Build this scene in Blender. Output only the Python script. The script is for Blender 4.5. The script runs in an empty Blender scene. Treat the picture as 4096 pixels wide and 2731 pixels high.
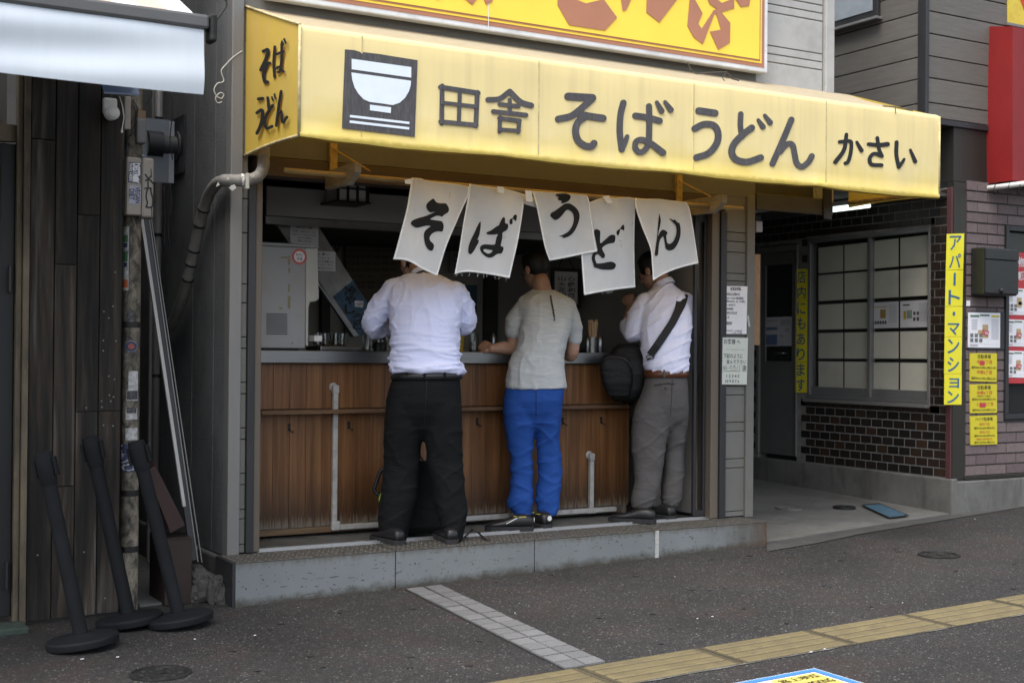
import bpy, bmesh, math, random
import numpy as np
from mathutils import Vector, Matrix, noise, geometry

random.seed(7)
SC = bpy.context.scene
COL = SC.collection
rad = math.radians

# ------------------------------------------------------------------ camera
# World: X along the noodle shop's front (to the right), Y into the shop, Z up. Metres.
# The shop's front wall is the plane Y = 0, its floor is at Z = 0.30.
CAM = Vector((-2.346, -6.656, 1.383))
FPX, PW, PH = 5200.0, 4096, 2731            # focal length and size of the photograph in pixels
VX = Vector((0.86217483, -0.50653955, 0.00849971))      # to the right in the picture
VU = Vector((-0.0106892, -0.00141499, 0.99994187))      # up
VD = Vector((0.50649807, 0.86221557, 0.00663447))       # into the picture
cam = bpy.data.cameras.new('camera'); cam.sensor_width = 36.0; cam.lens = FPX/PW*36.0
cam.clip_start = .05; cam.clip_end = 500
cam.dof.use_dof = True; cam.dof.focus_distance = 7.3; cam.dof.aperture_fstop = 3.5
camo = bpy.data.objects.new('camera', cam); COL.objects.link(camo)
camo.matrix_world = Matrix(((VX.x, VU.x, -VD.x, CAM.x), (VX.y, VU.y, -VD.y, CAM.y), (VX.z, VU.z, -VD.z, CAM.z), (0, 0, 0, 1)))
SC.camera = camo

# ------------------------------------------------------------------ light: bright overcast
SUN_EL, SUN_AZ = 62, -150     # the brightest part of the cloud cover, high behind the photographer
W = bpy.data.worlds.new('World'); SC.world = W; W.use_nodes = True
nt = W.node_tree; bgn = nt.nodes['Background']
sky = nt.nodes.new('ShaderNodeTexSky'); sky.sky_type = 'NISHITA'; sky.sun_disc = False
sky.sun_elevation = rad(SUN_EL); sky.sun_rotation = rad(-SUN_AZ+90); sky.air_density = 1.0; sky.dust_density = 3.0
hsv = nt.nodes.new('ShaderNodeHueSaturation'); hsv.inputs['Saturation'].default_value = .5     # cloud cover: nearly neutral light
nt.links.new(sky.outputs[0], hsv.inputs['Color']); nt.links.new(hsv.outputs[0], bgn.inputs[0]); bgn.inputs[1].default_value = 0.15
sl = bpy.data.lights.new('sun', 'SUN'); sl.energy = 1.2; sl.angle = rad(40); sl.color = (1, .96, .9)
slo = bpy.data.objects.new('sun', sl); COL.objects.link(slo)
sdir = Vector((math.cos(rad(SUN_AZ))*math.cos(rad(SUN_EL)), math.sin(rad(SUN_AZ))*math.cos(rad(SUN_EL)), math.sin(rad(SUN_EL))))
slo.rotation_euler = sdir.to_track_quat('Z', 'Y').to_euler()
SC.view_settings.view_transform = 'Standard'; SC.view_settings.look = 'None'
SC.view_settings.gamma = 1; SC.view_settings.use_curve_mapping = False
SC.view_settings.exposure = 1.4
SC.cycles.use_denoising = True
SC.cycles.max_bounces = 8; SC.cycles.transparent_max_bounces = 8

# ------------------------------------------------------------------ measuring: a pixel of the photograph -> a point on a known plane
def ray(px, py): return VD*FPX + VX*(px-PW/2) - VU*(py-PH/2)
def aY(px, py, Y=0.0): v = ray(px, py); return CAM + v*((Y-CAM.y)/v.y)
def aX(px, py, X): v = ray(px, py); return CAM + v*((X-CAM.x)/v.x)
def aZ(px, py, Z): v = ray(px, py); return CAM + v*((Z-CAM.z)/v.z)
G0, GX = .0747, .0222                         # the street climbs slightly to the right
def gz(x, y=0): return G0 + GX*x
def aG(px, py, dz=0.0):
    v = ray(px, py); k = (G0+dz+GX*CAM.x-CAM.z)/(v.z-GX*v.x); return CAM + v*k
def zf(ox, oy, sc): return lambda p: (ox+p[0]*sc, oy+p[1]*sc)   # coordinates read in an enlargement

# ------------------------------------------------------------------ objects
WM = {}
def link(o, parent=None):
    COL.objects.link(o)
    if parent is not None:
        o.parent = parent; o.matrix_parent_inverse = WM[parent.name].inverted()
    return o
def tag(o, label=None, cat=None, group=None, kind=None):
    if label: o['label'] = label
    if cat: o['category'] = cat
    if group: o['group'] = group
    if kind: o['kind'] = kind
    return o
def thing(name, label, cat, loc=(0, 0, 0), group=None, kind=None):
    o = bpy.data.objects.new(name, None); o.empty_display_size = .1
    COL.objects.link(o); o.location = loc; WM[o.name] = Matrix.Translation(Vector(loc))
    return tag(o, label, cat, group, kind)
def mesh_obj(name, me, mat=None, parent=None, smooth=False, bevel=0, loc=None):
    if mat is not None and not me.materials: me.materials.append(mat)
    if smooth:
        me.polygons.foreach_set('use_smooth', [True]*len(me.polygons))
        if smooth is not True: me.set_sharp_from_angle(angle=rad(smooth))
    o = bpy.data.objects.new(name, me); link(o, parent)
    if loc is not None: o.location = loc
    WM[o.name] = Matrix.Translation(Vector(loc)) if loc is not None else Matrix.Identity(4)
    if bevel:
        m = o.modifiers.new('edge', 'BEVEL'); m.width = bevel; m.segments = 2; m.limit_method = 'ANGLE'; m.angle_limit = rad(40)
    return o

class MB:
    """collects shapes into one mesh"""
    def __init__(s): s.v = []; s.f = []
    def add(s, vs, fs):
        n = len(s.v); s.v += [tuple(p) for p in vs]; s.f += [tuple(i+n for i in f) for f in fs]; return s
    def box(s, a, b):
        (x0, y0, z0), (x1, y1, z1) = a, b
        x0, x1 = min(x0, x1), max(x0, x1); y0, y1 = min(y0, y1), max(y0, y1); z0, z1 = min(z0, z1), max(z0, z1)
        return s.hexa([(x0, y0, z0), (x1, y0, z0), (x1, y1, z0), (x0, y1, z0)], [(x0, y0, z1), (x1, y0, z1), (x1, y1, z1), (x0, y1, z1)])
    def hexa(s, lo, hi):
        return s.add(list(lo)+list(hi), [(3, 2, 1, 0), (4, 5, 6, 7), (0, 1, 5, 4), (1, 2, 6, 5), (2, 3, 7, 6), (3, 0, 4, 7)])
    def slab(s, quad, vec):
        """a quad (seen from outside, any order) given thickness along vec"""
        q = [Vector(p) for p in quad]; w = [p+Vector(vec) for p in q]
        n = (q[1]-q[0]).cross(q[2]-q[0])
        if n.dot(Vector(vec)) < 0: return s.hexa(w, q) if False else s.hexa([w[0], w[1], w[2], w[3]], [q[0], q[1], q[2], q[3]])
        return s.hexa(q, w)
    def bar(s, a, b, w, h, up=(0, 0, 1)):
        a, b = Vector(a), Vector(b); d = (b-a).normalized(); up = Vector(up)
        x = d.cross(up); x.normalize(); y = x.cross(d)
        x *= w/2; y *= h/2
        return s.hexa([a-x-y, a+x-y, a+x+y, a-x+y], [b-x-y, b+x-y, b+x+y, b-x+y])
    def tube(s, pts, r, n=10, caps=True, sq=1.0):
        pts = [Vector(p) for p in pts]; k = len(pts); rs = r if isinstance(r, (list, tuple)) else [r]*k
        d0 = (pts[1]-pts[0]).normalized(); ref = Vector((0, 0, 1)) if abs(d0.z) < .9 else Vector((1, 0, 0))
        x = d0.cross(ref).normalized(); vs = []
        for i, p in enumerate(pts):
            d = (pts[min(i+1, k-1)]-pts[max(i-1, 0)]).normalized()
            x = (x-d*x.dot(d)).normalized(); y = d.cross(x)
            for j in range(n):
                a = 2*math.pi*j/n; vs.append(p+x*(rs[i]*math.cos(a))+y*(rs[i]*sq*math.sin(a)))
        fs = [(i*n+j, i*n+(j+1) % n, (i+1)*n+(j+1) % n, (i+1)*n+j) for i in range(k-1) for j in range(n)]
        if caps: fs += [tuple(reversed(range(n))), tuple(range((k-1)*n, k*n))]
        return s.add(vs, fs)
    def lathe(s, c, prof, n=24, axis=(0, 0, 1)):
        """prof: (radius, height) from bottom to top"""
        c = Vector(c); z = Vector(axis).normalized(); x = z.orthogonal().normalized(); y = z.cross(x); vs = []
        for r, h in prof:
            for j in range(n):
                a = 2*math.pi*j/n; vs.append(c+z*h+(x*math.cos(a)+y*math.sin(a))*max(r, 1e-4))
        k = len(prof); fs = [(i*n+j, i*n+(j+1) % n, (i+1)*n+(j+1) % n, (i+1)*n+j) for i in range(k-1) for j in range(n)]
        return s.add(vs, fs+[tuple(reversed(range(n))), tuple(range((k-1)*n, k*n))])
    def rings(s, rings, caps=True):
        n = len(rings[0]); k = len(rings); vs = [p for r in rings for p in r]
        fs = [(i*n+j, i*n+(j+1) % n, (i+1)*n+(j+1) % n, (i+1)*n+j) for i in range(k-1) for j in range(n)]
        if caps: fs += [tuple(reversed(range(n))), tuple(range((k-1)*n, k*n))]
        return s.add(vs, fs)
    def ball(s, c, r, n=10, m=8):
        c = Vector(c); r = r if isinstance(r, (list, tuple)) else (r, r, r); rs = []
        for i in range(m+1):
            t = -math.pi/2+math.pi*i/m; q = max(math.cos(t), .02)
            rs.append([c+Vector((r[0]*q*math.cos(2*math.pi*j/n), r[1]*q*math.sin(2*math.pi*j/n), r[2]*math.sin(t))) for j in range(n)])
        return s.rings(rs)
    def poly(s, loops, vec=None):
        """flat outline (with holes) of 3D points; vec = thickness"""
        loops = [[Vector(p) for p in l] for l in loops]; flat = [p for l in loops for p in l]
        tris = geometry.tessellate_polygon(loops)
        if vec is None: return s.add(flat, tris)
        vec = Vector(vec); n = len(flat); fs = [tuple(t) for t in tris]+[tuple(i+n for i in t) for t in tris]; o = 0
        for l in loops:
            m = len(l); fs += [(o+i, o+(i+1) % m, o+(i+1) % m+n, o+i+n) for i in range(m)]; o += m
        return s.add(flat+[p+vec for p in flat], fs)
    def mesh(s, name='m', fix=True):
        me = bpy.data.meshes.new(name); me.from_pydata(s.v, [], s.f); me.validate()
        if fix:
            bm = bmesh.new(); bm.from_mesh(me); bmesh.ops.recalc_face_normals(bm, faces=bm.faces); bm.to_mesh(me); bm.free()
        return me
    def obj(s, name, mat, parent=None, smooth=False, bevel=0, fix=True):
        return mesh_obj(name, s.mesh(name, fix), mat, parent, smooth, bevel)

def pieces(name, mesh, mat, parent, locs, scale=None):
    """alike pieces that share one mesh, each an object"""
    me = mesh if isinstance(mesh, bpy.types.Mesh) else mesh.mesh(name)
    if not me.materials: me.materials.append(mat)
    inv = WM[parent.name].inverted(); out = []
    for l in locs:
        o = bpy.data.objects.new(name, me); COL.objects.link(o); o.parent = parent; o.matrix_parent_inverse = inv; o.location = l
        WM[o.name] = Matrix.Translation(Vector(l)); out.append(o)
    return out

_fc = {}
def text_geo(body, bold=0.0):
    key = (body, bold)
    if key not in _fc:
        cu = bpy.data.curves.new('t', 'FONT'); cu.body = body; cu.offset = bold; cu.resolution_u = 2; cu.space_line = 1.25
        o = bpy.data.objects.new('t', cu); COL.objects.link(o)
        dg = bpy.context.evaluated_depsgraph_get(); me = bpy.data.meshes.new_from_object(o.evaluated_get(dg))
        _fc[key] = ([tuple(v.co) for v in me.vertices], [tuple(p.vertices) for p in me.polygons])
        bpy.data.objects.remove(o); bpy.data.curves.remove(cu); bpy.data.meshes.remove(me)
    return _fc[key]
def text(mb, body, o, ex, ey, bold=0.0, fit='both', lift=None):
    """letters fitted to the parallelogram with lower-left corner o and edges ex, ey"""
    vs, fs = text_geo(body, bold)
    if not vs: return mb
    o, ex, ey = Vector(o), Vector(ex), Vector(ey)
    x0 = min(v[0] for v in vs); x1 = max(v[0] for v in vs); y0 = min(v[1] for v in vs); y1 = max(v[1] for v in vs)
    sx, sy = 1/max(x1-x0, 1e-6), 1/max(y1-y0, 1e-6)
    if fit == 'h':      # keep proportions, fit the height, centred
        k = ey.length*sy/ex.length; off = (1-(x1-x0)*k)/2
        return mb.add([o+ex*(off+(v[0]-x0)*k)+ey*((v[1]-y0)*sy) for v in vs], fs)
    if fit == 'l':      # the same, left-aligned
        k = ey.length*sy/ex.length
        return mb.add([o+ex*((v[0]-x0)*k)+ey*((v[1]-y0)*sy) for v in vs], fs)
    return mb.add([o+ex*((v[0]-x0)*sx)+ey*((v[1]-y0)*sy) for v in vs], fs)

def smooth_line(pts, n=6):
    if len(pts) < 3: return list(pts)
    P = [np.array(p, float) for p in pts]; P = [2*P[0]-P[1]]+P+[2*P[-1]-P[-2]]; out = []
    for i in range(1, len(P)-2):
        for k in range(n):
            t = k/n; a, b, c, d = P[i-1:i+3]
            out.append(tuple(.5*((2*b)+(-a+c)*t+(2*a-5*b+4*c-d)*t*t+(-a+3*b-3*c+d)*t**3)))
    return out+[tuple(P[-2])]
def stroke(pts, w, n=6, curve=True):
    """outline (2D) of a brush stroke with round ends; w = width or (start, end)"""
    P = [np.array(p, float) for p in (smooth_line(pts, n) if curve else pts)]; k = len(P)
    w0, w1 = (w if isinstance(w, tuple) else (w, w)); L, R = [], []
    for i, p in enumerate(P):
        d = P[min(i+1, k-1)]-P[max(i-1, 0)]; d = d/(np.linalg.norm(d)+1e-9); nn = np.array([-d[1], d[0]])
        h = (w0+(w1-w0)*i/(k-1))/2; L.append(p+nn*h); R.append(p-nn*h)
    def cap(c, a, h):
        return [c+np.array([math.cos(a+t), math.sin(a+t)])*h for t in np.linspace(0, math.pi, 7)[1:-1]]
    d = P[0]-P[1]; c0 = cap(P[0], math.atan2(d[1], d[0])-math.pi/2, w0/2)
    d = P[-1]-P[-2]; c1 = cap(P[-1], math.atan2(d[1], d[0])-math.pi/2, w1/2)
    return [tuple(p) for p in L+c1[::-1]+R[::-1]+c0[::-1]] if False else [tuple(p) for p in R+c1+L[::-1]+c0]

# ------------------------------------------------------------------ materials
def new_mat(name):
    m = bpy.data.materials.new(name); m.use_nodes = True; t = m.node_tree
    return m, t, t.nodes['Principled BSDF']
def N(t, typ, **kw):
    n = t.nodes.new('ShaderNode'+typ)
    for k, v in kw.items(): setattr(n, k, v)
    return n
def coords(t, scale=(1, 1, 1), rot=(0, 0, 0), world=False):
    tc = N(t, 'TexCoord'); mp = N(t, 'Mapping'); mp.inputs['Scale'].default_value = scale; mp.inputs['Rotation'].default_value = rot
    if world:
        g = N(t, 'NewGeometry'); t.links.new(g.outputs['Position'], mp.inputs[0])
    else: t.links.new(tc.outputs['Object'], mp.inputs[0])
    return mp.outputs[0]
def nz(t, vec, scale, detail=4, rough=.55, dist=0):
    n = N(t, 'TexNoise'); n.inputs['Scale'].default_value = scale; n.inputs['Detail'].default_value = detail
    n.inputs['Roughness'].default_value = rough; n.inputs['Distortion'].default_value = dist
    t.links.new(vec, n.inputs['Vector']); return n.outputs['Fac']
def ramp(t, fac, stops):
    r = N(t, 'ValToRGB'); e = r.color_ramp.elements
    while len(e) < len(stops): e.new(.5)
    for i, (p, c) in enumerate(stops):
        e[i].position = p; c = c if isinstance(c, (tuple, list)) else (c, c, c); e[i].color = (*c[:3], 1)
    t.links.new(fac, r.inputs[0]); return r.outputs[0]
def mix(t, fac, a, b, mode='MIX'):
    m = N(t, 'Mix', data_type='RGBA', blend_type=mode)
    for i, s in ((0, fac), (6, a), (7, b)):
        if hasattr(s, 'is_linked') or isinstance(s, bpy.types.NodeSocket): t.links.new(s, m.inputs[i])
        else: m.inputs[i].default_value = (*s[:3], 1) if isinstance(s, (tuple, list)) else s
    return m.outputs[2]
def bump(t, b, h, strength=.3, dist=.01):
    n = N(t, 'Bump'); n.inputs['Strength'].default_value = strength; n.inputs['Distance'].default_value = dist
    t.links.new(h, n.inputs['Height']); t.links.new(n.outputs[0], b.inputs['Normal'])
def rnd(t):
    o = N(t, 'ObjectInfo'); return o.outputs['Random']

def paint(name, col, rough=.55, metal=0, var=.12, vs=6, stretch=(1, 1, 1), dirt=None, dirt_amt=.45, ds=9, bmp=.0, bs=60, spec=.4, rand=0):
    """painted / plain surface: colour with uneven wear, optional dirt patches, optional per-piece variation"""
    m, t, b = new_mat(name); v = coords(t, stretch, world=True)
    f = nz(t, v, vs, 5, .6)
    c = ramp(t, f, [(.3, tuple(x*(1-var) for x in col)), (.7, tuple(min(1, x*(1+var)) for x in col))])
    if rand:
        r = ramp(t, rnd(t), [(0, 1-rand), (1, 1+rand)]) if False else None
        mm = N(t, 'MapRange'); mm.inputs['To Min'].default_value = 1-rand; mm.inputs['To Max'].default_value = 1+rand
        t.links.new(rnd(t), mm.inputs['Value']); hs = N(t, 'HueSaturation'); t.links.new(mm.outputs[0], hs.inputs['Value']); t.links.new(c, hs.inputs['Color']); c = hs.outputs[0]
    if dirt:
        d = nz(t, v, ds, 6, .65); c = mix(t, ramp(t, d, [(.5-.25*dirt_amt+.1, 0), (.75, dirt_amt)]), c, dirt)
    t.links.new(c, b.inputs['Base Color']); b.inputs['Roughness'].default_value = rough; b.inputs['Metallic'].default_value = metal
    b.inputs['Specular IOR Level'].default_value = spec
    if bmp: bump(t, b, nz(t, v, bs, 3), bmp, .004)
    return m
def flat(name, col, rough=.6, metal=0, spec=.35):
    """plain print, plastic or metal: even colour with only a faint grain"""
    return paint(name, col, rough, metal, .05, 30, spec=spec)
# ------------------------------------------------------------------ materials of the place
def m_asphalt():
    m, t, b = new_mat('asphalt'); v = coords(t, world=True)
    vo = N(t, 'TexVoronoi'); vo.inputs['Scale'].default_value = 150; t.links.new(v, vo.inputs['Vector'])
    sep = N(t, 'SeparateColor'); t.links.new(vo.outputs['Color'], sep.inputs[0])
    stone = ramp(t, sep.outputs[0], [(0, .013), (.6, .0225), (.88, .032), (.965, .05), (.99, .10), (1, .18)])
    big = ramp(t, nz(t, v, 1.1, 5, .6), [(.3, .68), (.7, 1.32)])
    c = mix(t, 1.0, stone, big, 'MULTIPLY')
    tint = ramp(t, nz(t, v, 2.2, 6, .7, .6), [(.5, 0), (.72, .40)])
    c = mix(t, tint, c, (.040, .024, .018))
    spots = ramp(t, nz(t, v, 14, 2, .4), [(.24, .55), (.3, 0)]); c = mix(t, spots, c, (.02, .02, .021))
    c = mix(t, 1.0, c, (1.05, 1.0, .965), 'MULTIPLY')
    t.links.new(c, b.inputs['Base Color']); b.inputs['Roughness'].default_value = .8; b.inputs['Specular IOR Level'].default_value = .3
    bump(t, b, vo.outputs['Distance'], .5, .004); return m
def m_concrete(name, col, stain=(.05, .045, .04), amt=.6, s=3):
    m, t, b = new_mat(name); v = coords(t, world=True)
    c = ramp(t, nz(t, v, s, 8, .62), [(.3, tuple(x*.7 for x in col)), (.7, tuple(x*1.2 for x in col))])
    st = coords(t, (2.2, 2.2, .7), world=True); d = ramp(t, nz(t, st, s*.9, 6, .65, .8), [(.5, 0), (.72, amt)]); c = mix(t, d, c, stain)
    t.links.new(c, b.inputs['Base Color']); b.inputs['Roughness'].default_value = .85
    bump(t, b, nz(t, v, 60, 5, .7), .4, .006); return m
def m_wood(name, cols, scale=(14, 14, 1.1), rough=.6, grain=9, dark=None, bmp=.35, rand=.25, extra=None):
    """weathered boards; the grain runs along Z; every board differs"""
    m, t, b = new_mat(name); g = N(t, 'NewGeometry'); r = rnd(t)
    off = N(t, 'VectorMath', operation='SCALE'); cx = N(t, 'CombineXYZ'); t.links.new(r, cx.inputs[0]); t.links.new(r, cx.inputs[2])
    t.links.new(cx.outputs[0], off.inputs[0]); off.inputs['Scale'].default_value = 37
    ad = N(t, 'VectorMath', operation='ADD'); t.links.new(g.outputs['Position'], ad.inputs[0]); t.links.new(off.outputs[0], ad.inputs[1])
    mp = N(t, 'Mapping'); mp.inputs['Scale'].default_value = scale; t.links.new(ad.outputs[0], mp.inputs[0]); v = mp.outputs[0]
    f = nz(t, v, 1.0, 8, .62, .5); c = ramp(t, f, cols)
    fine = nz(t, v, grain, 4, .7); c = mix(t, .55, c, ramp(t, fine, [(.3, .45 if bmp > .2 else .72), (.7, 1.4 if bmp > .2 else 1.2)]), 'MULTIPLY')
    mm = N(t, 'MapRange'); mm.inputs['To Min'].default_value = 1-rand; mm.inputs['To Max'].default_value = 1+rand; t.links.new(r, mm.inputs['Value'])
    hs = N(t, 'HueSaturation'); t.links.new(mm.outputs[0], hs.inputs['Value']); t.links.new(c, hs.inputs['Color']); c = hs.outputs[0]
    if extra: c = extra(t, c, g)
    t.links.new(c, b.inputs['Base Color']); b.inputs['Roughness'].default_value = rough; b.inputs['Specular IOR Level'].default_value = .35
    bump(t, b, fine, bmp, .004); return m
def worn_bottom(t, c, g):
    """counter boards: water wear has bleached and blackened the last hand's breadth above the floor"""
    s = N(t, 'SeparateXYZ'); t.links.new(g.outputs['Position'], s.inputs[0])
    mp = N(t, 'Mapping'); mp.inputs['Scale'].default_value = (60, 60, 5); t.links.new(g.outputs['Position'], mp.inputs[0])
    n = nz(t, mp.outputs[0], 1, 4, .6); a = N(t, 'Math', operation='MULTIPLY_ADD'); t.links.new(n, a.inputs[0]); a.inputs[1].default_value = .30
    t.links.new(s.outputs[2], a.inputs[2])
    k = ramp(t, a.outputs[0], [(.50, 1), (.56, 0)]); c = mix(t, k, c, (.13, .11, .085))
    k2 = ramp(t, a.outputs[0], [(.5, 0), (.555, .7), (.80, 0)]); return mix(t, k2, c, (.018, .012, .008))

M = {}
M['asphalt'] = m_asphalt()
M['concrete'] = m_concrete('alley_concrete', (.125, .122, .112), amt=.45)
M['base_concrete'] = m_concrete('base_concrete', (.115, .113, .105), amt=.7)
M['old_concrete'] = m_concrete('old_concrete', (.16, .145, .12), (.03, .028, .026), .9, 7)
M['paver'] = paint('paver_stone', (.125, .125, .126), .85, var=.18, vs=90, bmp=.5, bs=180, rand=.12)
M['tactile'] = paint('tactile_yellow', (.135, .108, .052), .7, var=.14, vs=9, dirt=(.06, .055, .045), dirt_amt=.5, ds=16, bmp=.2, bs=90, rand=.08)
M['iron'] = paint('cast_iron', (.025, .025, .024), .6, .6, .3, 20, bmp=.3)
M['blue_iron'] = paint('blue_grate', (.07, .13, .17), .6, .2, .25, 40)
M['alu'] = paint('aluminium', (.165, .162, .155), .5, .15, .12, 5, (1, 1, .15))
M['alu_dark'] = paint('dark_aluminium', (.035, .035, .038), .45, .4, .2, 6, (1, 1, .2))
M['beige'] = paint('bronze_jamb', (.115, .095, .075), .5, .3, .14, 6, (1, 1, .1))
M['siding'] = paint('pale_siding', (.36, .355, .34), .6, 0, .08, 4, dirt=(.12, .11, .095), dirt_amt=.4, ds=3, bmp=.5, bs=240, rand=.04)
M['siding_dark'] = paint('taupe_siding', (.108, .100, .088), .6, 0, .12, 5, (1, 1, 9), bmp=.45, bs=30, rand=.06)
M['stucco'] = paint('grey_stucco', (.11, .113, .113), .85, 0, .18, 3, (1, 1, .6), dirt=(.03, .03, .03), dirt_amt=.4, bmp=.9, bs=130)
M['fascia'] = paint('white_hood_panel', (.30, .30, .285), .5, 0, .06, 2)
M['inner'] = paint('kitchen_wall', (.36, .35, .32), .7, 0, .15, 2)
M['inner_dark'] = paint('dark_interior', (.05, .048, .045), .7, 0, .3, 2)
M['black'] = flat('black_plastic', (.012, .012, .013), .5)
M['white'] = flat('white_plastic', (.62, .62, .60), .5)
M['ink'] = flat('black_ink', (.012, .012, .013), .6)
M['paper'] = paint('paper', (.62, .62, .64), .7, 0, .04, 6)
M['steel'] = paint('brushed_steel', (.20, .205, .21), .34, .95, .1, 3, (1, 1, 30), spec=.5)
M['steel_dull'] = paint('dull_steel', (.20, .20, .20), .38, .85, .25, 7)

# ------------------------------------------------------------------ ground
m = MB(); m.add([(-60, -60, gz(-60)), (90, -60, gz(90)), (90, 60, gz(90)), (-60, 60, gz(-60))], [(0, 1, 2, 3)])
tag(m.obj('street', M['asphalt'], fix=False), 'dark grey asphalt pavement with worn reddish patches', kind='structure')
m = MB()           # the alley's slab rises towards the back
q = [aG(3055, 2172), aG(3806, 2057), (5.38, .02, 0), (5.38, 6, 0), (3.3, 6, 0), (3.3, -.1, 0)]
q = [(p[0], p[1], gz(p[0])+.009+max(0, p[1])*.03) for p in q]
m.poly([q], (0, 0, -.06)); tag(m.obj('alley_floor', M['concrete']), 'stained pale concrete floor of the side passage', kind='structure')
m = MB(); q = [aG(3068, 2172, .005), aG(3440, 2108, .005), aG(4096, 2010, .005), aG(4096, 2026, .005), aG(3440, 2134, .005), aG(3280, 2168, .005), aG(3068, 2204, .005)]
m.poly([q]); tag(m.obj('gutter_edge', m_concrete('gutter_concrete', (.05, .049, .046), amt=.5, s=9)), 'rough concrete gutter strip along the pavement', kind='structure')

# strip of two rows of square setts
ps = thing('paver_strip', 'strip of two rows of grey setts across the pavement', None, (.7, -.4, gz(.7)), kind='structure')
a0, b0, a1, b1 = Vector((.712, -.335, 0)), Vector((.934, -.335, 0)), Vector((.523, -2.215, 0)), Vector((.718, -2.215, 0))
m = MB(); m.add([(p.x, p.y, gz(p.x)+.003) for p in (a0, b0, b1, a1)], [(0, 1, 2, 3)]); m.obj('joint_bed', paint('joint_dirt', (.018, .018, .018), .9), ps, fix=False)
n = 17; du = (b0-a0)/2; dv = (a1-a0)/n; g = .0055
def sett():
    k = MB(); u, w = du, dv; pu, pv = u.normalized()*g, w.normalized()*g
    lo = [pu*1.2+pv*.6, u-pu*1.2+pv*.6, u+w-pu*1.2-pv*.6, w+pu*1.2-pv*.6]; hi = [pu*1.7+pv, u-pu*1.7+pv, u+w-pu*1.7-pv, w+pu*1.7-pv]
    return k.hexa([p+Vector((0, 0, p.x*GX-.03)) for p in lo], [p+Vector((0, 0, p.x*GX+.009)) for p in hi])
locs = []
for i in range(n):
    for j in range(2):
        p = a0+dv*i+du*j+(b1-a1-(b0-a0))*.5*j*(i/n); locs.append((p.x+random.uniform(-.002, .002), p.y, gz(p.x)+random.uniform(-.002, .002)))
pieces('paver', sett(), M['paver'], ps, locs)

# yellow tactile tiles
ts = thing('tactile_strip', 'worn yellow tactile guide tiles along the pavement edge', None, (1.5, -2.37, gz(1.5)), kind='structure')
k = MB(); L, Wd = .614, .308
def zt(x, h): return x*GX+h
k.hexa([(0, 0, zt(0, -.02)), (L, 0, zt(L, -.02)), (L, Wd, zt(L, -.02)), (0, Wd, zt(0, -.02))], [(.002, .002, zt(0, .004)), (L-.002, .002, zt(L, .004)), (L-.002, Wd-.002, zt(L, .004)), (.002, Wd-.002, zt(0, .004))])
tiles = pieces('tactile_tile', k, paint('tactile_dirty', (.062, .05, .028), .8, var=.2, vs=20), ts, [(.585+.621*i, -2.225-Wd+random.uniform(-.004, .004), gz(.585+.621*i)+random.uniform(0, .002)) for i in range(-3, 9)])
k = MB()
for j in range(4):
    y = .038+j*.077; h = .0305
    lo = [(.02, y-h, .0041), (L-.03, y-h, .0041), (L-.03, y+h, .0041), (.02, y+h, .0041)]; hi = [(.03, y-h+.007, .0082), (L-.04, y-h+.007, .0082), (L-.04, y+h-.007, .0082), (.03, y+h-.007, .0082)]
    k.hexa([(x, y_, zt(x, z)) for x, y_, z in lo], [(x, y_, zt(x, z)) for x, y_, z in hi])
me_r = k.mesh('ridge')
for tl_ in tiles: pieces('ridge', me_r, M['tactile'], tl_, [tuple(tl_.location)])
m = MB(); xs = [-1.2+.05*i for i in range(150)]
q = [(x, -2.52, gz(x)+.0035) for x in xs]+[(x, -2.536-.010*noise.noise((x*7, 0, 0))-.006*(random.random() > .8), gz(x)+.0035) for x in reversed(xs)]
m.poly([q]); m.obj('glue_edge', paint('old_adhesive', (.14, .14, .13), .8, var=.3, vs=30), ts)

# manhole covers
def manhole(name, label, c, r, mat, spokes=8):
    t = thing(name, label, 'manhole cover', c, 'manhole covers in the ground'); c = Vector(c)
    MB().lathe(c, [(r, -.03), (r, .006), (r*.97, .008), (r*.88, .008), (r*.875, .002)], 40).obj('rim', mat, t)
    k = MB().lathe(c, [(r*.865, -.03), (r*.865, .005), (r*.8, .006), (r*.79, .003)], 40)
    for rr in (.62, .38):
        for j in range(spokes if rr > .5 else spokes//2):
            a = 2*math.pi*j/(spokes if rr > .5 else spokes//2)+rr; d = Vector((math.cos(a), math.sin(a), 0)); e = Vector((-d.y, d.x, 0))
            p = c+d*r*rr; k.hexa([p+d*r*i*.09+e*r*j_*.13+Vector((0, 0, .002)) for i, j_ in ((-1, -1), (1, -1), (1, 1), (-1, 1))], [p+d*r*i*.07+e*r*j_*.11+Vector((0, 0, .0075)) for i, j_ in ((-1, -1), (1, -1), (1, 1), (-1, 1))])
    k.lathe(c, [(r*.14, .002), (r*.14, .008), (r*.08, .008)], 16); k.obj('cover', mat, t)
manhole('manhole_cover', 'round dark iron manhole cover by the queue posts', (-.885, -1.37, gz(-.885)), .125, M['iron'])
manhole('manhole_cover', 'round dark iron manhole cover beside the tactile tiles', (3.895, -1.17, gz(3.895)), .125, M['iron'])
manhole('manhole_cover', 'small dark iron cover next to the blue grate in the passage', (4.82, .556, gz(4.82)+.034), .085, M['iron'])
manhole('manhole_cover', 'concrete filled round cover near the end of the step', (4.43, .74, gz(4.43)+.036), .10, M['concrete'], 0)
gt = thing('drain_grate', 'blue rectangular drain cover set in the concrete passage floor', 'drain cover', (4.95, .3, gz(4.95)+.02))
q = [Vector((4.73, .02, 0)), Vector((4.93, .02, 0)), Vector((5.18, .55, 0)), Vector((4.99, .55, 0))]
def za(p, h): return Vector((p.x, p.y, gz(p.x)+.018+max(0, p.y)*.03+h))
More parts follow.
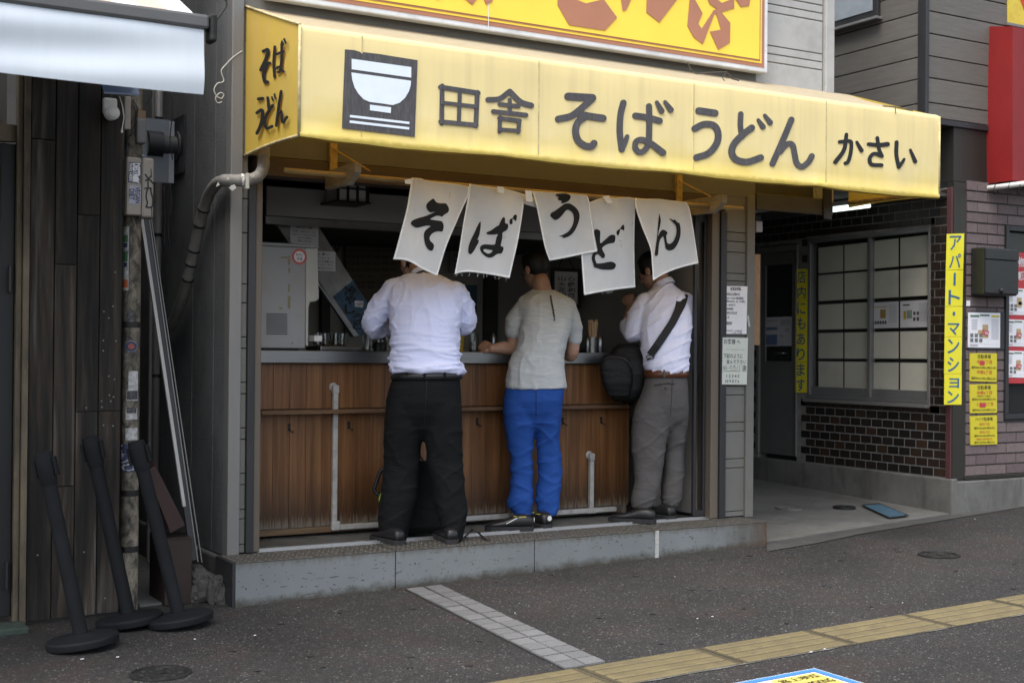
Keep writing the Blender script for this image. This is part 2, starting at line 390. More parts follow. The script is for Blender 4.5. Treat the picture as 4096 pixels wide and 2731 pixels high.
cq = sum(q, Vector())/4; MB().poly([[za(p, .003) for p in q], [za(cq+(p-cq)*.93, .003) for p in q]], (0, 0, .005)).obj('frame', M['alu_dark'], gt)
m = MB().add([za(cq+(p-cq)*.93, .003) for p in q], [(0, 1, 2, 3)])
for i in range(1, 14):
    s = i/14; a, b = q[0].lerp(q[3], s), q[1].lerp(q[2], s); m.bar(za(cq+(a-cq)*.9, .006), za(cq+(b-cq)*.9, .006), .012, .005)
m.obj('tread', M['blue_iron'], gt)

# painted notice on the pavement
pn = thing('pavement_sign', 'blue bordered no smoking notice stuck on the asphalt', 'pavement sign', (1.1, -3, gz(1.1)))
def zr(x, y, h): return (x, y, gz(x)+h)
X1, Y1, X0, Y0 = 1.39, -2.735, .55, -3.35
MB().poly([[zr(X0, Y0, .002), zr(X1, Y0, .002), zr(X1, Y1, .002), zr(X0, Y1, .002)]]).obj('white_border', flat('sheet_white', (.6, .62, .62)), pn)
def rect(i, h): return [zr(X0+i, Y0+i, h), zr(X1-i, Y0+i, h), zr(X1-i, Y1-i, h), zr(X0+i, Y1-i, h)]
MB().poly([rect(.012, .005), rect(.045, .005)]).obj('blue_border', flat('sheet_blue', (.05, .19, .55)), pn)
MB().poly([[zr(1.10, -2.97, .005), zr(1.33, -2.97, .005), zr(1.33, -2.795, .005), zr(1.10, -2.795, .005)]]).obj('yellow_panel', flat('sheet_yellow', (.62, .52, .12)), pn)
m = MB(); text(m, '路上喫煙', zr(1.115, -2.86, .008), (.2, 0, .2*GX), (0, .045, 0), .01); m.obj('lettering', M['ink'], pn); m = MB(); text(m, 'NO SMOKING', zr(1.115, -2.94, .008), (.2, 0, .2*GX), (0, .05, 0), .02)
m.obj('lettering', M['ink'], pn)
m = MB(); cc = (.93, -3.02); m.poly([[zr(cc[0]+r_*math.cos(a), cc[1]+r_*math.sin(a), .005) for a in np.linspace(0, 2*math.pi, 40)[:-1]] for r_ in (.19, .15)]); m.obj('red_ring', flat('sheet_red', (.5, .03, .10)), pn)

# scraps of paper and chewing gum on the pavement
m = MB(); mg = MB()
for p in [(2790, 2478), (2060, 2455), (1620, 2210), (2850, 2470), (3610, 2415), (3245, 2612), (3300, 2600), (1020, 2545), (330, 2640), (470, 2632), (780, 2560), (1975, 2500), (2700, 2310), (3900, 2078)]:
    c = aG(*p); s = random.uniform(.004, .011)
    m.poly([[(c.x+s*math.cos(a)*random.uniform(.5, 1.2), c.y+s*.6*math.sin(a)*random.uniform(.5, 1.2), gz(c.x)+.006) for a in np.linspace(0, 6.28, 7)[:-1]]], (0, 0, .002))
for i in range(60):
    x, y = random.uniform(-.6, 5), random.uniform(-2.1, -.4); s = random.uniform(.008, .02)
    mg.poly([[(x+s*math.cos(a)*random.uniform(.7, 1.2), y+s*math.sin(a)*random.uniform(.7, 1.2), gz(x)+.0035) for a in np.linspace(0, 6.28, 9)[:-1]]])
m.obj('paper_litter', M['paper'])['kind'] = 'stuff'; mg.obj('gum_spots_litter', paint('old_gum', (.018, .018, .018), .7))['kind'] = 'stuff'

# ------------------------------------------------------------------ front step
FS = thing('front_step', 'low steel clad step with pale blue kick panels under the diners', 'step', (1.5, -.28, gz(1.5)))
m_kick = paint('kick_paint', (.235, .27, .285), .45, .2, .1, 3, dirt=(.07, .05, .035), dirt_amt=.0)
def kick(name, rust_from=None):
    m, t, b = new_mat(name); g_ = N(t, 'NewGeometry'); v = g_.outputs['Position']
    c = ramp(t, nz(t, v, 2.5, 5, .6), [(.3, (.128, .141, .146)), (.7, (.165, .178, .182))])
    s = N(t, 'SeparateXYZ'); t.links.new(v, s.inputs[0])
    mp = N(t, 'Mapping'); mp.inputs['Scale'].default_value = (30, 30, 55); mp.inputs['Rotation'].default_value = (0, .5, 0); t.links.new(v, mp.inputs[0])
    chips = ramp(t, nz(t, mp.outputs[0], 1.6, 3, .55), [(.66, 0), (.685, 1)]); c = mix(t, chips, c, (.035, .028, .024))
    mp2 = N(t, 'Mapping'); mp2.inputs['Scale'].default_value = (9, 9, 70); t.links.new(v, mp2.inputs[0])
    scr = ramp(t, nz(t, mp2.outputs[0], 1.3, 2, .5), [(.69, 0), (.71, 1)]); c = mix(t, scr, c, (.05, .035, .028))
    # grime creeping down from the tread and up from the ground
    zz = N(t, 'Math', operation='MULTIPLY_ADD'); t.links.new(s.outputs[0], zz.inputs[0]); zz.inputs[1].default_value = -GX; t.links.new(s.outputs[2], zz.inputs[2])
    nn = N(t, 'Math', operation='MULTIPLY_ADD'); t.links.new(nz(t, v, 16, 5, .7), nn.inputs[0]); nn.inputs[1].default_value = .10; t.links.new(zz.outputs[0], nn.inputs[2])
    lo = ramp(t, nn.outputs[0], [(.128, .95), (.172, 0)]); c = mix(t, lo, c, (.05, .045, .035))
    up = N(t, 'Math', operation='MULTIPLY_ADD'); mp3 = N(t, 'Mapping'); mp3.inputs['Scale'].default_value = (28, 28, 4); t.links.new(v, mp3.inputs[0])
    t.links.new(nz(t, mp3.outputs[0], 1, 4, .65), up.inputs[0]); up.inputs[1].default_value = .09; t.links.new(s.outputs[2], up.inputs[2])
    hi = ramp(t, up.outputs[0], [(.305, 0), (.345, .8)]); c = mix(t, hi, c, (.075, .06, .04))
    if rust_from is not None:
        rx = N(t, 'Math', operation='MULTIPLY_ADD'); t.links.new(nz(t, mp3.outputs[0], .25, 5, .7), rx.inputs[0]); rx.inputs[1].default_value = .5; t.links.new(s.outputs[0], rx.inputs[2])
        f = N(t, 'MapRange'); t.links.new(rx.outputs[0], f.inputs['Value']); f.inputs['From Min'].default_value = rust_from; f.inputs['From Max'].default_value = rust_from+.42; f.inputs['To Max'].default_value = .9
        rc = ramp(t, nz(t, mp3.outputs[0], .3, 6, .7), [(.35, (.075, .068, .052)), (.48, (.050, .038, .026)), (.58, (.068, .036, .020)), (.7, (.10, .098, .085))]); c = mix(t, f.outputs[0], c, rc)
    t.links.new(c, b.inputs['Base Color']); b.inputs['Roughness'].default_value = .5; b.inputs['Specular IOR Level'].default_value = .4
    bump(t, b, chips, -.3, .002); return m
mk, mkr = kick('kick_panel_paint'), kick('kick_panel_rusty', 3.10)
m_tread = paint('tread_plate', (.078, .074, .066), .55, .25, .3, 25, dirt=(.05, .045, .035), dirt_amt=.6, ds=12)
xs = [-.212, .683, 1.563, 2.437, 3.316]; ZT = .297
MB().box((-.205, -.262, 0), (3.31, .0, ZT-.012)).obj('core', M['inner_dark'], FS)
lug = MB()
for i in range(4):
    x0, x1 = xs[i]+.003, xs[i+1]-.003; z0, z1 = gz(x0)-.01, gz(x1)-.01
    k = MB().hexa([(x0, -.28, z0), (x1, -.28, z1), (x1, -.265, z1), (x0, -.265, z0)], [(x0, -.28, ZT-.006), (x1, -.28, ZT-.006), (x1, -.265, ZT-.006), (x0, -.265, ZT-.006)])
    o = k.obj('kick_panel', mkr if i == 3 else mk, FS, bevel=.003)
    if i == 3: o['label'] = 'kick panel rusted brown towards its right end'
    MB().box((x0, -.282, ZT-.006), (x1, -.012, ZT)).obj('tread_plate', m_tread, FS, bevel=.002)
    nx = int((x1-x0)/.028)
    for a in range(nx):
        for b_ in range(9):
            x = x0+.014+a*.028+(b_ % 2)*.014; y = -.272+b_*.028
            if x > x1-.008: continue
            s = 1 if (a+b_) % 2 else -1; e = Vector((math.cos(.6*s), math.sin(.6*s), 0))*.009; f = Vector((-e.y, e.x, 0))*.28; p = Vector((x, y, ZT))
            lug.add([p-e, p-f, p+e, p+f, p+Vector((0, 0, .0028))], [(0, 1, 4), (1, 2, 4), (2, 3, 4), (3, 0, 4)])
o = lug.obj('tread_lug', m_tread, FS); o['kind'] = 'stuff'
MB().box((2.420, -.2835, gz(2.4)), (2.447, -.281, ZT-.004)).obj('joint_strip', paint('sealant', (.34, .34, .32), .7, var=.3, vs=60), FS)
MB().box((-.225, -.279, gz(-.2)), (-.2125, .0, ZT-.003)).obj('end_plate', M['alu_dark'], FS)

# ------------------------------------------------------------------ the noodle shop's building
SH = thing('noodle_shop', 'small open fronted noodle shop with pale siding and a yellow front', 'shop', (1.6, 1.2, .3))
def X0(px, py=1400): return aY(px, py, 0).x
# left corner: aluminium trim, strip of embossed siding, dark frame, bronze jamb
xa, xb, xc, xd, xe = X0(909), X0(958), X0(983), X0(1012), X0(1041)
MB().box((xa, -.03, .2), (xb, .06, 4.2)).obj('corner_trim', M['alu'], SH, bevel=.006)
zz = [.30, .345, .48, .53, .66, .72, .90, .96, 1.14, 1.20, 1.38, 1.44, 1.62, 1.72, 1.99, 2.17, 2.42]
M['siding_shaded'] = paint('shaded_grimy_siding', (.125, .122, .112), .6, 0, .1, 4, dirt=(.07, .065, .055), dirt_amt=.5, ds=4, bmp=.5, bs=240, rand=.05)  # shaded copy of the pale siding: awning shade put into the colour, plus dirt
for i in range(len(zz)-1): MB().box((xb+.002, -.012, zz[i]+.002), (xc-.001, .05, zz[i+1]-.002)).obj('siding_plank', M['siding_shaded'], SH, bevel=.003)
MB().box((xc, -.035, .30), (xd, .09, 2.30)).obj('frame_post', M['alu_dark'], SH, bevel=.004)
MB().box((xd+.001, -.02, .30), (xe, .12, 2.30)).obj('door_jamb', M['beige'], SH, bevel=.005)
# right: jamb, siding column, corner trim
xf, xg, xh, xi, xj = X0(2838), X0(2869), X0(2893), X0(2975), X0(3006)
MB().box((xf, -.02, .298), (xg-.001, .12, 2.30)).obj('door_jamb', M['beige'], SH, bevel=.005)
MB().box((xg, -.035, .298), (xh, .09, 2.30)).obj('frame_post', M['alu_dark'], SH, bevel=.004)
zr_ = [.30, .335, .62, .68, .86, .92, 1.10, 1.16, 1.34, 1.40, 1.58, 1.64, 1.85, 1.90, 2.04, 2.11, 2.17, 2.42]
for i in range(len(zr_)-1): MB().box((xh+.002, -.012, zr_[i]+.002), (xi-.001, .05, zr_[i+1]-.002)).obj('siding_plank', M['siding_shaded'], SH, bevel=.003)
MB().box((xi, -.03, .29), (xj, .04, 2.42)).obj('corner_trim', M['siding_shaded'], SH, bevel=.006)
MB().box((xj-.05, .041, .2), (xj-.004, 4, 2.42)).obj('passage_wall', M['siding_shaded'], SH)
# side wall towards the gap, three stucco panels with open joints
ys = [aX(915, 1400, xa).y, aX(859, 1000, xa+.01).y, aX(774, 1000, xa+.01).y, 3.2]
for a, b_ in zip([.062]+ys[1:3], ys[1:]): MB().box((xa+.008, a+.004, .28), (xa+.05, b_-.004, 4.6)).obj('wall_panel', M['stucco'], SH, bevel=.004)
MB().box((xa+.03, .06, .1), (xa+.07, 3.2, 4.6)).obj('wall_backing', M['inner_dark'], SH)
MB().box((xa-.02, .0, .06), (xa+.03, 3.2, .275)).obj('footing', M['base_concrete'], SH, bevel=.01)
# lintel and the wall behind the awning
MB().box((xd, -.03, 2.30), (xg, .10, 2.40)).obj('lintel', paint('lintel_brown', (.06, .04, .028), .6, 0, .3, 9, (.3, 1, 1)), SH, bevel=.004)
for i, z in enumerate([2.404, 2.60, 2.80, 3.0]): MB().box((xb+.003, -.014, z), (3.425, .06, z+[.193, .197, .197, .25][i])).obj('siding_plank', M['siding_shaded'], SH, bevel=.003)
m = MB().box((xb, .061, 2.4), (4.05, .12, 5.2)); m.obj('wall_core', M['inner_dark'], SH)
# overhanging upper floor on the right
zu = [2.62, 2.80, 2.985, 3.045, 3.105, 3.33, 3.385, 3.44, 3.665, 3.72, 3.775, 4.0, 4.06, 4.115, 4.34, 4.4, 4.62, 4.9]
x4, x5 = aY(3290, 250, 0).x, aY(3324, 250, 0).x
for i in range(2, len(zu)-1):
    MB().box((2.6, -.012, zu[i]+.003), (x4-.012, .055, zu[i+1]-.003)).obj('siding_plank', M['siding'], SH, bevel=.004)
MB().box((x4, -.035, 2.42), (x5, .055, 5)).obj('corner_trim', M['siding'], SH, bevel=.006)
MB().box((x4-.02, .056, 2.42), (x5-.006, 3.2, 5)).obj('upper_side_wall', M['siding'], SH)
MB().box((3.427, .0, 2.40), (x4-.03, 3.2, 2.43)).obj('soffit', paint('soffit_board', (.34, .33, .31), .7, 0, .1, 3), SH)
MB().box((3.427, -.03, 2.33), (x5, -.001, 2.44)).obj('soffit_beam', paint('beam_grey', (.055, .053, .05), .6), SH, bevel=.004)
pz = [aY(3276, 790, 0), aY(3308, 790, 0)]
MB().box((pz[0].x, -.05, 2.30), (pz[1].x, -.031, 2.62)).obj('edge_trim', M['alu_dark'], SH, bevel=.004)
# floor, track, inside walls
MB().box((xe-.02, -.010, .05), (xf+.02, 3.2, .285)).obj('shop_floor', paint('shop_floor', (.10, .098, .09), .55, 0, .3, 6, dirt=(.02, .02, .02)), SH)
m = MB()
for y, h in ((-.008, .010), (.018, .018), (.046, .018), (.074, .012)): m.box((xe, y, .286), (xf, y+.0035, .29+h))
MB().box((xe, -.009, .2855), (xf, .085, .292)).obj('track_bed', M['alu_dark'], SH); m.obj('door_track', flat('track_metal', (.75, .75, .75), .28, .9), SH)
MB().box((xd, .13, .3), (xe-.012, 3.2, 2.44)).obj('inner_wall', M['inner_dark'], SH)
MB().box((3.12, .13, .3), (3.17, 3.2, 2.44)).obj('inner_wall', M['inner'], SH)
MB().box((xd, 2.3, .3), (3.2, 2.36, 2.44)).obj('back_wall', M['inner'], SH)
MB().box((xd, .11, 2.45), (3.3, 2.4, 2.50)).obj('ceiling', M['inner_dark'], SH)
h0, h1 = aY(1067, 743, .85), aY(1066, 861, .85)
MB().box((h0.x, .85, h1.z), (2.95, .89, h0.z)).obj('hood_panel', M['fascia'], SH, bevel=.004)
MB().box((h0.x, .86, h1.z-.05), (2.95, .90, h1.z-.004)).obj('hood_trim', M['steel_dull'], SH)
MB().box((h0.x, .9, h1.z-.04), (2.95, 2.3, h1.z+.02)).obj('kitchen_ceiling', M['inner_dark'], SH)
for px0, px1, mt in ((1285, 1320, 'inner_dark'), (1940, 1990, 'inner_dark'), (2330, 2372, 'alu_dark'), (2374, 2416, 'fascia'), (2418, 2470, 'inner_dark')):
    a, b_ = aY(px0, 1200, 2.26), aY(px1, 1200, 2.26); MB().box((a.x, 2.25, .3), (b_.x, 2.297, 2.3)).obj('wall_post', M[mt], SH)
# sliding glass door parked at the right of the opening
dr = thing('sliding_door', 'dark framed glass sliding door parked at the right end of the opening', 'door', (2.95, .04, .3))
dx0, dx1 = X0(2800), X0(2837)
m = MB(); m.box((dx0-.022, .03, .315), (dx0, .055, 2.29)); m.box((dx1-.02, .03, .315), (dx1, .055, 2.29)); m.box((dx0, .03, .315), (dx1-.02, .055, .35)); m.box((dx0, .03, 2.23), (dx1-.02, .055, 2.29))
m.obj('door_frame', M['alu_dark'], dr, bevel=.003)
mg_, t_, b_ = new_mat('dark_glass'); b_.inputs['Base Color'].default_value = (.02, .022, .022, 1); b_.inputs['Roughness'].default_value = .06; b_.inputs['Specular IOR Level'].default_value = .25; M['dark_glass'] = mg_
mg_, t_, b_ = new_mat('clear_glass'); b_.inputs['Base Color'].default_value = (.9, .95, .94, 1); b_.inputs['Roughness'].default_value = .03; b_.inputs['Transmission Weight'].default_value = 1; b_.inputs['IOR'].default_value = 1.45; M['glass'] = mg_
mg_, t_, b_ = new_mat('pane_glass'); b_.inputs['Base Color'].default_value = (0, 0, 0, 1); b_.inputs['Roughness'].default_value = .02; b_.inputs['Alpha'].default_value = .10; M['wglass'] = mg_
MB().box((dx0, .040, .35), (dx1-.02, .044, 2.23)).obj('glass_pane', M['wglass'], dr)
# ------------------------------------------------------------------ yellow awning
def m_awning(name, col, thru=.24):
    m, t, b = new_mat(name); g = N(t, 'NewGeometry'); v = g.outputs['Position']
    mp = N(t, 'Mapping'); mp.inputs['Scale'].default_value = (13, 13, .7); t.links.new(v, mp.inputs[0])
    c = ramp(t, nz(t, v, 1.4, 4, .6), [(.3, tuple(x*.93 for x in col)), (.7, tuple(x*1.05 for x in col))])
    st = ramp(t, nz(t, mp.outputs[0], 1, 6, .65), [(.48, 0), (.78, .38)]); c = mix(t, st, c, (.46, .37, .23))
    mp2 = N(t, 'Mapping'); mp2.inputs['Scale'].default_value = (2.2, 2.2, 2.5); t.links.new(v, mp2.inputs[0])
    s = N(t, 'SeparateXYZ'); t.links.new(v, s.inputs[0])
    # washed-out sun bleaching above, saturated unbleached yellow left in patches below
    a = N(t, 'Math', operation='MULTIPLY_ADD'); t.links.new(nz(t, mp2.outputs[0], 1.1, 5, .6), a.inputs[0]); a.inputs[1].default_value = -.42; t.links.new(s.outputs[2], a.inputs[2])
    lowy = ramp(t, a.outputs[0], [(2.22/4, .75), (2.42/4, 0)]) if False else None
    k = N(t, 'MapRange'); t.links.new(a.outputs[0], k.inputs['Value']); k.inputs['From Min'].default_value = 2.36; k.inputs['From Max'].default_value = 2.16; k.inputs['To Max'].default_value = .65
    c = mix(t, k.outputs[0], c, (.66, .50, .075))
    n2 = N(t, 'Math', operation='MULTIPLY_ADD'); t.links.new(nz(t, v, 22, 5, .65), n2.inputs[0]); n2.inputs[1].default_value = .03; t.links.new(s.outputs[2], n2.inputs[2])
    moss = N(t, 'MapRange'); t.links.new(n2.outputs[0], moss.inputs['Value']); moss.inputs['From Min'].default_value = 2.432; moss.inputs['From Max'].default_value = 2.408; moss.inputs['To Max'].default_value = .75
    c = mix(t, moss.outputs[0], c, (.25, .19, .02))
    sp = ramp(t, nz(t, v, 55, 3, .5), [(.2, .5), (.26, 0)]); c = mix(t, sp, c, (.25, .2, .12))
    b.inputs['Roughness'].default_value = .62; t.links.new(c, b.inputs['Base Color']); b.inputs['Specular IOR Level'].default_value = .25
    mw_ = N(t, 'Mapping'); mw_.inputs['Scale'].default_value = (5, 5, 1.6); t.links.new(v, mw_.inputs[0]); bump(t, b, nz(t, mw_.outputs[0], 1.0, 2, .45, .3), .3, .03)
    tr = N(t, 'BsdfTranslucent'); tr.inputs[0].default_value = (.85, .50, .06, 1); ms = N(t, 'MixShader'); ms.inputs[0].default_value = thru
    t.links.new(b.outputs[0], ms.inputs[1]); t.links.new(tr.outputs[0], ms.inputs[2]); t.links.new(ms.outputs[0], t.nodes['Material Output'].inputs[0]); return m
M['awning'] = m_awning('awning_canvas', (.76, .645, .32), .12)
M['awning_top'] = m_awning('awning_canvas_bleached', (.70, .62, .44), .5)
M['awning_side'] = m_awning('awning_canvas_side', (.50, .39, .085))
AY, AX0, AX1, AZ0, AZ1, AZB = -.80, -.092, 4.288, 2.398, 2.918, 3.19
AW = thing('yellow_awning', 'faded yellow canvas awning lettered in black over the noodle counter', 'awning', (2.1, 0, 3.19))
def sag(x): return -.012*abs(math.sin((x-AX0)*math.pi/1.1))-.004*noise.noise((x*6, 1, 0))
xs = np.linspace(AX0, AX1, 120)
m = MB(); nzv = 7; grid = []
for x in xs:
    col = [Vector((x, AY+.02, AZ1+.012)), Vector((x, AY+.004, AZ1+.004))]+[Vector((x, AY-.0008*0, AZ1-.02-(AZ1-.02-AZ0-.02)*k/nzv)) for k in range(nzv+1)]
    s = sag(x); col += [Vector((x, AY-.010, AZ0+.012+s)), Vector((x, AY-.009, AZ0-.006+s)), Vector((x, AY+.008, AZ0-.012+s)), Vector((x, AY+.022, AZ0+.002+s)), Vector((x, AY+.012, AZ0+.03))]
    grid.append(col)
nr = len(grid[0]); m.add([p for c in grid for p in c], [(i*nr+j, (i+1)*nr+j, (i+1)*nr+j+1, i*nr+j+1) for i in range(len(xs)-1) for j in range(nr-1)])
m.obj('front_panel', M['awning'], AW, smooth=60, fix=False)
m = MB(); k = 10
m.add([Vector((x, AY+.02+(0-AY-.02)*j/k, AZ1+.012+(AZB-AZ1-.012)*j/k-.02*math.sin(math.pi*j/k)*(1+.4*noise.noise((x*2, j*.5, 3))))) for x in xs for j in range(k+1)], [(i*(k+1)+j, (i+1)*(k+1)+j, (i+1)*(k+1)+j+1, i*(k+1)+j+1) for i in range(len(xs)-1) for j in range(k)])
m.obj('top_panel', M['awning_top'], AW, smooth=True, fix=False)
def side(X, out):
    m = MB(); ny, nz_ = 14, 12
    P = []
    for i in range(ny+1):
        y = AY*(1-i/ny); zt = AZ1+(AZB-AZ1)*i/ny; zb = AZ0+.012*math.sin(math.pi*i/ny)
        for j in range(nz_+1):
            w = out*(.012*math.sin(math.pi*j/nz_)*math.sin(math.pi*i/ny)); P.append((X+w, y, zb+(zt-zb)*j/nz_))
    m.add(P, [(i*(nz_+1)+j, (i+1)*(nz_+1)+j, (i+1)*(nz_+1)+j+1, i*(nz_+1)+j+1) for i in range(ny) for j in range(nz_)])
    return m
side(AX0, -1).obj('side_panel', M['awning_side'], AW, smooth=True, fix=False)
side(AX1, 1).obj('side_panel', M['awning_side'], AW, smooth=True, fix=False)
m_pipe = paint('awning_piping', (.50, .42, .22), .6, var=.3, vs=30, dirt=(.12, .1, .05), dirt_amt=.6)
class _P:
    def tube(s, *a): MB().tube(*a).obj('edge_piping', m_pipe, AW, smooth=True)
m = _P(); m.tube([(AX0-.002, AY-.002, AZ0), (AX0-.004, AY-.003, (AZ0+AZ1)/2), (AX0-.002, AY-.002, AZ1+.004)], .008, 8); m.tube([(AX0-.003, AY, AZ1+.01), (AX0-.003, AY*.5, (AZ1+AZB)/2+.004), (AX0-.003, 0, AZB+.004)], .007, 8)
m.tube([(AX0-.004, AY*f, AZ0-.002+.01*math.sin(math.pi*f)) for f in np.linspace(0, 1, 9)], .008, 8); m.tube([(AX0, .0, AZ0), (AX0-.012, .0, 2.7), (AX0-.008, 0, 3.0), (AX0, 0, AZB)], .009, 8)
m.tube([(AX1+.002, AY-.002, AZ0), (AX1+.003, AY-.002, AZ1)], .006, 8)
m = MB()
for z in (2.46, 2.58, 2.72, 2.86, 3.02, 3.14): m.ball((AX0-.014, -.012, z), (.006, .008, .008), 8, 6)
m.obj('snap_button', M['alu_dark'], AW, smooth=True)
for px, py in ((1448, 200), (2155, 300), (2775, 360), (3305, 420)):
    x = aY(px, py, AY).x; MB().box((x-.0025, AY-.0028, AZ0+.02), (x+.0025, AY-.0005, AZ1-.005)).obj('seam', m_pipe, AW)
# frame inside: two straps on the wall and diagonal wires
M['rusty_yellow'] = paint('rusty_yellow_steel', (.42, .29, .10), .6, .2, .2, 12, dirt=(.10, .05, .025), dirt_amt=.7, ds=26)
for px in (1329, 2711):
    x = aY(px, 640, -.02).x; MB().box((x-.022, -.045, 2.30), (x+.022, -.016, 3.1)).obj('frame_strap', M['rusty_yellow'], AW, bevel=.003)
    MB().tube([(x, -.046, 2.47), (x+.10, -.30, 2.33)], .005, 6).obj('stay_wire', M['rusty_yellow'], AW)
MB().tube([(AX0+.02, AY+.03, AZ0+.03), (AX1-.02, AY+.03, AZ0+.03)], .014, 8).obj('frame_bar', M['rusty_yellow'], AW, smooth=True)
MB().tube([(AX1-.02, AY+.03, AZ0+.03), (AX1-.02, -.02, AZ0+.03)], .014, 8).obj('frame_bar', M['rusty_yellow'], AW, smooth=True)

# painted letters, traced stroke by stroke
m_letter = paint('faded_lettering', (.062, .058, .060), .6, var=.25, vs=18, stretch=(6, 6, 1), dirt=(.15, .14, .13), dirt_amt=.35)
def letters(name, glyphs, to3d, off, mat, parent, w=1.0):
    for strokes in glyphs:
        m = MB(); e = 0
        for pts, wd in strokes:
            ww = (wd[0]*w, wd[1]*w) if isinstance(wd, tuple) else wd*w
            m.poly([[to3d(q, e) for q in stroke(pts, ww)]], off); e += 1
        m.obj(name, mat, parent, fix=True)
def front(fr):
    return lambda q, e: aY(*fr(q), AY)+Vector((0, -.0042-.0006*e, 0))
fA, fB, fC = zf(900, 0, .57389), zf(2000, 0, .57389), zf(3100, 0, .57406)
ta = [([(1512, 600), (1508, 862)], 32), ([(1500, 609), (1762, 650)], 34), ([(1756, 645), (1745, 880)], 32), ([(1500, 850), (1748, 874)], 32), ([(1634, 628), (1626, 866)], 27), ([(1510, 718), (1752, 746)], 27)]
sha = [([(65, 640), (-5, 690), (-85, 697)], 38), ([(65, 640), (140, 712), (215, 737)], 40), ([(65, 697), (66, 785)], 28), ([(-5, 728), (126, 743)], 30), ([(-50, 779), (178, 804)], 32), ([(-3, 818), (-7, 920)], 28), ([(-8, 826), (132, 844)], 30), ([(130, 842), (123, 922)], 28), ([(-8, 905), (126, 914)], 28)]
so = [([(472, 674), (642, 684)], 54), ([(638, 692), (548, 772), (490, 812), (404, 832)], 48), ([(545, 796), (620, 812), (715, 826)], 50), ([(585, 820), (540, 855), (523, 915), (540, 978), (585, 1015), (632, 1022), (652, 1000)], 48)]
ba = [([(858, 718), (838, 800), (832, 920), (846, 1042)], 44), ([(846, 1042), (872, 985), (884, 952)], (40, 30)), ([(940, 808), (1030, 822), (1110, 844)], 44), ([(1035, 742), (1037, 860), (1034, 975)], 42), ([(1034, 965), (1024, 1020), (995, 1055), (962, 1060), (937, 1032)], 40), ([(936, 1030), (944, 990), (985, 976), (1050, 1004), (1132, 1066)], (38, 46)), ([(1088, 715), (1122, 776)], (26, 40)), ([(1145, 713), (1186, 768)], (26, 40))]
u = [([(1384, 774), (1496, 790)], 50), ([(1355, 898), (1420, 868), (1490, 878), (1518, 935), (1505, 1005), (1450, 1070), (1366, 1100)], 47)]
do = [([(1676, 796), (1673, 880), (1685, 955)], 38), ([(1752, 892), (1690, 940), (1632, 1000), (1612, 1060), (1642, 1112), (1720, 1130), (1814, 1100)], 47), ([(1797, 838), (1830, 886)], (24, 38)), ([(1842, 806), (1880, 856)], (24, 38))]
nn = [([(112, 835), (60, 960), (-20, 1142)], 42), ([(30, 1060), (78, 1008), (118, 1010), (134, 1075), (148, 1135), (182, 1163), (228, 1132), (254, 1088)], 40)]
letters('letter', [ta], front(fA), (0, .002, 0), m_letter, AW)
letters('letter', [sha, so, ba, u, do], front(fB), (0, .002, 0), m_letter, AW)
letters('letter', [nn], front(fC), (0, .002, 0), m_letter, AW)
ka = [([(448, 990), (515, 984), (530, 1005), (522, 1080), (505, 1130), (488, 1138)], 25), ([(495, 938), (478, 1045), (418, 1130)], (24, 30)), ([(567, 992), (600, 1050)], (20, 28))]
sa = [([(650, 1006), (720, 1012), (782, 1006)], (26, 32)), ([(710, 962), (722, 1040), (742, 1088)], 25), ([(742, 1088), (690, 1072), (658, 1100), (668, 1145), (740, 1152)], 26)]
ii = [([(845, 992), (843, 1080), (860, 1165)], 27), ([(860, 1165), (884, 1132), (897, 1110)], (26, 18)), ([(940, 1046), (974, 1126)], (18, 28))]
letters('letter', [ka, sa, ii], front(fC), (0, .002, 0), M['ink'], AW)
def sidep(q, e): return aX(*fA(q), AX0)+Vector((-.018-.0006*e, 0, 0))
s1 = [([(290, 362), (322, 352), (312, 405), (272, 492)], 24), ([(272, 492), (318, 448), (336, 444)], 22), ([(318, 450), (294, 520), (302, 572), (318, 576)], (24, 26))]
s2 = [([(370, 330), (362, 440), (368, 540)], 18), ([(386, 382), (430, 362)], 19), ([(420, 308), (419, 400), (414, 480)], 18), ([(414, 475), (402, 508), (388, 500), (386, 482)], 16), ([(386, 482), (405, 470), (434, 504)], 17), ([(424, 294), (434, 316)], 14), ([(441, 278), (451, 306)], 14)]
s3 = [([(256, 694), (284, 690)], 24), ([(246, 790), (280, 770), (284, 820), (270, 880), (246, 932)], 23)]
s4 = [([(320, 684), (328, 760)], 19), ([(356, 738), (320, 790), (300, 850), (315, 896), (352, 884)], 21), ([(351, 680), (358, 702)], 12), ([(370, 660), (376, 690)], 12)]
s5 = [([(414, 640), (396, 750), (380, 880)], 18), ([(385, 832), (405, 772), (418, 790), (426, 858), (456, 818)], 18)]
letters('letter', [s1, s2, s3, s4, s5], sidep, (.002, 0, 0), M['ink'], AW, .95)
# bowl emblem
fr = front(fA)
MB().poly([[fr(q, 0) for q in [(835, 347), (900, 352), (938, 364), (955, 378), (962, 366), (1080, 380), (1150, 392), (1340, 422), (1320, 955), (814, 895)]]], (0, .003, 0)).obj('emblem_square', m_letter, AW)
bowl = [(878, 508)]+[(878+(1086-878)*(1-math.cos(a)), 508+ (735-508)*math.sin(a)) for a in np.linspace(.1, 1.2, 9)]+[(1010, 713), (1165, 733)]+[(1293-(1293-1125)*(1-math.cos(a)), 566+(745-566)*math.sin(a)) for a in np.linspace(1.15, .05, 9)]+[(1293, 566)]
bowl = [(878, 508), (884, 560), (900, 612), (926, 655), (962, 694), (1005, 713), (1090, 724), (1168, 735), (1215, 718), (1252, 684), (1278, 640), (1290, 600), (1293, 566)]
mw = paint('emblem_white', (.66, .72, .78), .5, var=.05, vs=10)
m = MB()
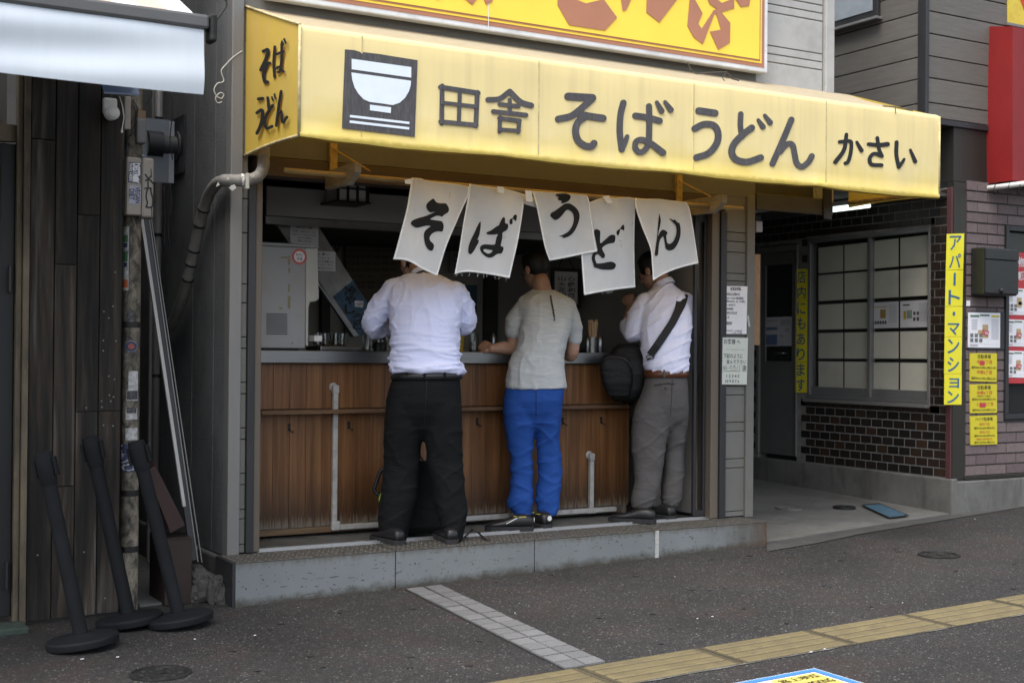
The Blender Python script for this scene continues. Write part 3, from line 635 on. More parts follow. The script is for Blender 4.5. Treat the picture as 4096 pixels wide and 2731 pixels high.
for q in (bowl, [(880, 413), (1295, 471), (1294, 544), (880, 486)], [(1008, 732), (1154, 751), (1152, 791), (1007, 771)], [(868, 803), (1282, 852), (1281, 868), (867, 820)], [(867, 841), (1281, 889), (1280, 906), (866, 859)]):
    m.poly([[fr(p, 3) for p in q]], (0, .001, 0))
m.obj('bowl_emblem', mw, AW)
tw = thing('dry_twig', 'dry forked twig caught on top of the awning under the sign', 'twig', aY(2880, 300, -.5))
P = [aY(*fB(q), -.62)+Vector((0, 0, .004)) for q in [(1308, 440), (1328, 490), (1368, 520), (1480, 512), (1580, 508), (1620, 555), (1665, 568)]]
mt = paint('twig_bark', (.07, .06, .05), .8); m = MB().tube(P, .004, 6); m.tube([P[4], aY(*fB((1550, 545)), -.62), aY(*fB((1565, 565)), -.62)], .003, 6); m.obj('stem', mt, tw)
m = MB().tube([aY(*fC(q), -.78) for q in [(752, 740), (835, 745), (960, 772)]], .004, 6); m.tube([aY(*fC(q), -.808) for q in [(838, 745), (842, 792)]], .003, 6)
tag(m.obj('dry_twig', mt), 'short black twig on the awning corner above the smallest letters', 'twig')

# ------------------------------------------------------------------ big sign above the awning
SY = -.10
SG = thing('shop_sign', 'large yellow sign board with brown border and cut off brown lettering', 'sign', (1.8, SY, 3.3))
e0, e1 = aY(1101, 0, SY), aY(3064, 290, SY); zb = (e0.z+e1.z)/2; xr = aY(3072, 150, SY).x
msy = paint('sign_yellow', (.82, .58, .06), .4, var=.04, vs=3); msb = paint('sign_brown', (.36, .155, .09), .45, var=.06, vs=6); msw = paint('sign_frame_white', (.62, .62, .62), .4, .1, .1, 5, dirt=(.2, .19, .16), dirt_amt=.35)
ZTOP = 4.9; XL = -.02
MB().box((XL, SY, zb), (xr, -.035, ZTOP)).obj('frame', msw, SG, bevel=.008)
dz = (aY(2400, 170, SY).z-aY(2400, 190, SY).z)/20   # metres per photo pixel
def band(i, depth, mat, name):
    MB().box((XL+i*dz, SY-depth, zb+i*dz), (xr-i*dz*1.05, SY-depth+.004, ZTOP-i*dz)).obj(name, mat, SG)
band(21, .003, msb, 'brown_border'); band(37, .006, msy, 'yellow_face'); band(46, .009, msb, 'brown_line'); band(52, .012, msy, 'yellow_face')
x = aY(1950, 60, SY).x; MB().box((x-.002, SY-.0135, zb), (x+.002, SY-.011, ZTOP)).obj('seam', msw, SG)
def sp_(q): return aY(*q, SY)+Vector((0, -.0165, 0))
for P in ([(395, -80), (392, 40), (472, 180), (722, 218), (806, 127), (712, 0), (590, 30), (515, 0), (480, -80)], [(825, -60), (845, 82), (870, 75), (930, -60)], [(1014, -60), (1010, 92), (1100, 162), (1270, -60)],
          [(1316, -50), (1296, 185), (1340, 265), (1403, 312), (1482, 105), (1495, 98), (1530, 212), (1453, 225), (1510, 352), (1591, 302), (1594, 165), (1532, 90), (1622, 62), (1620, -20), (1590, 5), (1535, 27), (1480, -20), (1425, -25), (1452, 35), (1503, 68), (1480, 75), (1395, 205), (1370, 170), (1401, 97), (1330, -30)],
          [(1618, -20), (1668, 55), (1725, 45), (1740, -40)]):
    MB().poly([[sp_(fB(q)) for q in P]], (0, .003, 0)).obj('letter', msb, SG)
for P in ([(1590, -60), (1715, 40), (1790, -60)], [(1770, -60), (1810, 38), (1855, 18), (1860, -60)], [(1455, -20), (1474, 8), (1492, -20)]):
    MB().poly([[sp_(fA(q)) for q in P]], (0, .003, 0)).obj('letter', msb, SG)

# ------------------------------------------------------------------ curtain pole and noren
PZ = 2.292; PYY = -.30
CP = thing('curtain_pole', 'bamboo coloured pole resting in two pale wooden brackets', 'pole', (1.5, PYY, PZ))
M['pole'] = paint('old_bamboo', (.34, .23, .09), .55, 0, .3, 9, (.4, 1, 1), dirt=(.06, .045, .03), dirt_amt=.6, ds=8)
MB().tube([(.02, PYY, PZ+.004), (1, PYY, PZ), (2, PYY, PZ-.004), (3.07, PYY, PZ-.004)], .015, 10).obj('pole', M['pole'], CP, smooth=True)
mbk = m_wood('bracket_wood', [(.2, (.20, .16, .11)), (.8, (.34, .29, .20))], scale=(9, 2, 9), rand=.1)
for X in (.375, 2.82):
    k = MB(); pr = [(0, 2.235), (-.40, 2.235), (-.455, 2.27), (-.455, 2.325), (-.30, 2.325), (0, 2.37)]
    pr = [(-.03, 2.25), (-.33, 2.245), (-.43, 2.30), (-.43, 2.345), (-.40, 2.35), (-.03, 2.345)]
    k.poly([[(X-.02, y, z) for y, z in pr]], (.04, 0, 0)); k.obj('bracket', mbk, CP, bevel=.003)
m_cl, t, b = new_mat('noren_cloth'); v = coords(t, world=True)
c = ramp(t, nz(t, v, 4, 5, .6), [(.3, (.70, .70, .69)), (.7, (.80, .80, .78))]); st = ramp(t, nz(t, v, 11, 3, .5), [(.70, 0), (.78, .5)]); c = mix(t, st, c, (.42, .35, .2))
t.links.new(c, b.inputs['Base Color']); b.inputs['Roughness'].default_value = .85; b.inputs['Specular IOR Level'].default_value = .15
mpx = N(t, 'Mapping'); mpx.inputs['Scale'].default_value = (1, 1, .3); t.links.new(v, mpx.inputs[0]); bump(t, b, nz(t, mpx.outputs[0], 8, 3, .5, .4), .7, .025)
tr = N(t, 'BsdfTranslucent'); t.links.new(c, tr.inputs[0]); ms = N(t, 'MixShader'); ms.inputs[0].default_value = .32
t.links.new(b.outputs[0], ms.inputs[1]); t.links.new(tr.outputs[0], ms.inputs[2]); t.links.new(ms.outputs[0], t.nodes['Material Output'].inputs[0]); M['cloth'] = m_cl
NR = thing('noren_curtain', 'white split curtain brushed with black letters hanging from the pole', 'curtain', (1.5, PYY, PZ))
fn, fm = zf(1560, 700, .28693), zf(2080, 700, .31883)
def coons(top, right, bottom, left, n, m_):
    def L(c, k): 
        c = [np.array(p, float) for p in smooth_line(c, 6)]; d = np.cumsum([0]+[np.linalg.norm(c[i+1]-c[i]) for i in range(len(c)-1)]); d /= d[-1]
        return np.array([[np.interp(s, d, [p[a] for p in c]) for a in (0, 1)] for s in np.linspace(0, 1, k+1)])
    T, B, A, R = L(top, n), L(bottom, n), L(left, m_), L(right, m_); out = []
    for j in range(m_+1):
        v = j/m_
        for i in range(n+1):
            u = i/n; out.append((1-v)*T[i]+v*B[i]+(1-u)*A[j]+u*R[j]-((1-u)*(1-v)*T[0]+u*(1-v)*T[n]+(1-u)*v*B[0]+u*v*B[n]))
    return out
def panel(fr, top, right, bottom, left, Yf, glyphs, name='curtain_panel'):
    """cloth panel from its outline; Yf(x, z) is the depth of the waving cloth"""
    def to3(q, off=0):
        p = aY(*q, PYY-.02)
        for _ in range(3): p = aY(*q, Yf(p.x, p.z))
        return p+Vector((0, -off, 0))
    n, m_ = 44, 56; pts = [to3(fr(q)) for q in coons(top, right, bottom, left, n, m_)]
    fs = [(j*(n+1)+i, (j+1)*(n+1)+i, (j+1)*(n+1)+i+1, j*(n+1)+i+1) for j in range(m_) for i in range(n)]
    o = MB().add(pts, fs).obj(name, M['cloth'], NR, smooth=True, fix=False)
    s = o.modifiers.new('thick', 'SOLIDIFY'); s.thickness = .0016; s.offset = 0
    # stitched hems: a narrow raised band along both sides and the foot
    def edge(idx): 
        P = [pts[i] for i in idx]; return P
    hem = MB(); L_ = [edge([j*(n+1) for j in range(m_+1)]), edge([j*(n+1)+n for j in range(m_+1)]), edge([m_*(n+1)+i for i in range(n+1)])]
    I_ = [[pts[j*(n+1)+1] for j in range(m_+1)], [pts[j*(n+1)+n-1] for j in range(m_+1)], [pts[(m_-1)*(n+1)+i] for i in range(n+1)]]
    for A, B in zip(L_, I_):
        k = len(A); q = []
        for a, b_ in zip(A, B):
            d = (b_-a); d = d.normalized()*.011 if d.length > 1e-6 else d; q += [a+Vector((0, -.002, 0)), a+d+Vector((0, -.003, 0))]
        hem.add(q, [(2*i, 2*i+1, 2*i+3, 2*i+2) for i in range(k-1)])
    h = hem.obj('hem', M['hem'], o, smooth=True); s = h.modifiers.new('thick', 'SOLIDIFY'); s.thickness = .0012
    for loops in glyphs:
        P = [[Vector((q[0], q[1], 0)) for q in (smooth_line(l+[l[0]], 4)[:-1])] for l in loops]; fl = [p for l in P for p in l]
        bm = bmesh.new(); vv = [bm.verts.new(p) for p in fl]
        for tri in geometry.tessellate_polygon(P):
            try: bm.faces.new([vv[i] for i in tri])
            except ValueError: pass
        for _ in range(4):
            es = [e for e in bm.edges if e.calc_length() > 34]
            if not es: break
            bmesh.ops.subdivide_edges(bm, edges=es, cuts=1); bmesh.ops.triangulate(bm, faces=bm.faces)
        for v_ in bm.verts: v_.co = to3(fr((v_.co.x, v_.co.y)), .0042)
        me = bpy.data.meshes.new('glyph'); bm.to_mesh(me); bm.free(); mesh_obj('glyph', me, M['ink_cloth'], o)
    return o, pts
M['hem'] = paint('hem_cloth', (.84, .84, .82), .85, var=.08, vs=40, bmp=.6, bs=200); M['ink_cloth'] = flat('dyed_black', (.011, .011, .011), .85)
wv = lambda a, b, c, ph, y0: (lambda x, z: y0-.026*math.sin(x*a+ph)*min(1, max(0, (PZ-z)/.35))-.015*math.sin(x*b+z*6+ph*2)*min(1, max(0, (PZ-z)/.2))-c*(PZ-z))
g_so = [[(600, 330), (618, 350), (640, 378), (690, 396), (770, 398), (800, 432), (818, 475), (805, 520), (750, 556), (722, 582), (690, 572), (640, 572), (590, 595), (556, 618), (600, 628), (690, 640), (725, 655), (744, 710), (735, 770), (718, 790), (660, 786), (600, 806), (560, 845), (546, 885), (562, 925), (600, 960), (608, 1000), (590, 1050), (558, 1056), (520, 1030), (490, 975), (474, 910), (468, 830), (485, 780), (520, 745), (560, 716), (520, 706), (460, 716), (385, 735), (340, 728), (292, 690), (288, 665), (310, 635), (380, 605), (470, 580), (560, 545), (622, 514), (580, 522), (540, 515), (510, 475), (500, 430), (520, 390), (565, 350)]]
g_ha = [[[(1258, 645), (1260, 700), (1250, 780), (1240, 840), (1214, 902), (1232, 905), (1228, 945), (1205, 985), (1170, 1050), (1125, 1104), (1092, 1088), (1086, 1050), (1095, 985), (1125, 900), (1170, 810), (1225, 690)]],
        [[(1588, 585), (1600, 620), (1602, 670), (1635, 685), (1642, 725), (1625, 765), (1580, 795), (1562, 815), (1560, 880), (1545, 950), (1540, 990), (1572, 1005), (1576, 1040), (1550, 1092), (1490, 1102), (1430, 1142), (1375, 1152), (1320, 1128), (1270, 1080), (1250, 1030), (1262, 990), (1310, 968), (1380, 970), (1452, 970), (1468, 920), (1480, 870), (1498, 828), (1440, 832), (1380, 832), (1342, 820), (1345, 800), (1400, 775), (1450, 740), (1485, 715), (1510, 705), (1530, 665), (1560, 605)], [(1302, 1036), (1300, 1060), (1330, 1082), (1360, 1096), (1400, 1085), (1424, 1054), (1380, 1042), (1330, 1034)]],
        [[(1752, 548), (1764, 575), (1758, 620), (1748, 644), (1730, 628), (1708, 612), (1702, 640), (1706, 665), (1690, 688), (1666, 684), (1662, 640), (1672, 615), (1705, 602), (1718, 570)]]]
g_u = [[[(445, 238), (500, 234), (570, 234), (615, 248), (630, 280), (612, 318), (570, 345), (512, 357), (518, 330), (470, 310), (478, 280), (450, 262)]],
       [[(556, 362), (610, 358), (650, 375), (700, 415), (735, 470), (742, 540), (720, 620), (675, 710), (610, 770), (530, 794), (536, 775), (486, 770), (530, 752), (600, 712), (645, 650), (668, 580), (668, 520), (650, 472), (610, 442), (575, 445), (530, 500), (480, 550), (435, 566), (400, 540), (378, 515), (385, 480), (420, 460), (470, 425)]]]
g_do = [[[(930, 690), (955, 680), (995, 698), (1002, 730), (1000, 800), (1006, 856), (1060, 815), (1120, 762), (1160, 750), (1188, 765), (1190, 810), (1175, 848), (1110, 862), (1060, 885), (1026, 918), (1035, 950), (1060, 1000), (1055, 1036), (1030, 1042), (1005, 1020), (975, 995), (945, 1005), (936, 1050), (950, 1090), (965, 1110), (1040, 1104), (1110, 1090), (1160, 1092), (1196, 1120), (1190, 1160), (1150, 1188), (1030, 1186), (960, 1168), (928, 1158), (915, 1120), (897, 1060), (900, 1010), (930, 965), (965, 950), (960, 900), (940, 800), (925, 720)]],
        [[(1292, 625), (1304, 645), (1300, 698), (1285, 690), (1255, 682), (1245, 720), (1230, 758), (1212, 748), (1206, 715), (1225, 690), (1252, 672), (1275, 635)]]]
g_nn = [[[(1744, 480), (1752, 520), (1762, 570), (1752, 640), (1735, 710), (1728, 768), (1750, 720), (1785, 688), (1830, 705), (1846, 735), (1830, 760), (1838, 830), (1850, 858), (1880, 862), (1920, 830), (1950, 760), (1958, 690), (1945, 630), (1910, 590), (1868, 550), (1880, 548), (1920, 568), (1935, 560), (1975, 598), (1995, 605), (2010, 680), (2005, 770), (1975, 860), (1925, 930), (1870, 947), (1830, 928), (1812, 870), (1800, 790), (1785, 775), (1755, 810), (1738, 880), (1728, 990), (1712, 1014), (1690, 1010), (1690, 960), (1712, 800), (1725, 660), (1735, 540)]]]
panel(fn, [(302, 40), (420, 48), (540, 84), (760, 108), (925, 128), (1105, 160)], [(1105, 160), (1086, 302), (1010, 470), (900, 720), (780, 1010), (658, 1408)], [(42, 1178), (180, 1184), (300, 1222), (430, 1300), (540, 1355), (658, 1408)], [(302, 40), (232, 470), (130, 860), (42, 1178)], wv(9, 21, .02, .4, PYY-.018), [g_so])
panel(fn, [(1106, 122), (1260, 150), (1480, 178), (1600, 190), (1880, 270)], [(1880, 270), (1862, 420), (1790, 880), (1664, 1440)], [(898, 1385), (990, 1360), (1100, 1352), (1250, 1368), (1450, 1398), (1664, 1440)], [(1106, 122), (1086, 302), (1010, 740), (960, 1060), (898, 1385)], wv(8, 17, .03, 1.9, PYY-.018), g_ha)
m = MB()   # slack header between the second and third panel
a_, b_ = [aY(*fn(q), PYY-.02) for q in [(1850, 262), (1990, 305), (2110, 335)]], [aY(*fn(q), PYY-.03) for q in [(1866, 402), (1990, 440), (2110, 470)]]
m.add([p for q in zip(a_, b_) for p in q], [(0, 1, 3, 2), (2, 3, 5, 4)]); o = m.obj('header', M['cloth'], NR, smooth=True); o.modifiers.new('t', 'SOLIDIFY').thickness = .002
panel(fm, [(152, 205), (400, 218), (640, 236), (832, 254)], [(832, 254), (866, 330), (905, 600), (940, 820), (966, 962)], [(370, 1076), (560, 1042), (760, 1000), (966, 962)], [(152, 205), (200, 370), (248, 600), (310, 900), (370, 1076)], wv(8, 19, .05, 3.0, PYY-.045), g_u)
panel(fm, [(700, 420), (866, 345), (1050, 282), (1200, 286), (1370, 278), (1458, 310)], [(1458, 310), (1442, 480), (1432, 900), (1444, 1410)], [(804, 1508), (1000, 1470), (1220, 1436), (1444, 1410)], [(700, 420), (735, 760), (768, 1010), (785, 1260), (804, 1508)], wv(7, 18, -.03, .9, PYY-.016), g_do)
panel(fm, [(1440, 290), (1560, 300), (1740, 300), (1900, 320), (2085, 342)], [(2085, 342), (2130, 440), (2180, 720), (2236, 1108)], [(1668, 1326), (1760, 1268), (1900, 1202), (2060, 1150), (2236, 1108)], [(1440, 290), (1450, 415), (1540, 680), (1635, 920), (1656, 1120), (1668, 1326)], wv(8, 16, .06, 2.2, PYY-.020), g_nn)
m = MB()
for fr_, q in ((fn, [(1494, 160), (1588, 172), (1590, 258), (1497, 238)]), (fm, [(66, 192), (150, 200), (158, 340), (80, 328)]), (fm, [(1036, 268), (1118, 256), (1156, 348), (1094, 358)]), (fn, [(205, 70), (300, 50), (296, 130), (215, 122)])):
    MB().poly([[aY(*fr_(p), PYY-.06 if fr_ is fn or q[0][0] < 900 else PYY-.042) for p in q]], (0, .003, 0)).obj('loop', M['hem'], NR)
m = MB()
for x, y in [(940, 1372), (1010, 1360), (1110, 1365), (1220, 1380), (1235, 1375), (1310, 1385), (1360, 1390), (1470, 1408), (1520, 1418), (1625, 1440)]:
    p = aY(*fn((x, y)), PYY-.02); m.tube([p, p+Vector((random.uniform(-.008, .004), 0, -.008)), p+Vector((random.uniform(-.014, .006), 0, -random.uniform(.012, .02)))], .0007, 4)
for x, y in [(1030, 1462), (1100, 1450), (1120, 1450), (1160, 1442), (720, 1010), (745, 1005)]:
    p = aY(*fm((x, y)), PYY-.02); m.tube([p, p+Vector((random.uniform(-.006, .006), 0, -.008)), p+Vector((random.uniform(-.01, .01), 0, -.016))], .0007, 4)
m.obj('frayed_thread', M['hem'], NR)

# ------------------------------------------------------------------ counter
CY = .50; cz0, cz1 = 1.297, 1.370
CT = thing('counter', 'brown boarded standing counter with a steel edge and a foot worn shelf', 'counter', (1.4, CY, .3))
M['cwood'] = m_wood('counter_boards', [(.3, (.078, .032, .011)), (.5, (.138, .060, .021)), (.70, (.23, .112, .045))], scale=(22, 22, .8), rough=.4, grain=9, rand=.12, bmp=.15, extra=worn_bottom)
x = .165; shz = 1.03; bw = .1005
while x < 2.72:
    MB().box((x+.0006, CY, shz+.001), (x+bw-.0006, CY+.018, cz0-.002)).obj('board', M['cwood'], CT, bevel=.0014)
    MB().box((x+.0006, CY+random.uniform(0, .001), .352 if x > .8 else .34), (x+bw-.0006, CY+.019, shz-.030)).obj('board', M['cwood'], CT, bevel=.0014)
    x += bw
MB().box((.165, CY+.02, .3), (2.72, CY+.05, cz0)).obj('carcass', M['inner_dark'], CT)
MB().box((.166, CY-.006, .302), (.80, CY+.018, .338)).obj('skirting', m_wood('skirting_wood', [(.3, (.09, .05, .025)), (.7, (.17, .11, .06))], scale=(1.2, 20, 20), rand=.1), CT, bevel=.003)
MB().box((.801, CY+.004, .302), (2.72, CY+.018, .350)).obj('skirting', paint('worn_skirting', (.12, .105, .085), .8, var=.4, vs=18, dirt=(.03, .02, .015), dirt_amt=.8), CT)
MB().box((.165, CY-.085, shz-.027), (2.72, CY+.02, shz-.003)).obj('shelf', m_wood('shelf_wood', [(.3, (.06, .028, .014)), (.7, (.16, .09, .045))], scale=(1.2, 18, 18), rand=.05), CT, bevel=.003)
MB().box((.165, CY-.055, cz0), (2.76, CY-.002, cz1)).obj('steel_edge', M['steel'], CT, bevel=.004)
MB().box((.165, CY-.0015, cz1-.03), (2.76, 1.02, cz1-.001)).obj('counter_top', M['steel_dull'], CT, bevel=.002)
MB().box((2.722, CY+.0, .3), (2.76, 1.0, cz0-.001)).obj('end_panel', M['cwood'], CT)
for px, py in ((1157, 1708), (1395, 1700), (1908, 1685), (2251, 1683), (2404, 1680)):
    p = aY(px, py, CY-.001); k = MB().box((p.x-.007, CY-.004, p.z-.022), (p.x+.007, CY-.0005, p.z+.022))
    k.tube([(p.x, CY-.004, p.z-.006), (p.x+.004, CY-.022, p.z-.022), (p.x+.008, CY-.034, p.z-.030), (p.x+.011, CY-.042, p.z-.020)], .0032, 6); k.tube([(p.x, CY-.004, p.z+.012), (p.x, CY-.02, p.z+.016)], .003, 6); k.obj('hook', M['black'], CT, smooth=40)
# white cable duct run
DC = thing('cable_duct', 'grey white plastic cable duct rising in two capped risers on the counter front', 'cable duct', (.73, .45, .32))
md = paint('duct_plastic', (.36, .35, .33), .5, var=.1, vs=14, dirt=(.12, .10, .08), dirt_amt=.5, ds=20)
w = .0155
r1 = aY(1338, 1900, CY-.02).x; zc = aY(1338, 1540, CY-.02).z; zj = .348
MB().box((r1-w, CY-.034, zj-.012), (r1+w, CY-.003, zc)).obj('riser', md, DC, bevel=.005)
for X, zz_ in ((r1, zc), (aY(2365, 1830, CY-.02).x, aY(2365, 1812, CY-.02).z)):
    k = MB().rings([[(X+sx*(w+.005), y, z) for sx, y in ((-1, CY-.038), (1, CY-.038), (1, CY-.002), (-1, CY-.002))] for z in (zz_-.05, zz_)]); k.obj('cap', md, DC, bevel=.007)
    MB().lathe((X-.006, CY-.0005, zz_-.012), [(.026, 0), (.026, .006), (.02, .012)], 20, (0, -1, 0)).obj('wall_plate', md, DC, smooth=40)
r2 = aY(2365, 1900, CY-.02).x
MB().box((r1-w-.003, CY-.037, zj-.035), (r1+w+.02, CY-.003, zj+.02)).obj('elbow', md, DC, bevel=.008)
MB().box((r1+w+.021, CY-.034, zj-.033), (2.66, CY-.003, zj-.002)).obj('run', md, DC, bevel=.005)
MB().box((r2-w, CY-.034, zj), (r2+w, CY-.003, aY(2365, 1812, CY-.02).z-.05)).obj('riser', md, DC, bevel=.005)
MB().box((r2-w-.02, CY-.037, zj-.036), (r2+w+.02, CY-.003, zj+.0)).obj('tee', md, DC, bevel=.006)
# ------------------------------------------------------------------ things on and behind the counter
TOP = cz1
WD = thing('water_dispenser', 'pale grey boxy drink dispenser with louvres at the left end of the counter', 'dispenser', (.3, .55, TOP))
mwd = paint('dispenser_enamel', (.27, .275, .28), .4, var=.05, vs=3, dirt=(.22, .2, .15), dirt_amt=.3, ds=7)
DY = .47
P = lambda *q: aY(*q, DY)
zt = P(1100, 985).z; x1 = P(1224, 1200).x; x2 = P(1276, 1100).x; zb_ = TOP+.012
MB().box((.17, DY, zb_), (x1-.001, DY+.36, zt)).obj('cabinet', mwd, WD, bevel=.008)
k = MB(); pr = [P(1226, 992), P(1274, 992), P(1279, 1195), P(1268, 1205), P(1245, 1208), P(1238, 1225), P(1237, 1384), P(1226, 1384)]
k.poly([[Vector((p.x, DY+.012, max(p.z, zb_))) for p in pr]], (0, .30, 0)); k.obj('tap_side', paint('dispenser_side', (.40, .40, .37), .45, var=.05), WD, bevel=.006)
MB().box((.172, DY+.002, zt+.001), (x2, DY+.36, zt+.022)).obj('lid', mwd, WD, bevel=.008)
m = MB()
for i in range(11):
    a, b_ = P(1065, 1254+i*8), P(1149, 1254+i*8); m.box((a.x, DY-.0025, a.z-.0035), (b_.x, DY+.001, a.z+.0012))
m.obj('louvre', M['black'], WD)
a = P(1265, 1358); MB().box((a.x-.024, DY-.03, a.z-.012), (a.x+.026, DY+.12, a.z+.024)).obj('drip_tray', M['white'], WD, bevel=.005)
MB().lathe(P(1169, 1372)+Vector((0, -.001, 0)), [(.006, 0), (.006, .004)], 12, (0, -1, 0)).obj('screw', M['steel'], WD)
sk = MB().lathe(P(1197, 1027)+Vector((0, -.0005, 0)), [(.045, 0), (.045, .0015)], 32, (0, -1, 0)).obj('sticker', flat('sticker_red', (.50, .09, .07)), WD); sk['label'] = 'round red shop sticker with a white centre'
m = MB(); c = P(1197, 1027); m.lathe(c+Vector((0, -.0022, 0)), [(.033, 0), (.033, .0008)], 32, (0, -1, 0)); m.obj('sticker_disc', M['paper'], sk)
m = MB(); text(m, 'かさい', c+Vector((-.022, -.0038, .003)), (.044, 0, 0), (0, 0, .017), .02); text(m, 'そば', c+Vector((-.016, -.0038, -.021)), (.034, 0, 0), (0, 0, .019), .02); m.obj('sticker_print', M['ink'], sk)
m = MB()
for q in ([(1150, 1035), (1162, 1036), (1160, 1060), (1151, 1060)], [(1152, 1070), (1160, 1072), (1161, 1092), (1154, 1092)], [(1153, 1135), (1160, 1136), (1158, 1165), (1151, 1172)], [(1151, 1185), (1162, 1184), (1161, 1235), (1150, 1232)], [(1116, 1230), (1128, 1228), (1130, 1236), (1118, 1238)], [(1122, 1027), (1160, 1024), (1161, 1032), (1123, 1034)]):
    m.poly([[P(*p)+Vector((0, -.0012, 0)) for p in q]])
m.obj('tape_mark', flat('old_tape', (.22, .19, .12)), WD)
# feet
MB().box((.20, DY+.03, TOP), (x1-.03, DY+.33, zb_+.004)).obj('foot', M['black'], WD)

# slanted steel chute with notices and the chilled-noodle poster
CHY = .98
CH = thing('steel_chute', 'dull slanted stainless steel chute leaning down behind the dispenser', 'chute', (.9, CHY, TOP))
P = lambda *q: aY(*q, CHY)
MB().poly([[P(*q) for q in [(1095, 884), (1275, 906), (1496, 1252), (1445, 1345), (1412, 1347), (1285, 1140), (1165, 964)]]], (0, .05, 0)).obj('panel', M['steel_dull'], CH, bevel=.004)
m = MB(); m.bar(P(1097, 886)+Vector((0, -.006, 0)), P(1414, 1345)+Vector((0, -.006, 0)), .012, .03, (0, 1, 0)); m.obj('edge_rail', M['steel'], CH)
po = thing('poster', 'dark blue chilled noodle poster stuck on the lower end of the steel chute', 'poster', P(1420, 1230))
PB = lambda *q: aY(*q, CHY-.004)
MB().poly([[PB(*q) for q in [(1333, 1186), (1413, 1121), (1494, 1250), (1445, 1343), (1436, 1340)]]], (0, .002, 0)).obj('sheet', paint('poster_blue', (.022, .065, .12), .45, var=.5, vs=14), po)
m = MB()
for ch, cx, cy, s in (('冷', 1401, 1163, 50), ('や', 1401, 1200, 46), ('し', 1401, 1236, 46), ('う', 1432, 1270, 42), ('ど', 1432, 1300, 42)):
    p = aY(cx-s/2, cy+s/2.4, CHY-.007); ex = aY(cx+s/2, cy+s/2.4, CHY-.007)-p; ey = aY(cx-s/2, cy-s/2.4, CHY-.007)-p; text(m, ch, p, ex, ey, .03)
m.obj('lettering', M['ink'], po)
pt = MB().poly([[aY(*q, CHY-.008) for q in [(1419, 1202), (1454, 1205), (1452, 1230), (1420, 1226)]]], (0, .001, 0)).obj('price_tag', M['paper'], po)
m = MB(); p = aY(1423, 1224, CHY-.0095); text(m, '+50円', p, aY(1450, 1227, CHY-.0095)-p, aY(1424, 1208, CHY-.0095)-p, .01); m.obj('price', M['ink'], pt)
def notice(name, label, cat, quad, Y, lines, mat=None, axis='Y', group=None, ink=None, curl=0, back=.003):
    """a sheet of paper on a wall; quad: photo pixels top-left, top-right, bottom-right, bottom-left; lines: (text, u0, v0, u1, v1) in the sheet"""
    f = (lambda q, o=0: aY(q[0], q[1], Y-o)) if axis == 'Y' else (lambda q, o=0: aX(q[0], q[1], Y-o))
    tl, tr_, br, bl = [Vector(f(q)) for q in quad]; out = Vector((0, -1, 0)) if axis == 'Y' else Vector((-1, 0, 0))
    o = MB().slab([tl, tr_, br, bl], -out*back).obj(name, mat or M['paper']); tag(o, label, cat, group)
    by = {}
    for L_ in lines:
        body, u0, v0, u1, v1 = L_[:5]; im = L_[5] if len(L_) > 5 else (ink or M['ink']); bo = L_[6] if len(L_) > 6 else .008
        at = lambda u_, v_: (tl.lerp(tr_, u_)).lerp(bl.lerp(br, u_), v_)+out*(.0016+.0006*(len(L_) > 7))
        m = by.setdefault(im.name, (MB(), im))[0]; p = at(u0, v1)
        if body is None: m.add([at(u0, v0), at(u1, v0), at(u1, v1), at(u0, v1)], [(0, 1, 2, 3)])
        else: text(MB(), body, p, at(u1, v1)-p, at(u0, v0)-p, bo, L_[8] if len(L_) > 8 else 'both').obj('print', im, o, fix=False)
    for mm, im in by.values():
        if mm.v: tag(mm.obj('print', im, o, fix=False), kind='stuff')
    return o
notice('notice', 'small printed notice at the top of the steel chute', 'notice', [(1162, 896), (1274, 904), (1273, 982), (1161, 972)], CHY-.003,
       [('混雑する店内へのお願い', .2, .07, .8, .2), ('お客様へ　食器はカウンターの上に', .08, .3, .92, .4), ('お戻し下さい　ありがとうございます', .08, .46, .92, .56), ('またのご来店を', .25, .62, .75, .72), ('お待ちしております', .25, .78, .75, .9)])
notice('notice', 'printed notice half hidden behind the dispenser on the steel chute', 'notice', [(1240, 1003), (1342, 1007), (1342, 1086), (1240, 1080)], CHY-.003,
       [('お 願 い', .3, .07, .75, .22), ('つゆ（うがい）は', .1, .28, .75, .4), ('ほどほどが適量です。', .1, .46, .95, .58), ('お願いいたします。', .1, .62, .9, .74), ('田舎そば かさい', .2, .8, .9, .94)])
MENU = thing('menu_board', 'dark wooden price board lettered with noodle dishes on the kitchen wall', 'menu board', (1.0, 2.2, 1.8))
MY = 2.24; PM = lambda *q: aY(*q, MY)
MB().box((PM(1382, 1200).x, MY, PM(1450, 1330).z), (PM(1640, 1200).x, MY+.02, PM(1450, 905).z)).obj('panel', paint('menu_wood', (.12, .092, .06), .6, 0, .2, 5, (.4, 1, 4)), MENU)
for i, (nm, pr) in enumerate([('きつね', '¥460　¥540　¥370'), ('コロッケ', '¥470　¥550　¥380'), ('かき揚げ', '¥480　¥560　¥390'), ('ごぼう天', '¥490　¥570　¥400'), ('ちくわ天', '¥500　¥580　¥410'), ('ア ジ 天', '¥510　¥590　¥420'), ('イ カ 天', '¥520　¥600　¥430')]):
    y = 922+i*26
    for body, xa_, xb_, s in [(nm, 1390, 1438, 14), ('そば・うどん', 1444, 1488, 9)]+[(q_, 1493+35*j, 1520+35*j, 9) for j, q_ in enumerate(pr.split('　'))]:
        p = aY(xa_, y+s/2+1, MY-.002)
        text(MB(), body, p, aY(xb_, y+s/2+3, MY-.002)-p, aY(xa_, y-s/2+1, MY-.002)-p, .01).obj('price_line', M['ink'], MENU, fix=False)
m = MB()
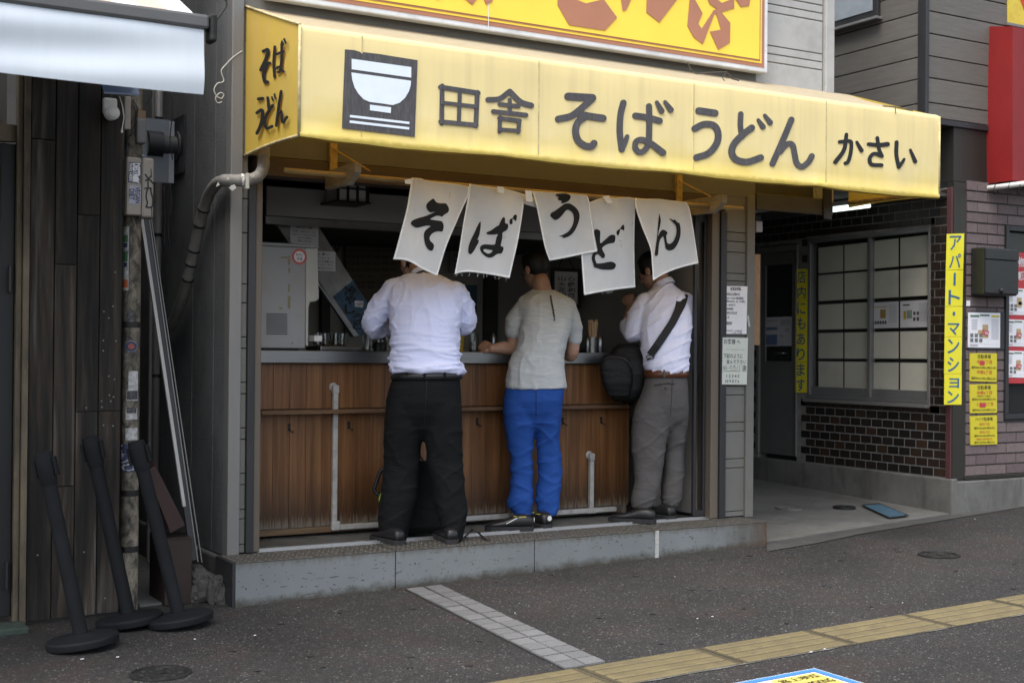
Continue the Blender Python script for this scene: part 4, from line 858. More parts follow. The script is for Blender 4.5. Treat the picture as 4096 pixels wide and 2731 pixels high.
for i in range(3):
    for body, xa_, xb_ in (('トッピング　かき揚げ', 1395, 1460), ('¥60　ごぼう', 1470, 1560)):
        y = 1105+i*22; p = aY(xa_, y+5, MY-.002); m = MB(); text(m, body, p, aY(xb_, y+6, MY-.002)-p, aY(xa_, y-5, MY-.002)-p, .01); m.obj('price_line', M['ink'], MENU, fix=False)
ns = thing('no_smoking_sign', 'tiny round no smoking sign beside the menu board', 'sign', aY(1340, 988, 2.28))
c = aY(1340, 988, 2.285); R = .04
k = MB().poly([[c+Vector((R*a_*math.cos(t), 0, R*a_*math.sin(t))) for t in np.linspace(0, 6.2832, 25)[:-1]] for a_ in (1, .75)], (0, .003, 0)); k.bar(c+Vector((-.025, -.001, .025)), c+Vector((.025, -.001, -.025)), .006, .004, (0, 1, 0)); k.obj('ring', M['ink'], ns)

# lantern under the lintel
LT = thing('lantern', 'square black framed paper lantern hanging under the kitchen hood', 'lantern', (.95, .72, 2.3))
l0, l1, l2 = aY(1345, 798, .60), aY(1462, 808, .60), aY(1527, 795, .78); zl = l0.z
MB().box((l0.x+.03, .63, zl), (l1.x+.02, .83, zl+.16)).obj('shade', paint('lantern_paper', (.55, .55, .52), .7), LT)
m = MB()
for x in np.linspace(l0.x+.022, l1.x+.02, 4): m.box((x-.006, .615, zl-.005), (x+.006, .632, zl+.17))
for y in np.linspace(.62, .84, 3): m.box((l1.x+.018, y-.006, zl-.005), (l1.x+.032, y+.006, zl+.17))
m.box((l0.x, .605, zl-.012), (l1.x+.04, .85, zl-.001)); m.box((l0.x+.02, .617, zl+.07), (l1.x+.03, .631, zl+.078)); m.obj('frame', M['black'], LT)

# glasses, cruets, chopsticks
def tumbler(name, label, p, r=.033, h=.09, group=None, water=0):
    t = thing(name, label, 'glass', p, group)
    MB().lathe(p, [(r*.82, 0), (r*.86, .002), (r, h), (r*.93, h), (r*.8, .010), (.002, .009)], 24).obj('glass', M['glass'], t, smooth=50)
    return t
tray = thing('tray', 'dark steel tray carrying upturned glasses beside the dispenser', 'tray', (.75, .75, TOP))
tp = aY(1330, 1375, .72)
MB().box((aY(1272, 1380, .66).x, .62, TOP), (aY(1410, 1375, .80).x, .86, TOP+.028)).obj('tray_body', M['steel_dull'], tray, bevel=.006)
for i, (px, lab) in enumerate(((1273, 'upturned tumbler nearest the dispenser on the steel tray'), (1304, 'second upturned tumbler from the dispenser on the steel tray'), (1343, 'third upturned tumbler from the dispenser on the steel tray'), (1372, 'upturned tumbler at the far end of the steel tray'))):
    p = aY(px, 1345, .69+.02*(i % 2)); tumbler('tumbler', lab, Vector((p.x, .69+.03*(i % 2), TOP+.029)), .034, .078, 'tumblers on the counter')
p = aY(1471, 1380, .50); tumbler('tumbler', 'clear tumbler at the left elbow of the man in black trousers', Vector((p.x, .50, TOP+.001)), .036, .10, 'tumblers on the counter')
p = aY(1901, 1380, .50); tumbler('tumbler', 'tall tumbler held in the fist of the man in grey', Vector((p.x, .52, TOP+.001)), .034, .118, 'tumblers on the counter')
p = aY(1517, 1380, .55); t = thing('condiment_jar', 'dark lidded condiment jar beside the clear tumbler on the counter', 'jar', Vector((p.x, .55, TOP)))
MB().lathe(t.location, [(.035, 0), (.037, .04), (.03, .055)], 20).obj('jar', M['black'], t, smooth=40); MB().lathe(t.location, [(.031, .055), (.031, .068), (.01, .074)], 20).obj('lid', M['steel'], t, smooth=40)
p = aY(1552, 1380, .62); t = thing('chopstick_holder', 'tall steel cup of chopsticks beside the striped shirt', 'chopstick holder', Vector((p.x, .62, TOP)))
def chopsticks(t, c, r, h, n, name='chopstick'):
    MB().lathe(c, [(r, 0), (r, h), (r*.92, h), (r*.92, .004)], 20).obj('cup', M['steel_dull'], t, smooth=40)
    mc = flat('chopstick_wood', (.42, .30, .18), .6)
    for i in range(n):
        a = i*2.4; q = Vector((math.cos(a), math.sin(a), 0))*r*(.3+.5*((i*.37) % 1)); k = MB().bar(c+q*.6+Vector((0, 0, .01)), c+q*1.25+Vector((0, 0, h+.10+.02*((i*.61) % 1))), .007, .006, (0, 1, .1)); k.obj('chopstick', mc, t)
chopsticks(t, t.location.copy(), .036, .11, 8)
p = aY(2366, 1370, .60); t = thing('chopstick_holder', 'steel cup stuffed with pale chopsticks between the man in grey and the bag', 'chopstick holder', Vector((p.x, .60, TOP))); chopsticks(t, t.location.copy(), .043, .105, 16)
def cruet(label, p, r=.022, h=.10, cap=True):
    t = thing('cruet', label, 'cruet', p, 'steel cruets on the counter')
    MB().lathe(p, [(r*.9, 0), (r, .004), (r, h*.62), (r*.92, h*.68)], 18).obj('body', M['steel'], t, smooth=40)
    MB().lathe(p, [(r*.95, h*.68), (r*.9, h*.80), (r*.45, h*.92), (r*.25, h)], 18).obj('cap', M['steel'], t, smooth=40)
p = aY(1973, 1380, .58); cruet('steel cruet beside the fist of the man in grey', Vector((p.x, .58, TOP)), .021, .12)
p = aY(2366, 1385, .47); cruet('slim steel cruet in front of the pale chopsticks', Vector((p.x, .52, TOP)), .018, .10)
p = aY(2399, 1385, .55); cruet('plump steel cruet to the right of the pale chopsticks', Vector((p.x, .55, TOP)), .026, .118)
p = aY(1843, 1385, .66); tag(MB().lathe(Vector((p.x, .66, TOP)), [(.02, 0), (.024, .02), (.022, .09), (.012, .105), (.012, .125)], 16).obj('yellow_bottle', flat('bottle_yellow', (.42, .30, .02)), smooth=40), 'small yellow bottle half hidden by the striped shirt', 'bottle')
p = aY(2335, 1395, .60); t = thing('plate', 'shallow grey plate behind the right elbow of the man in grey', 'plate', Vector((p.x, .66, TOP))); MB().lathe(t.location, [(.05, 0), (.075, .016), (.072, .018), (.045, .006)], 24).obj('plate', M['steel_dull'], t, smooth=40)
# framed calligraphy, posters on the walls inside
fr_ = thing('framed_picture', 'black framed calligraphy sheet hanging on a chain inside the shop', 'picture', aY(2262, 1155, 1.35))
Yf = 1.35; q = [aY(*p, Yf) for p in [(2208, 1070), (2326, 1074), (2316, 1236), (2208, 1228)]]
x0, x1_, z0, z1 = q[0].x, q[1].x, q[3].z, q[0].z
MB().poly([[(x0, Yf, z0), (x1_, Yf, z0), (x1_, Yf, z1), (x0, Yf, z1)], [(x0+.025, Yf, z0+.025), (x1_-.025, Yf, z0+.025), (x1_-.025, Yf, z1-.025), (x0+.025, Yf, z1-.025)]], (0, .02, 0)).obj('frame', paint('frame_black', (.02, .016, .014), .4), fr_, bevel=.002)
MB().box((x0+.02, Yf+.012, z0+.02), (x1_-.02, Yf+.016, z1-.02)).obj('mount', paint('mount_paper', (.62, .61, .58), .6), fr_)
mgc = flat('calligraphy_grey', (.12, .12, .14)); m = MB()
for i in range(2):
    for j in range(4):
        a = (x0+.05)+(x1_-x0-.1)*(.52*i); b_ = z1-.06-(z1-z0-.12)*(j+1)/4; text(m, '山水花月\n心静和風'.replace('\n', '')[j+4*i], (a+.01, Yf+.009, b_+.008), ((x1_-x0-.1)*.42, 0, 0), (0, 0, (z1-z0-.12)/4.6), .02)
m.obj('calligraphy', mgc, fr_, fix=False)
xm = (x0+x1_)/2; MB().tube([(x0+.06, Yf+.01, z1), (xm, Yf+.01, z1+.12), (x1_-.06, Yf+.01, z1)], .004, 5).obj('chain', M['black'], fr_)
tag(MB().slab([aY(*q, 2.24) for q in [(1868, 1140), (1908, 1140), (1908, 1250), (1868, 1250)]], (0, .006, 0)).obj('wall_poster', paint('dim_blue', (.05, .12, .17), .6, var=.3)), 'narrow dim blue poster on the back wall between two diners', 'poster')
WB = thing('wall_calendar', 'pale figured calendar sheet behind the second curtain panel', 'calendar', aY(1830, 1000, 2.24))
MB().slab([aY(*q, 2.24) for q in [(1800, 985), (1850, 985), (1850, 1090), (1800, 1090)]], (0, .004, 0)).obj('sheet', paint('calendar_paper', (.24, .24, .25), .7), WB)
m = MB()
for i, s in enumerate(('11', '10', '14', '7')): p = aY(1815, 1006+i*22, 2.236); text(m, s, p, aY(1833, 1006+i*22, 2.236)-p, aY(1815, 993+i*22, 2.236)-p, .02)
m.obj('figures', M['ink'], WB, fix=False)
wb = tag(MB().slab([aY(*q, .35) for q in [(2770, 903), (2805, 898), (2804, 950), (2776, 952)]], (0, .05, 0)).obj('wall_box', M['paper'], bevel=.004), 'small white box on the inside wall above the sliding door', 'box')
ms_ = thing('menu_strip', 'row of paper menu slips with yellow squares on the inner right wall', 'menu slips', aY(2755, 1130, 1.2))
MB().slab([aY(*q, 1.6) for q in [(2690, 1040), (2790, 1050), (2790, 1190), (2690, 1185)]], (0, .004, 0)).obj('sheet', paint('slip_paper', (.12, .13, .125), .6, var=.2, vs=5), ms_)
mq = flat('slip_yellow', (.20, .15, .02)); m = MB()
for i in range(4): m.slab([aY(2721+i*18+dx, 1137+dy, 1.594) for dx, dy in ((-5, -8), (6, -8), (6, 8), (-5, 8))], (0, .002, 0))
m.obj('square', mq, ms_)

# handwritten notices on the right pillar
hw = flat('marker_ink', (.03, .03, .04))
NY = -.034
notice('notice', 'laminated handwritten staff wanted sheet, upper one on the right pillar', 'notice', [(2894, 1144), (2990, 1145), (2986, 1336), (2892, 1335)], NY,
       [('従業員募集', .28, .02, .72, .095, hw, .01), ('・中野及び近隣の方', .03, .14, .68, .20, hw), ('・5:00～13:00 (週4程度)', .03, .225, .84, .285, hw), ('・日曜定休 (正月、盆、GW休有)', .03, .295, .90, .35, hw), ('・30～40代の方', .03, .37, .5, .42, hw), ('・雇用保険有', .03, .45, .42, .50, hw), ('・月給与 月/22万', .03, .53, .58, .59, hw), ('・賄い有', .03, .62, .25, .68, hw), ('委細面談', .05, .74, .36, .81, hw), ('田舎そば かさい：03-5380-4030', .05, .91, .80, .955, hw), ('a.m. 8:00～13:00 電話', .38, .962, .80, .992, hw)])
pl = [(2891, 1349), (2992, 1351), (2987, 1538), (2888, 1537)]
o = notice('notice', 'pale green handwritten queueing sheet, lower one on the right pillar', 'notice', pl, NY-.002,
       [('お客様 へ', .04, .03, .70, .14, hw, .004), (None, .12, .253, .88, .257, hw), ('下記のように', .04, .34, .80, .44, hw, .004), ('並んで下さい', .16, .47, .94, .56, hw, .004), (None, .14, .575, .15, .72, hw), (None, .14, .715, .70, .722, hw), (None, .69, .575, .70, .72, hw), (None, .14, .65, .61, .655, hw), (None, .61, .58, .617, .655, hw), ('お 店', .3, .59, .52, .63, hw), ('カウンター', .33, .675, .62, .70, hw), (None, .79, .57, .797, .71, hw), (None, .79, .705, .97, .712, hw), ('駐輪場', .83, .58, .95, .70, hw), ('中 央', .03, .60, .11, .70, hw), (None, .01, .72, .11, .726, hw), ('1 2 3 4 5', .17, .79, .68, .85, hw), ('10 9 8 7 6', .13, .90, .68, .96, hw)], paint('pale_green_paper', (.48, .51, .46), .75, var=.05))
tag(MB().slab([aY(*q, -.036) for q in [(2987, 1262), (2995, 1262), (3002, 1305), (2994, 1308)]], (0, .002, 0)).obj('tape_scrap', paint('old_tape_grey', (.34, .34, .33), .6)), 'torn strip of grey tape on the pillar trim', 'tape')
cb = thing('wooden_plank', 'narrow brown wooden panel fixed edge on behind the right pillar', 'panel', (3.44, .05, 1.2))
a, b_ = aY(3013, 1017, .06), aY(3036, 1017, .06); zb2 = aY(3012, 1380, .06).z
MB().box((a.x, .045, zb2), (b_.x, .065, a.z)).obj('board', m_wood('cardboard_brown', [(.3, (.20, .12, .06)), (.7, (.28, .17, .085))], scale=(10, 10, 2), rand=.05), cb, bevel=.002)
al = thing('wall_lamp', 'small pale wall box with a black mount under the soffit', 'lamp', aY(3030, 890, .1))
a, b_ = aY(3018, 885, .12), aY(3043, 930, .12); MB().box((a.x, .10, b_.z), (b_.x, .16, a.z)).obj('cover', flat('box_lilac', (.42, .41, .44), .5), al, bevel=.004)
MB().box((a.x, .11, a.z+.001), (b_.x-.01, .15, a.z+.04)).obj('mount', M['black'], al)
# ------------------------------------------------------------------ left: timber building, pole, pipes, queue posts
TB = thing('timber_building', 'dark weathered timber clad building at the left edge', 'building', (-1.1, -.1, .05))
M['oldwood'] = m_wood('weathered_boards', [(.34, (.006, .0055, .005)), (.47, (.017, .015, .0125)), (.55, (.038, .028, .020)), (.68, (.105, .097, .088))], scale=(11, 11, .7), rough=.85, grain=5, rand=.45, bmp=.5)
WY = -.105
def wx(px, py): return aY(px, py, WY).x
cols = [(wx(113, 1500), wx(212, 1500)), (wx(214, 1500), wx(302, 1500)), (wx(304, 1500), wx(393, 1500)), (wx(395, 1500), wx(484, 1500))]
jz = [[.42, 1.32, 2.30], [.62, 1.72, 2.4], [1.03, 1.80, 2.36], [1.03, 2.2]]
jpx = [[565], [1058, 1945], [855, 1648], [1646]]
for (a, b_), jp in zip(cols, jpx):
    z = [gz(a)+.012]+sorted(aY(250, j, WY).z for j in jp)+[3.3]
    for z0, z1 in zip(z, z[1:]):
        d = random.uniform(0, .004); MB().box((a+.0015, WY-d, z0+.0015), (b_-.0015, WY+.02, z1-.0015)).obj('board', M['oldwood'], TB, bevel=.003)
MB().box((cols[0][0]-.02, WY+.021, 0), (cols[3][1]-.002, WY+.06, 3.4)).obj('wall_core', M['inner_dark'], TB)
MB().box((cols[3][1]-.05, WY+.061, 0), (cols[3][1]-.004, 3.0, 4.6)).obj('gable_wall', M['inner_dark'], TB)
MB().box((cols[0][0]-1.6, WY+.5, 0), (cols[0][0]-.03, WY+.55, 3.4)).obj('inner_wall', M['inner_dark'], TB)
m = MB()
scr = [(461, 1089), (452, 1225), (415, 1246), (435, 1272), (413, 1362), (464, 1364), (413, 1403), (435, 1504), (458, 1517), (437, 1580), (454, 1587), (406, 1604), (443, 1604), (407, 1628), (345, 1631), (414, 1700), (452, 1703), (336, 2207), (420, 2391), (150, 2219)]
for q in scr: m.lathe(aY(*q, WY-.0045), [(.0042, 0), (.0042, .002), (.002, .003)], 10, (0, -1, 0))
m.obj('screw_head', M['alu'], TB)
mj = paint('peeling_jamb', (.13, .105, .068), .75, 0, .35, 5, (1, 1, .3), dirt=(.02, .015, .012), dirt_amt=1.0, ds=8)
ja, jb, jc = wx(60, 1500), wx(84, 1500), wx(109, 1500)
MB().box((jb, WY-.03, gz(-1.3)), (jc, WY+.03, 3.3)).obj('jamb', mj, TB, bevel=.004)
MB().box((ja, WY-.01, gz(-1.3)), (jb-.002, WY+.06, 3.3)).obj('jamb', mj, TB, bevel=.004)
db = thing('entrance_door', 'black framed glass door half seen at the far left edge', 'door', (-1.5, WY+.05, .1))
dxl = ja-.9
m = MB(); m.box((ja-.07, WY+.03, .09), (ja-.003, WY+.07, 2.35)); m.box((dxl, WY+.03, .09), (dxl+.07, WY+.07, 2.35)); m.box((dxl+.07, WY+.03, .09), (ja-.07, WY+.07, .3)); m.box((dxl+.07, WY+.03, 2.25), (ja-.07, WY+.07, 2.35)); m.obj('frame', M['black'], db, bevel=.004)
zt_, zb_ = aY(20, 470, WY).z, aY(20, 908, WY).z
MB().box((dxl+.07, WY+.045, .3), (ja-.07, WY+.05, 2.25)).obj('pane', M['dark_glass'], db)
MB().box((dxl+.1, WY+.036, zb_), (ja-.072, WY+.0445, zt_)).obj('blind', paint('tan_blind', (.105, .09, .068), .8), db)
for z0, z1 in ((aY(40, 1170, WY).z, aY(40, 1062, WY).z), (aY(20, 2360, WY).z, aY(20, 2250, WY).z)):
    x = wx(41, 1110); MB().box((x-.006, WY-.0, z0), (x+.006, WY+.029, z1)).obj('handle', M['alu_dark'], db, bevel=.003)
MB().box((dxl, WY+.02, 2.36), (ja-.003, WY+.07, 2.44)).obj('transom', mj, db)
c = aG(30, 2590)
tag(MB().box((-2.2, -.30, gz(-1.5)), (wx(86, 2540), -.125, gz(-1.5)+.035)).obj('threshold', paint('green_threshold', (.03, .045, .034), .8, 0, .3, 20), bevel=.008), 'faded green threshold block under the black door', 'threshold')

UP = thing('utility_pole', 'peeling cream concrete pole pasted with old stickers beside the timber boards', 'pole', (-.663, -.05, gz(-.66)))
mpo, t, b = new_mat('peeling_pole'); v = coords(t, (1, 1, .6), world=True)
c = ramp(t, nz(t, v, 22, 7, .7, .6), [(.36, (.022, .020, .018)), (.45, (.075, .066, .052)), (.52, (.15, .13, .095)), (.62, (.24, .21, .16))]); big_ = ramp(t, nz(t, v, 4, 4, .6), [(.4, .45), (.6, 1.0)]); c = mix(t, 1.0, c, big_, 'MULTIPLY')
t.links.new(c, b.inputs['Base Color']); b.inputs['Roughness'].default_value = .8; bump(t, b, nz(t, v, 22, 7, .7, .6), .5, .006)
PXc, PYc, PR = (aY(487, 1700, -.05).x+aY(558, 1700, -.05).x)/2, -.045, .043
MB().lathe((PXc, PYc, gz(-.66)-.02), [(PR*1.03, 0), (PR*1.03, .52), (PR, .53), (PR, 3.4)], 28).obj('shaft', mpo, UP, smooth=50)
for py in (1985, 2210, 1310): MB().lathe((PXc, PYc, aY(520, py, -.09).z), [(PR*1.05, 0), (PR*1.06, .008), (PR*1.05, .03)], 28).obj('band', M['iron'], UP, smooth=50)
def pole_patch(name, u0, u1, py0, py1, mat, dr=.0016, parent=None, py=None):
    """a sticker wrapped on the pole; u = -1..1 across the visible face"""
    z1, z0 = aY(520, py0, PYc-PR).z, aY(520, py1, PYc-PR).z; k = 8; base = math.atan2(CAM.y-PYc, CAM.x-PXc)
    an = [base+math.asin(max(-.98, min(.98, u0+(u1-u0)*i/k))) for i in range(k+1)]
    m = MB(); m.add([(PXc+(PR*1.03+dr)*math.cos(a), PYc+(PR*1.03+dr)*math.sin(a), z) for a in an for z in (z0, z1)], [(2*i, 2*i+2, 2*i+3, 2*i+1) for i in range(k)])
    return m.obj(name, mat, parent or UP, smooth=True, fix=False)
mstk = paint('sticker_white', (.42, .42, .41), .6, var=.12, vs=40, dirt=(.06, .055, .05), dirt_amt=.8, ds=45)
mstd = paint('sticker_black', (.03, .03, .035), .6, var=.3, vs=40, dirt=(.25, .24, .22), dirt_amt=.5, ds=60)
pole_patch('sticker', -.98, -.35, 905, 1162, mstk)['label'] = 'peeling white sticker sheet with green and orange shapes'
gs = flat('sticker_green', (.05, .13, .06), .6); og = flat('sticker_orange', (.40, .10, .04), .6); nv = flat('sticker_navy', (.03, .035, .07), .6)
for u0, u1, a, b_, mt in ((-.9, -.45, 940, 968, gs), (-.88, -.5, 972, 990, nv), (-.9, -.45, 1006, 1046, gs), (-.85, -.5, 1050, 1068, nv), (-.95, -.4, 1118, 1150, og)): pole_patch('sticker_shape', u0, u1, a, b_, mt, .003)
for u0, u1, a, b_, mt in ((-.5, .2, 1242, 1288, mstd), (-.25, .75, 1484, 1560, mstk), (-.45, .75, 1560, 1602, mstk), (-.4, .7, 1562, 1598, mstd), (-.5, .7, 1632, 1678, mstk), (-.4, .6, 1630, 1652, mstd), (-.5, .75, 1712, 1760, mstk)): pole_patch('sticker', u0, u1, a, b_, mt, .0016 if mt is mstk else .0028)
base = math.atan2(CAM.y-PYc, CAM.x-PXc); dv_ = Vector((math.cos(base), math.sin(base), 0)); sx_ = Vector((-dv_.y, dv_.x, 0)); cz_ = aY(520, 1385, -.09).z
def disc(name, r, off, mat, par=None):
    m = MB(); k = 28; vs = []
    for rr in (0, r*.5, r):
        for t_ in np.linspace(0, 6.2832, k+1)[:-1]:
            u_, w_ = rr*math.cos(t_), rr*math.sin(t_); a = math.asin(max(-.99, min(.99, u_/(PR*1.03)))); d = dv_*math.cos(a)+sx_*math.sin(a); vs.append(Vector((PXc, PYc, cz_+w_))+d*(PR*1.03+off))
    m.add(vs, [(i*k+j, i*k+(j+1) % k, (i+1)*k+(j+1) % k, (i+1)*k+j) for i in range(2) for j in range(k)]); return m.obj(name, mat, par or UP, smooth=True, fix=False)
o = disc('sticker', .031, .002, nv); o['label'] = 'round dark sticker with a small red portrait'; disc('sticker_ring', .028, .003, mstk, o); disc('sticker_disc', .0265, .004, nv, o); disc('sticker_portrait', .014, .005, flat('dull_red', (.22, .06, .05)), o)
ns2 = pole_patch('sticker', -.98, .9, 1776, 1888, flat('sticker_navy2', (.035, .04, .085)), .003); ns2['label'] = 'navy sticker with big white letters partly hidden by a queue post'
m = MB(); z0_, z1_ = aY(520, 1884, -.09).z, aY(520, 1780, -.09).z
vs, fs = text_geo('NERO', .02); xa_, xb_ = min(v[0] for v in vs), max(v[0] for v in vs); ya_, yb_ = min(v[1] for v in vs), max(v[1] for v in vs)
m.add([(PXc+(PR*1.03+.0045)*math.cos(base+a), PYc+(PR*1.03+.0045)*math.sin(base+a), z1_-(v[0]-xa_)/(xb_-xa_)*(z1_-z0_)) for v in vs for a in [math.asin(-.9+1.5*(1-0)*(v[1]-ya_)/(yb_-ya_))]], fs); m.obj('sticker_print', mstk, ns2, fix=False)

# meter box on the pole
BX = thing('meter_box', 'beige steel meter box with stickers and a marker doodle on the pole', 'meter box', (-.67, -.12, 2.15))
mbx = paint('box_beige', (.25, .225, .19), .5, 0, .08, 5, dirt=(.14, .12, .1), dirt_amt=.35)
BYY = -.14; F = lambda *q: aY(*q, BYY)
a, b_, c_, d_ = F(509, 627), F(567, 627), F(571, 628), F(616, 628); zb3 = F(560, 862).z; zt3 = a.z
MB().box((a.x, BYY, zb3), (b_.x, -.04, zt3)).obj('body', mbx, BX, bevel=.006)
MB().box((b_.x+.001, BYY-.004, zb3-.008), (d_.x, -.04, zt3+.002)).obj('lid', mbx, BX, bevel=.01)
MB().box((a.x-.012, BYY+.03, zb3+.01), (a.x-.001, -.04, zt3-.01)).obj('back_plate', M['iron'], BX)
MB().tube([(b_.x-.02, BYY+.01, zt3), (b_.x, BYY-.003, zt3+.012), (b_.x+.012, BYY-.003, zt3+.006)], .005, 6).obj('hasp', M['steel'], BX)
s1_ = MB().slab([F(516, 649), F(564, 651), F(562, 735), F(512, 729)], (0, -.0015, 0)).obj('sticker', nv, BX); s1_['label'] = 'dark blue sticker lettered DESTROY WAS HERE'
def vtext(body, x0, x1, y0, y1, off, mat, par, bold=.02):
    """words that run downwards (turned a quarter clockwise) inside photo box x0..x1, y0..y1"""
    m = MB(); o_ = aY(x0, y0, BYY-off); text(m, body, o_, aY(x0, y1, BYY-off)-o_, aY(x1, y0, BYY-off)-o_, bold); m.obj('sticker_print', mat, par, fix=False)
vtext('DESTR', 530, 561, 653, 708, .0028, M['paper'], s1_, .05); vtext('Y', 530, 558, 718, 734, .0028, M['paper'], s1_, .05); vtext('WAS HERE', 517, 529, 652, 726, .0028, M['paper'], s1_)
m = MB(); cc = aY(543, 715, BYY-.003); m.poly([[cc+Vector((math.cos(t_), 0, math.sin(t_)))*(.013 if i % 2 else .019) for i, t_ in enumerate(np.linspace(0, 6.2832, 33)[:-1])]]); m.obj('sticker_burst', M['paper'], s1_)
s2_ = MB().slab([F(519, 742), F(564, 746), F(561, 818), F(515, 814)], (0, -.0015, 0)).obj('sticker', flat('sticker_lilac', (.33, .33, .40)), BX); s2_['label'] = 'pale sticker lettered VEGAN DIET'
vtext('VEGAN', 541, 561, 748, 813, .0028, nv, s2_, .02); vtext('DIET', 517, 538, 756, 800, .0028, nv, s2_, .02)
m = MB(); bz = zf(480, 600, .1914)
for s in ([(530, 512), (570, 570), (600, 600)], [(650, 545), (600, 600), (535, 640)], [(590, 600), (585, 700), (590, 790)], [(600, 600), (650, 650), (690, 700)], [(520, 803), (600, 800), (650, 800)], [(580, 800), (555, 900), (548, 1000), (575, 1100), (545, 1195)], [(640, 800), (655, 900), (685, 1000), (690, 1100), (660, 1195), (545, 1195)], [(650, 400), (655, 560)], [(662, 1195), (668, 1390)]):
    w_ = 30 if len(s) > 2 else 16; m.poly([[aY(*bz(p), BYY-.0052-.0004*len(m.f)/100) for p in stroke(s, w_)]])
m.obj('marker_doodle', M['ink'], BX)
JB = thing('junction_box', 'small dark grey junction box above the meter box', 'junction box', (-.62, -.12, 2.5))
F2 = lambda *q: aY(*q, -.12); MB().box((F2(548, 480).x, -.12, F2(560, 573).z), (F2(588, 480).x, -.05, F2(560, 473).z)).obj('cover', paint('box_grey', (.10, .10, .098), .5), JB, bevel=.008)
MB().box((F2(552, 460).x, -.11, F2(560, 472).z), (F2(585, 480).x, -.06, F2(560, 440).z)).obj('gland', paint('rusty_gland', (.14, .09, .05), .7), JB)
SL = thing('solar_lamp', 'white round sensor lamp with a small solar panel fixed on the boards', 'lamp', (-.75, -.2, 2.75))
LP = aY(452, 450, -.19); m = MB(); m.lathe(LP, [(.0335, -.05), (.035, -.005), (.033, 0)], 24, (0, -1, 0)); m.ball(LP+Vector((0, -.002, 0)), (.029, .016, .029), 16, 10); m.obj('lens', M['white'], SL, smooth=45)
MB().box((LP.x-.034, -.14, LP.z), (LP.x+.034, -.106, LP.z+.08)).obj('bracket', M['white'], SL, bevel=.01)
q = [aY(404, 338, -.22), aY(548, 345, -.22), aY(560, 383, -.30), aY(416, 375, -.30)]; MB().slab(q, (0, .004, .009)).obj('solar_panel', flat('solar_blue', (.05, .07, .11), .15), SL)
m = MB(); w_ = [aY(*p, -.2) for p in ((478, 385), (490, 425), (496, 470), (488, 520))]; m.tube(w_, .0025, 6); m.box(w_[-1]+Vector((-.004, -.003, -.014)), w_[-1]+Vector((.004, .003, 0))); m.obj('cable', M['white'], SL)
m = MB(); m.box((aY(498, 500, -.13).x, -.13, aY(510, 518, -.13).z), (aY(525, 400, -.13).x, -.106, aY(510, 385, -.13).z)); tag(m.obj('cable_box', mbx, bevel=.006), 'cream cable box between the sensor lamp and the pole', 'cable box')
CB = thing('wires', 'tangle of thin black wires hanging around the pole top', 'wires', (-.65, -.1, 2.5))
for w_ in ([(535, 420), (545, 470), (528, 520), (512, 560), (505, 620)], [(530, 400), (550, 440), (540, 520), (520, 545)], [(600, 350), (608, 380), (585, 420)], [(690, 370), (688, 470), (680, 560), (690, 640)], [(680, 730), (686, 820), (672, 900), (676, 980)], [(655, 745), (660, 860), (655, 1010)]):
    MB().tube([aY(*p, -.11 if p[0] < 620 else .3) for p in smooth_line(w_, 4)], .003, 5).obj('wire', M['black'], CB, smooth=True)
# grey sheet, exhaust vent on the shop's side wall, pipes in the gap
SXW = xa+.008
MB_ = thing('metal_sheet', 'blue grey metal sheet standing in the gap behind the pole', 'sheet', (-.5, .1, 2.3))
F3 = lambda *q: aY(*q, .95); m = MB().box((F3(570, 600).x, .95, F3(690, 733).z), (F3(676, 480).x, .958, F3(690, 482).z)); m.obj('panel', paint('sheet_bluegrey', (.17, .185, .20), .45, .2, .1, 8), MB_)
MB().box((F3(676, 480).x, .945, F3(690, 733).z), (F3(697, 480).x, .962, F3(690, 486).z)).obj('flange', paint('sheet_flange', (.28, .29, .31), .45, .2), MB_)
VT = thing('exhaust_vent', 'round black exhaust vent pipe sticking out of the grey side wall', 'vent', (-.2, .6, 2.5))
vp = aX(715, 585, SXW); md_ = paint('vent_grey', (.06, .06, .06), .5, .2)
MB().lathe(vp, [(.085, 0), (.085, .02), (.055, .022), (.055, .10)], 28, (-1, 0, 0)).obj('duct', md_, VT, smooth=40)
MB().lathe(vp+Vector((-.10, 0, 0)), [(.075, 0), (.075, .09), (.069, .09), (.069, .01), (.01, .009)], 28, (-1, 0, 0)).obj('hood', M['alu_dark'], VT, smooth=40)
MB().box((SXW-.012, vp.y-.14, vp.z-.17), (SXW-.001, vp.y+.14, vp.z+.17)).obj('back_plate', M['alu_dark'], VT, bevel=.004)
GP = thing('gas_pipe', 'tall grey pipe running up the dark gap', 'pipe', (-.55, .15, .5)); a = aY(624, 1500, 1.2)
MB().tube([(a.x, 1.2, .1), (a.x, 1.2, 3.6)], .024, 14).obj('pipe', paint('pipe_grey', (.19, .18, .17), .5), GP, smooth=True)
for z in (1.2, 2.05, 2.75): MB().lathe((a.x, 1.2, z), [(.028, 0), (.028, .02)], 14).obj('clip', M['iron'], GP, smooth=40)
GC = thing('corrugated_conduit', 'thin ribbed conduit beside the grey pipe in the gap', 'conduit', (-.6, .1, .5)); a = aY(601, 1500, 1.1)
MB().lathe((a.x, 1.1, .1), [((.013 if i % 2 else .011), i*.009) for i in range(390)], 10).obj('conduit', paint('conduit_grey', (.14, .135, .125), .6), GC, smooth=True)
tag(MB().box((-1.0, 2.4, 0), (xa+.03, 2.45, 4.5)).obj('gap_backdrop', M['inner_dark']), 'added dark panel standing in for the darkness of the narrow gap', 'backdrop')  # dark panel added to give the gap its darkness
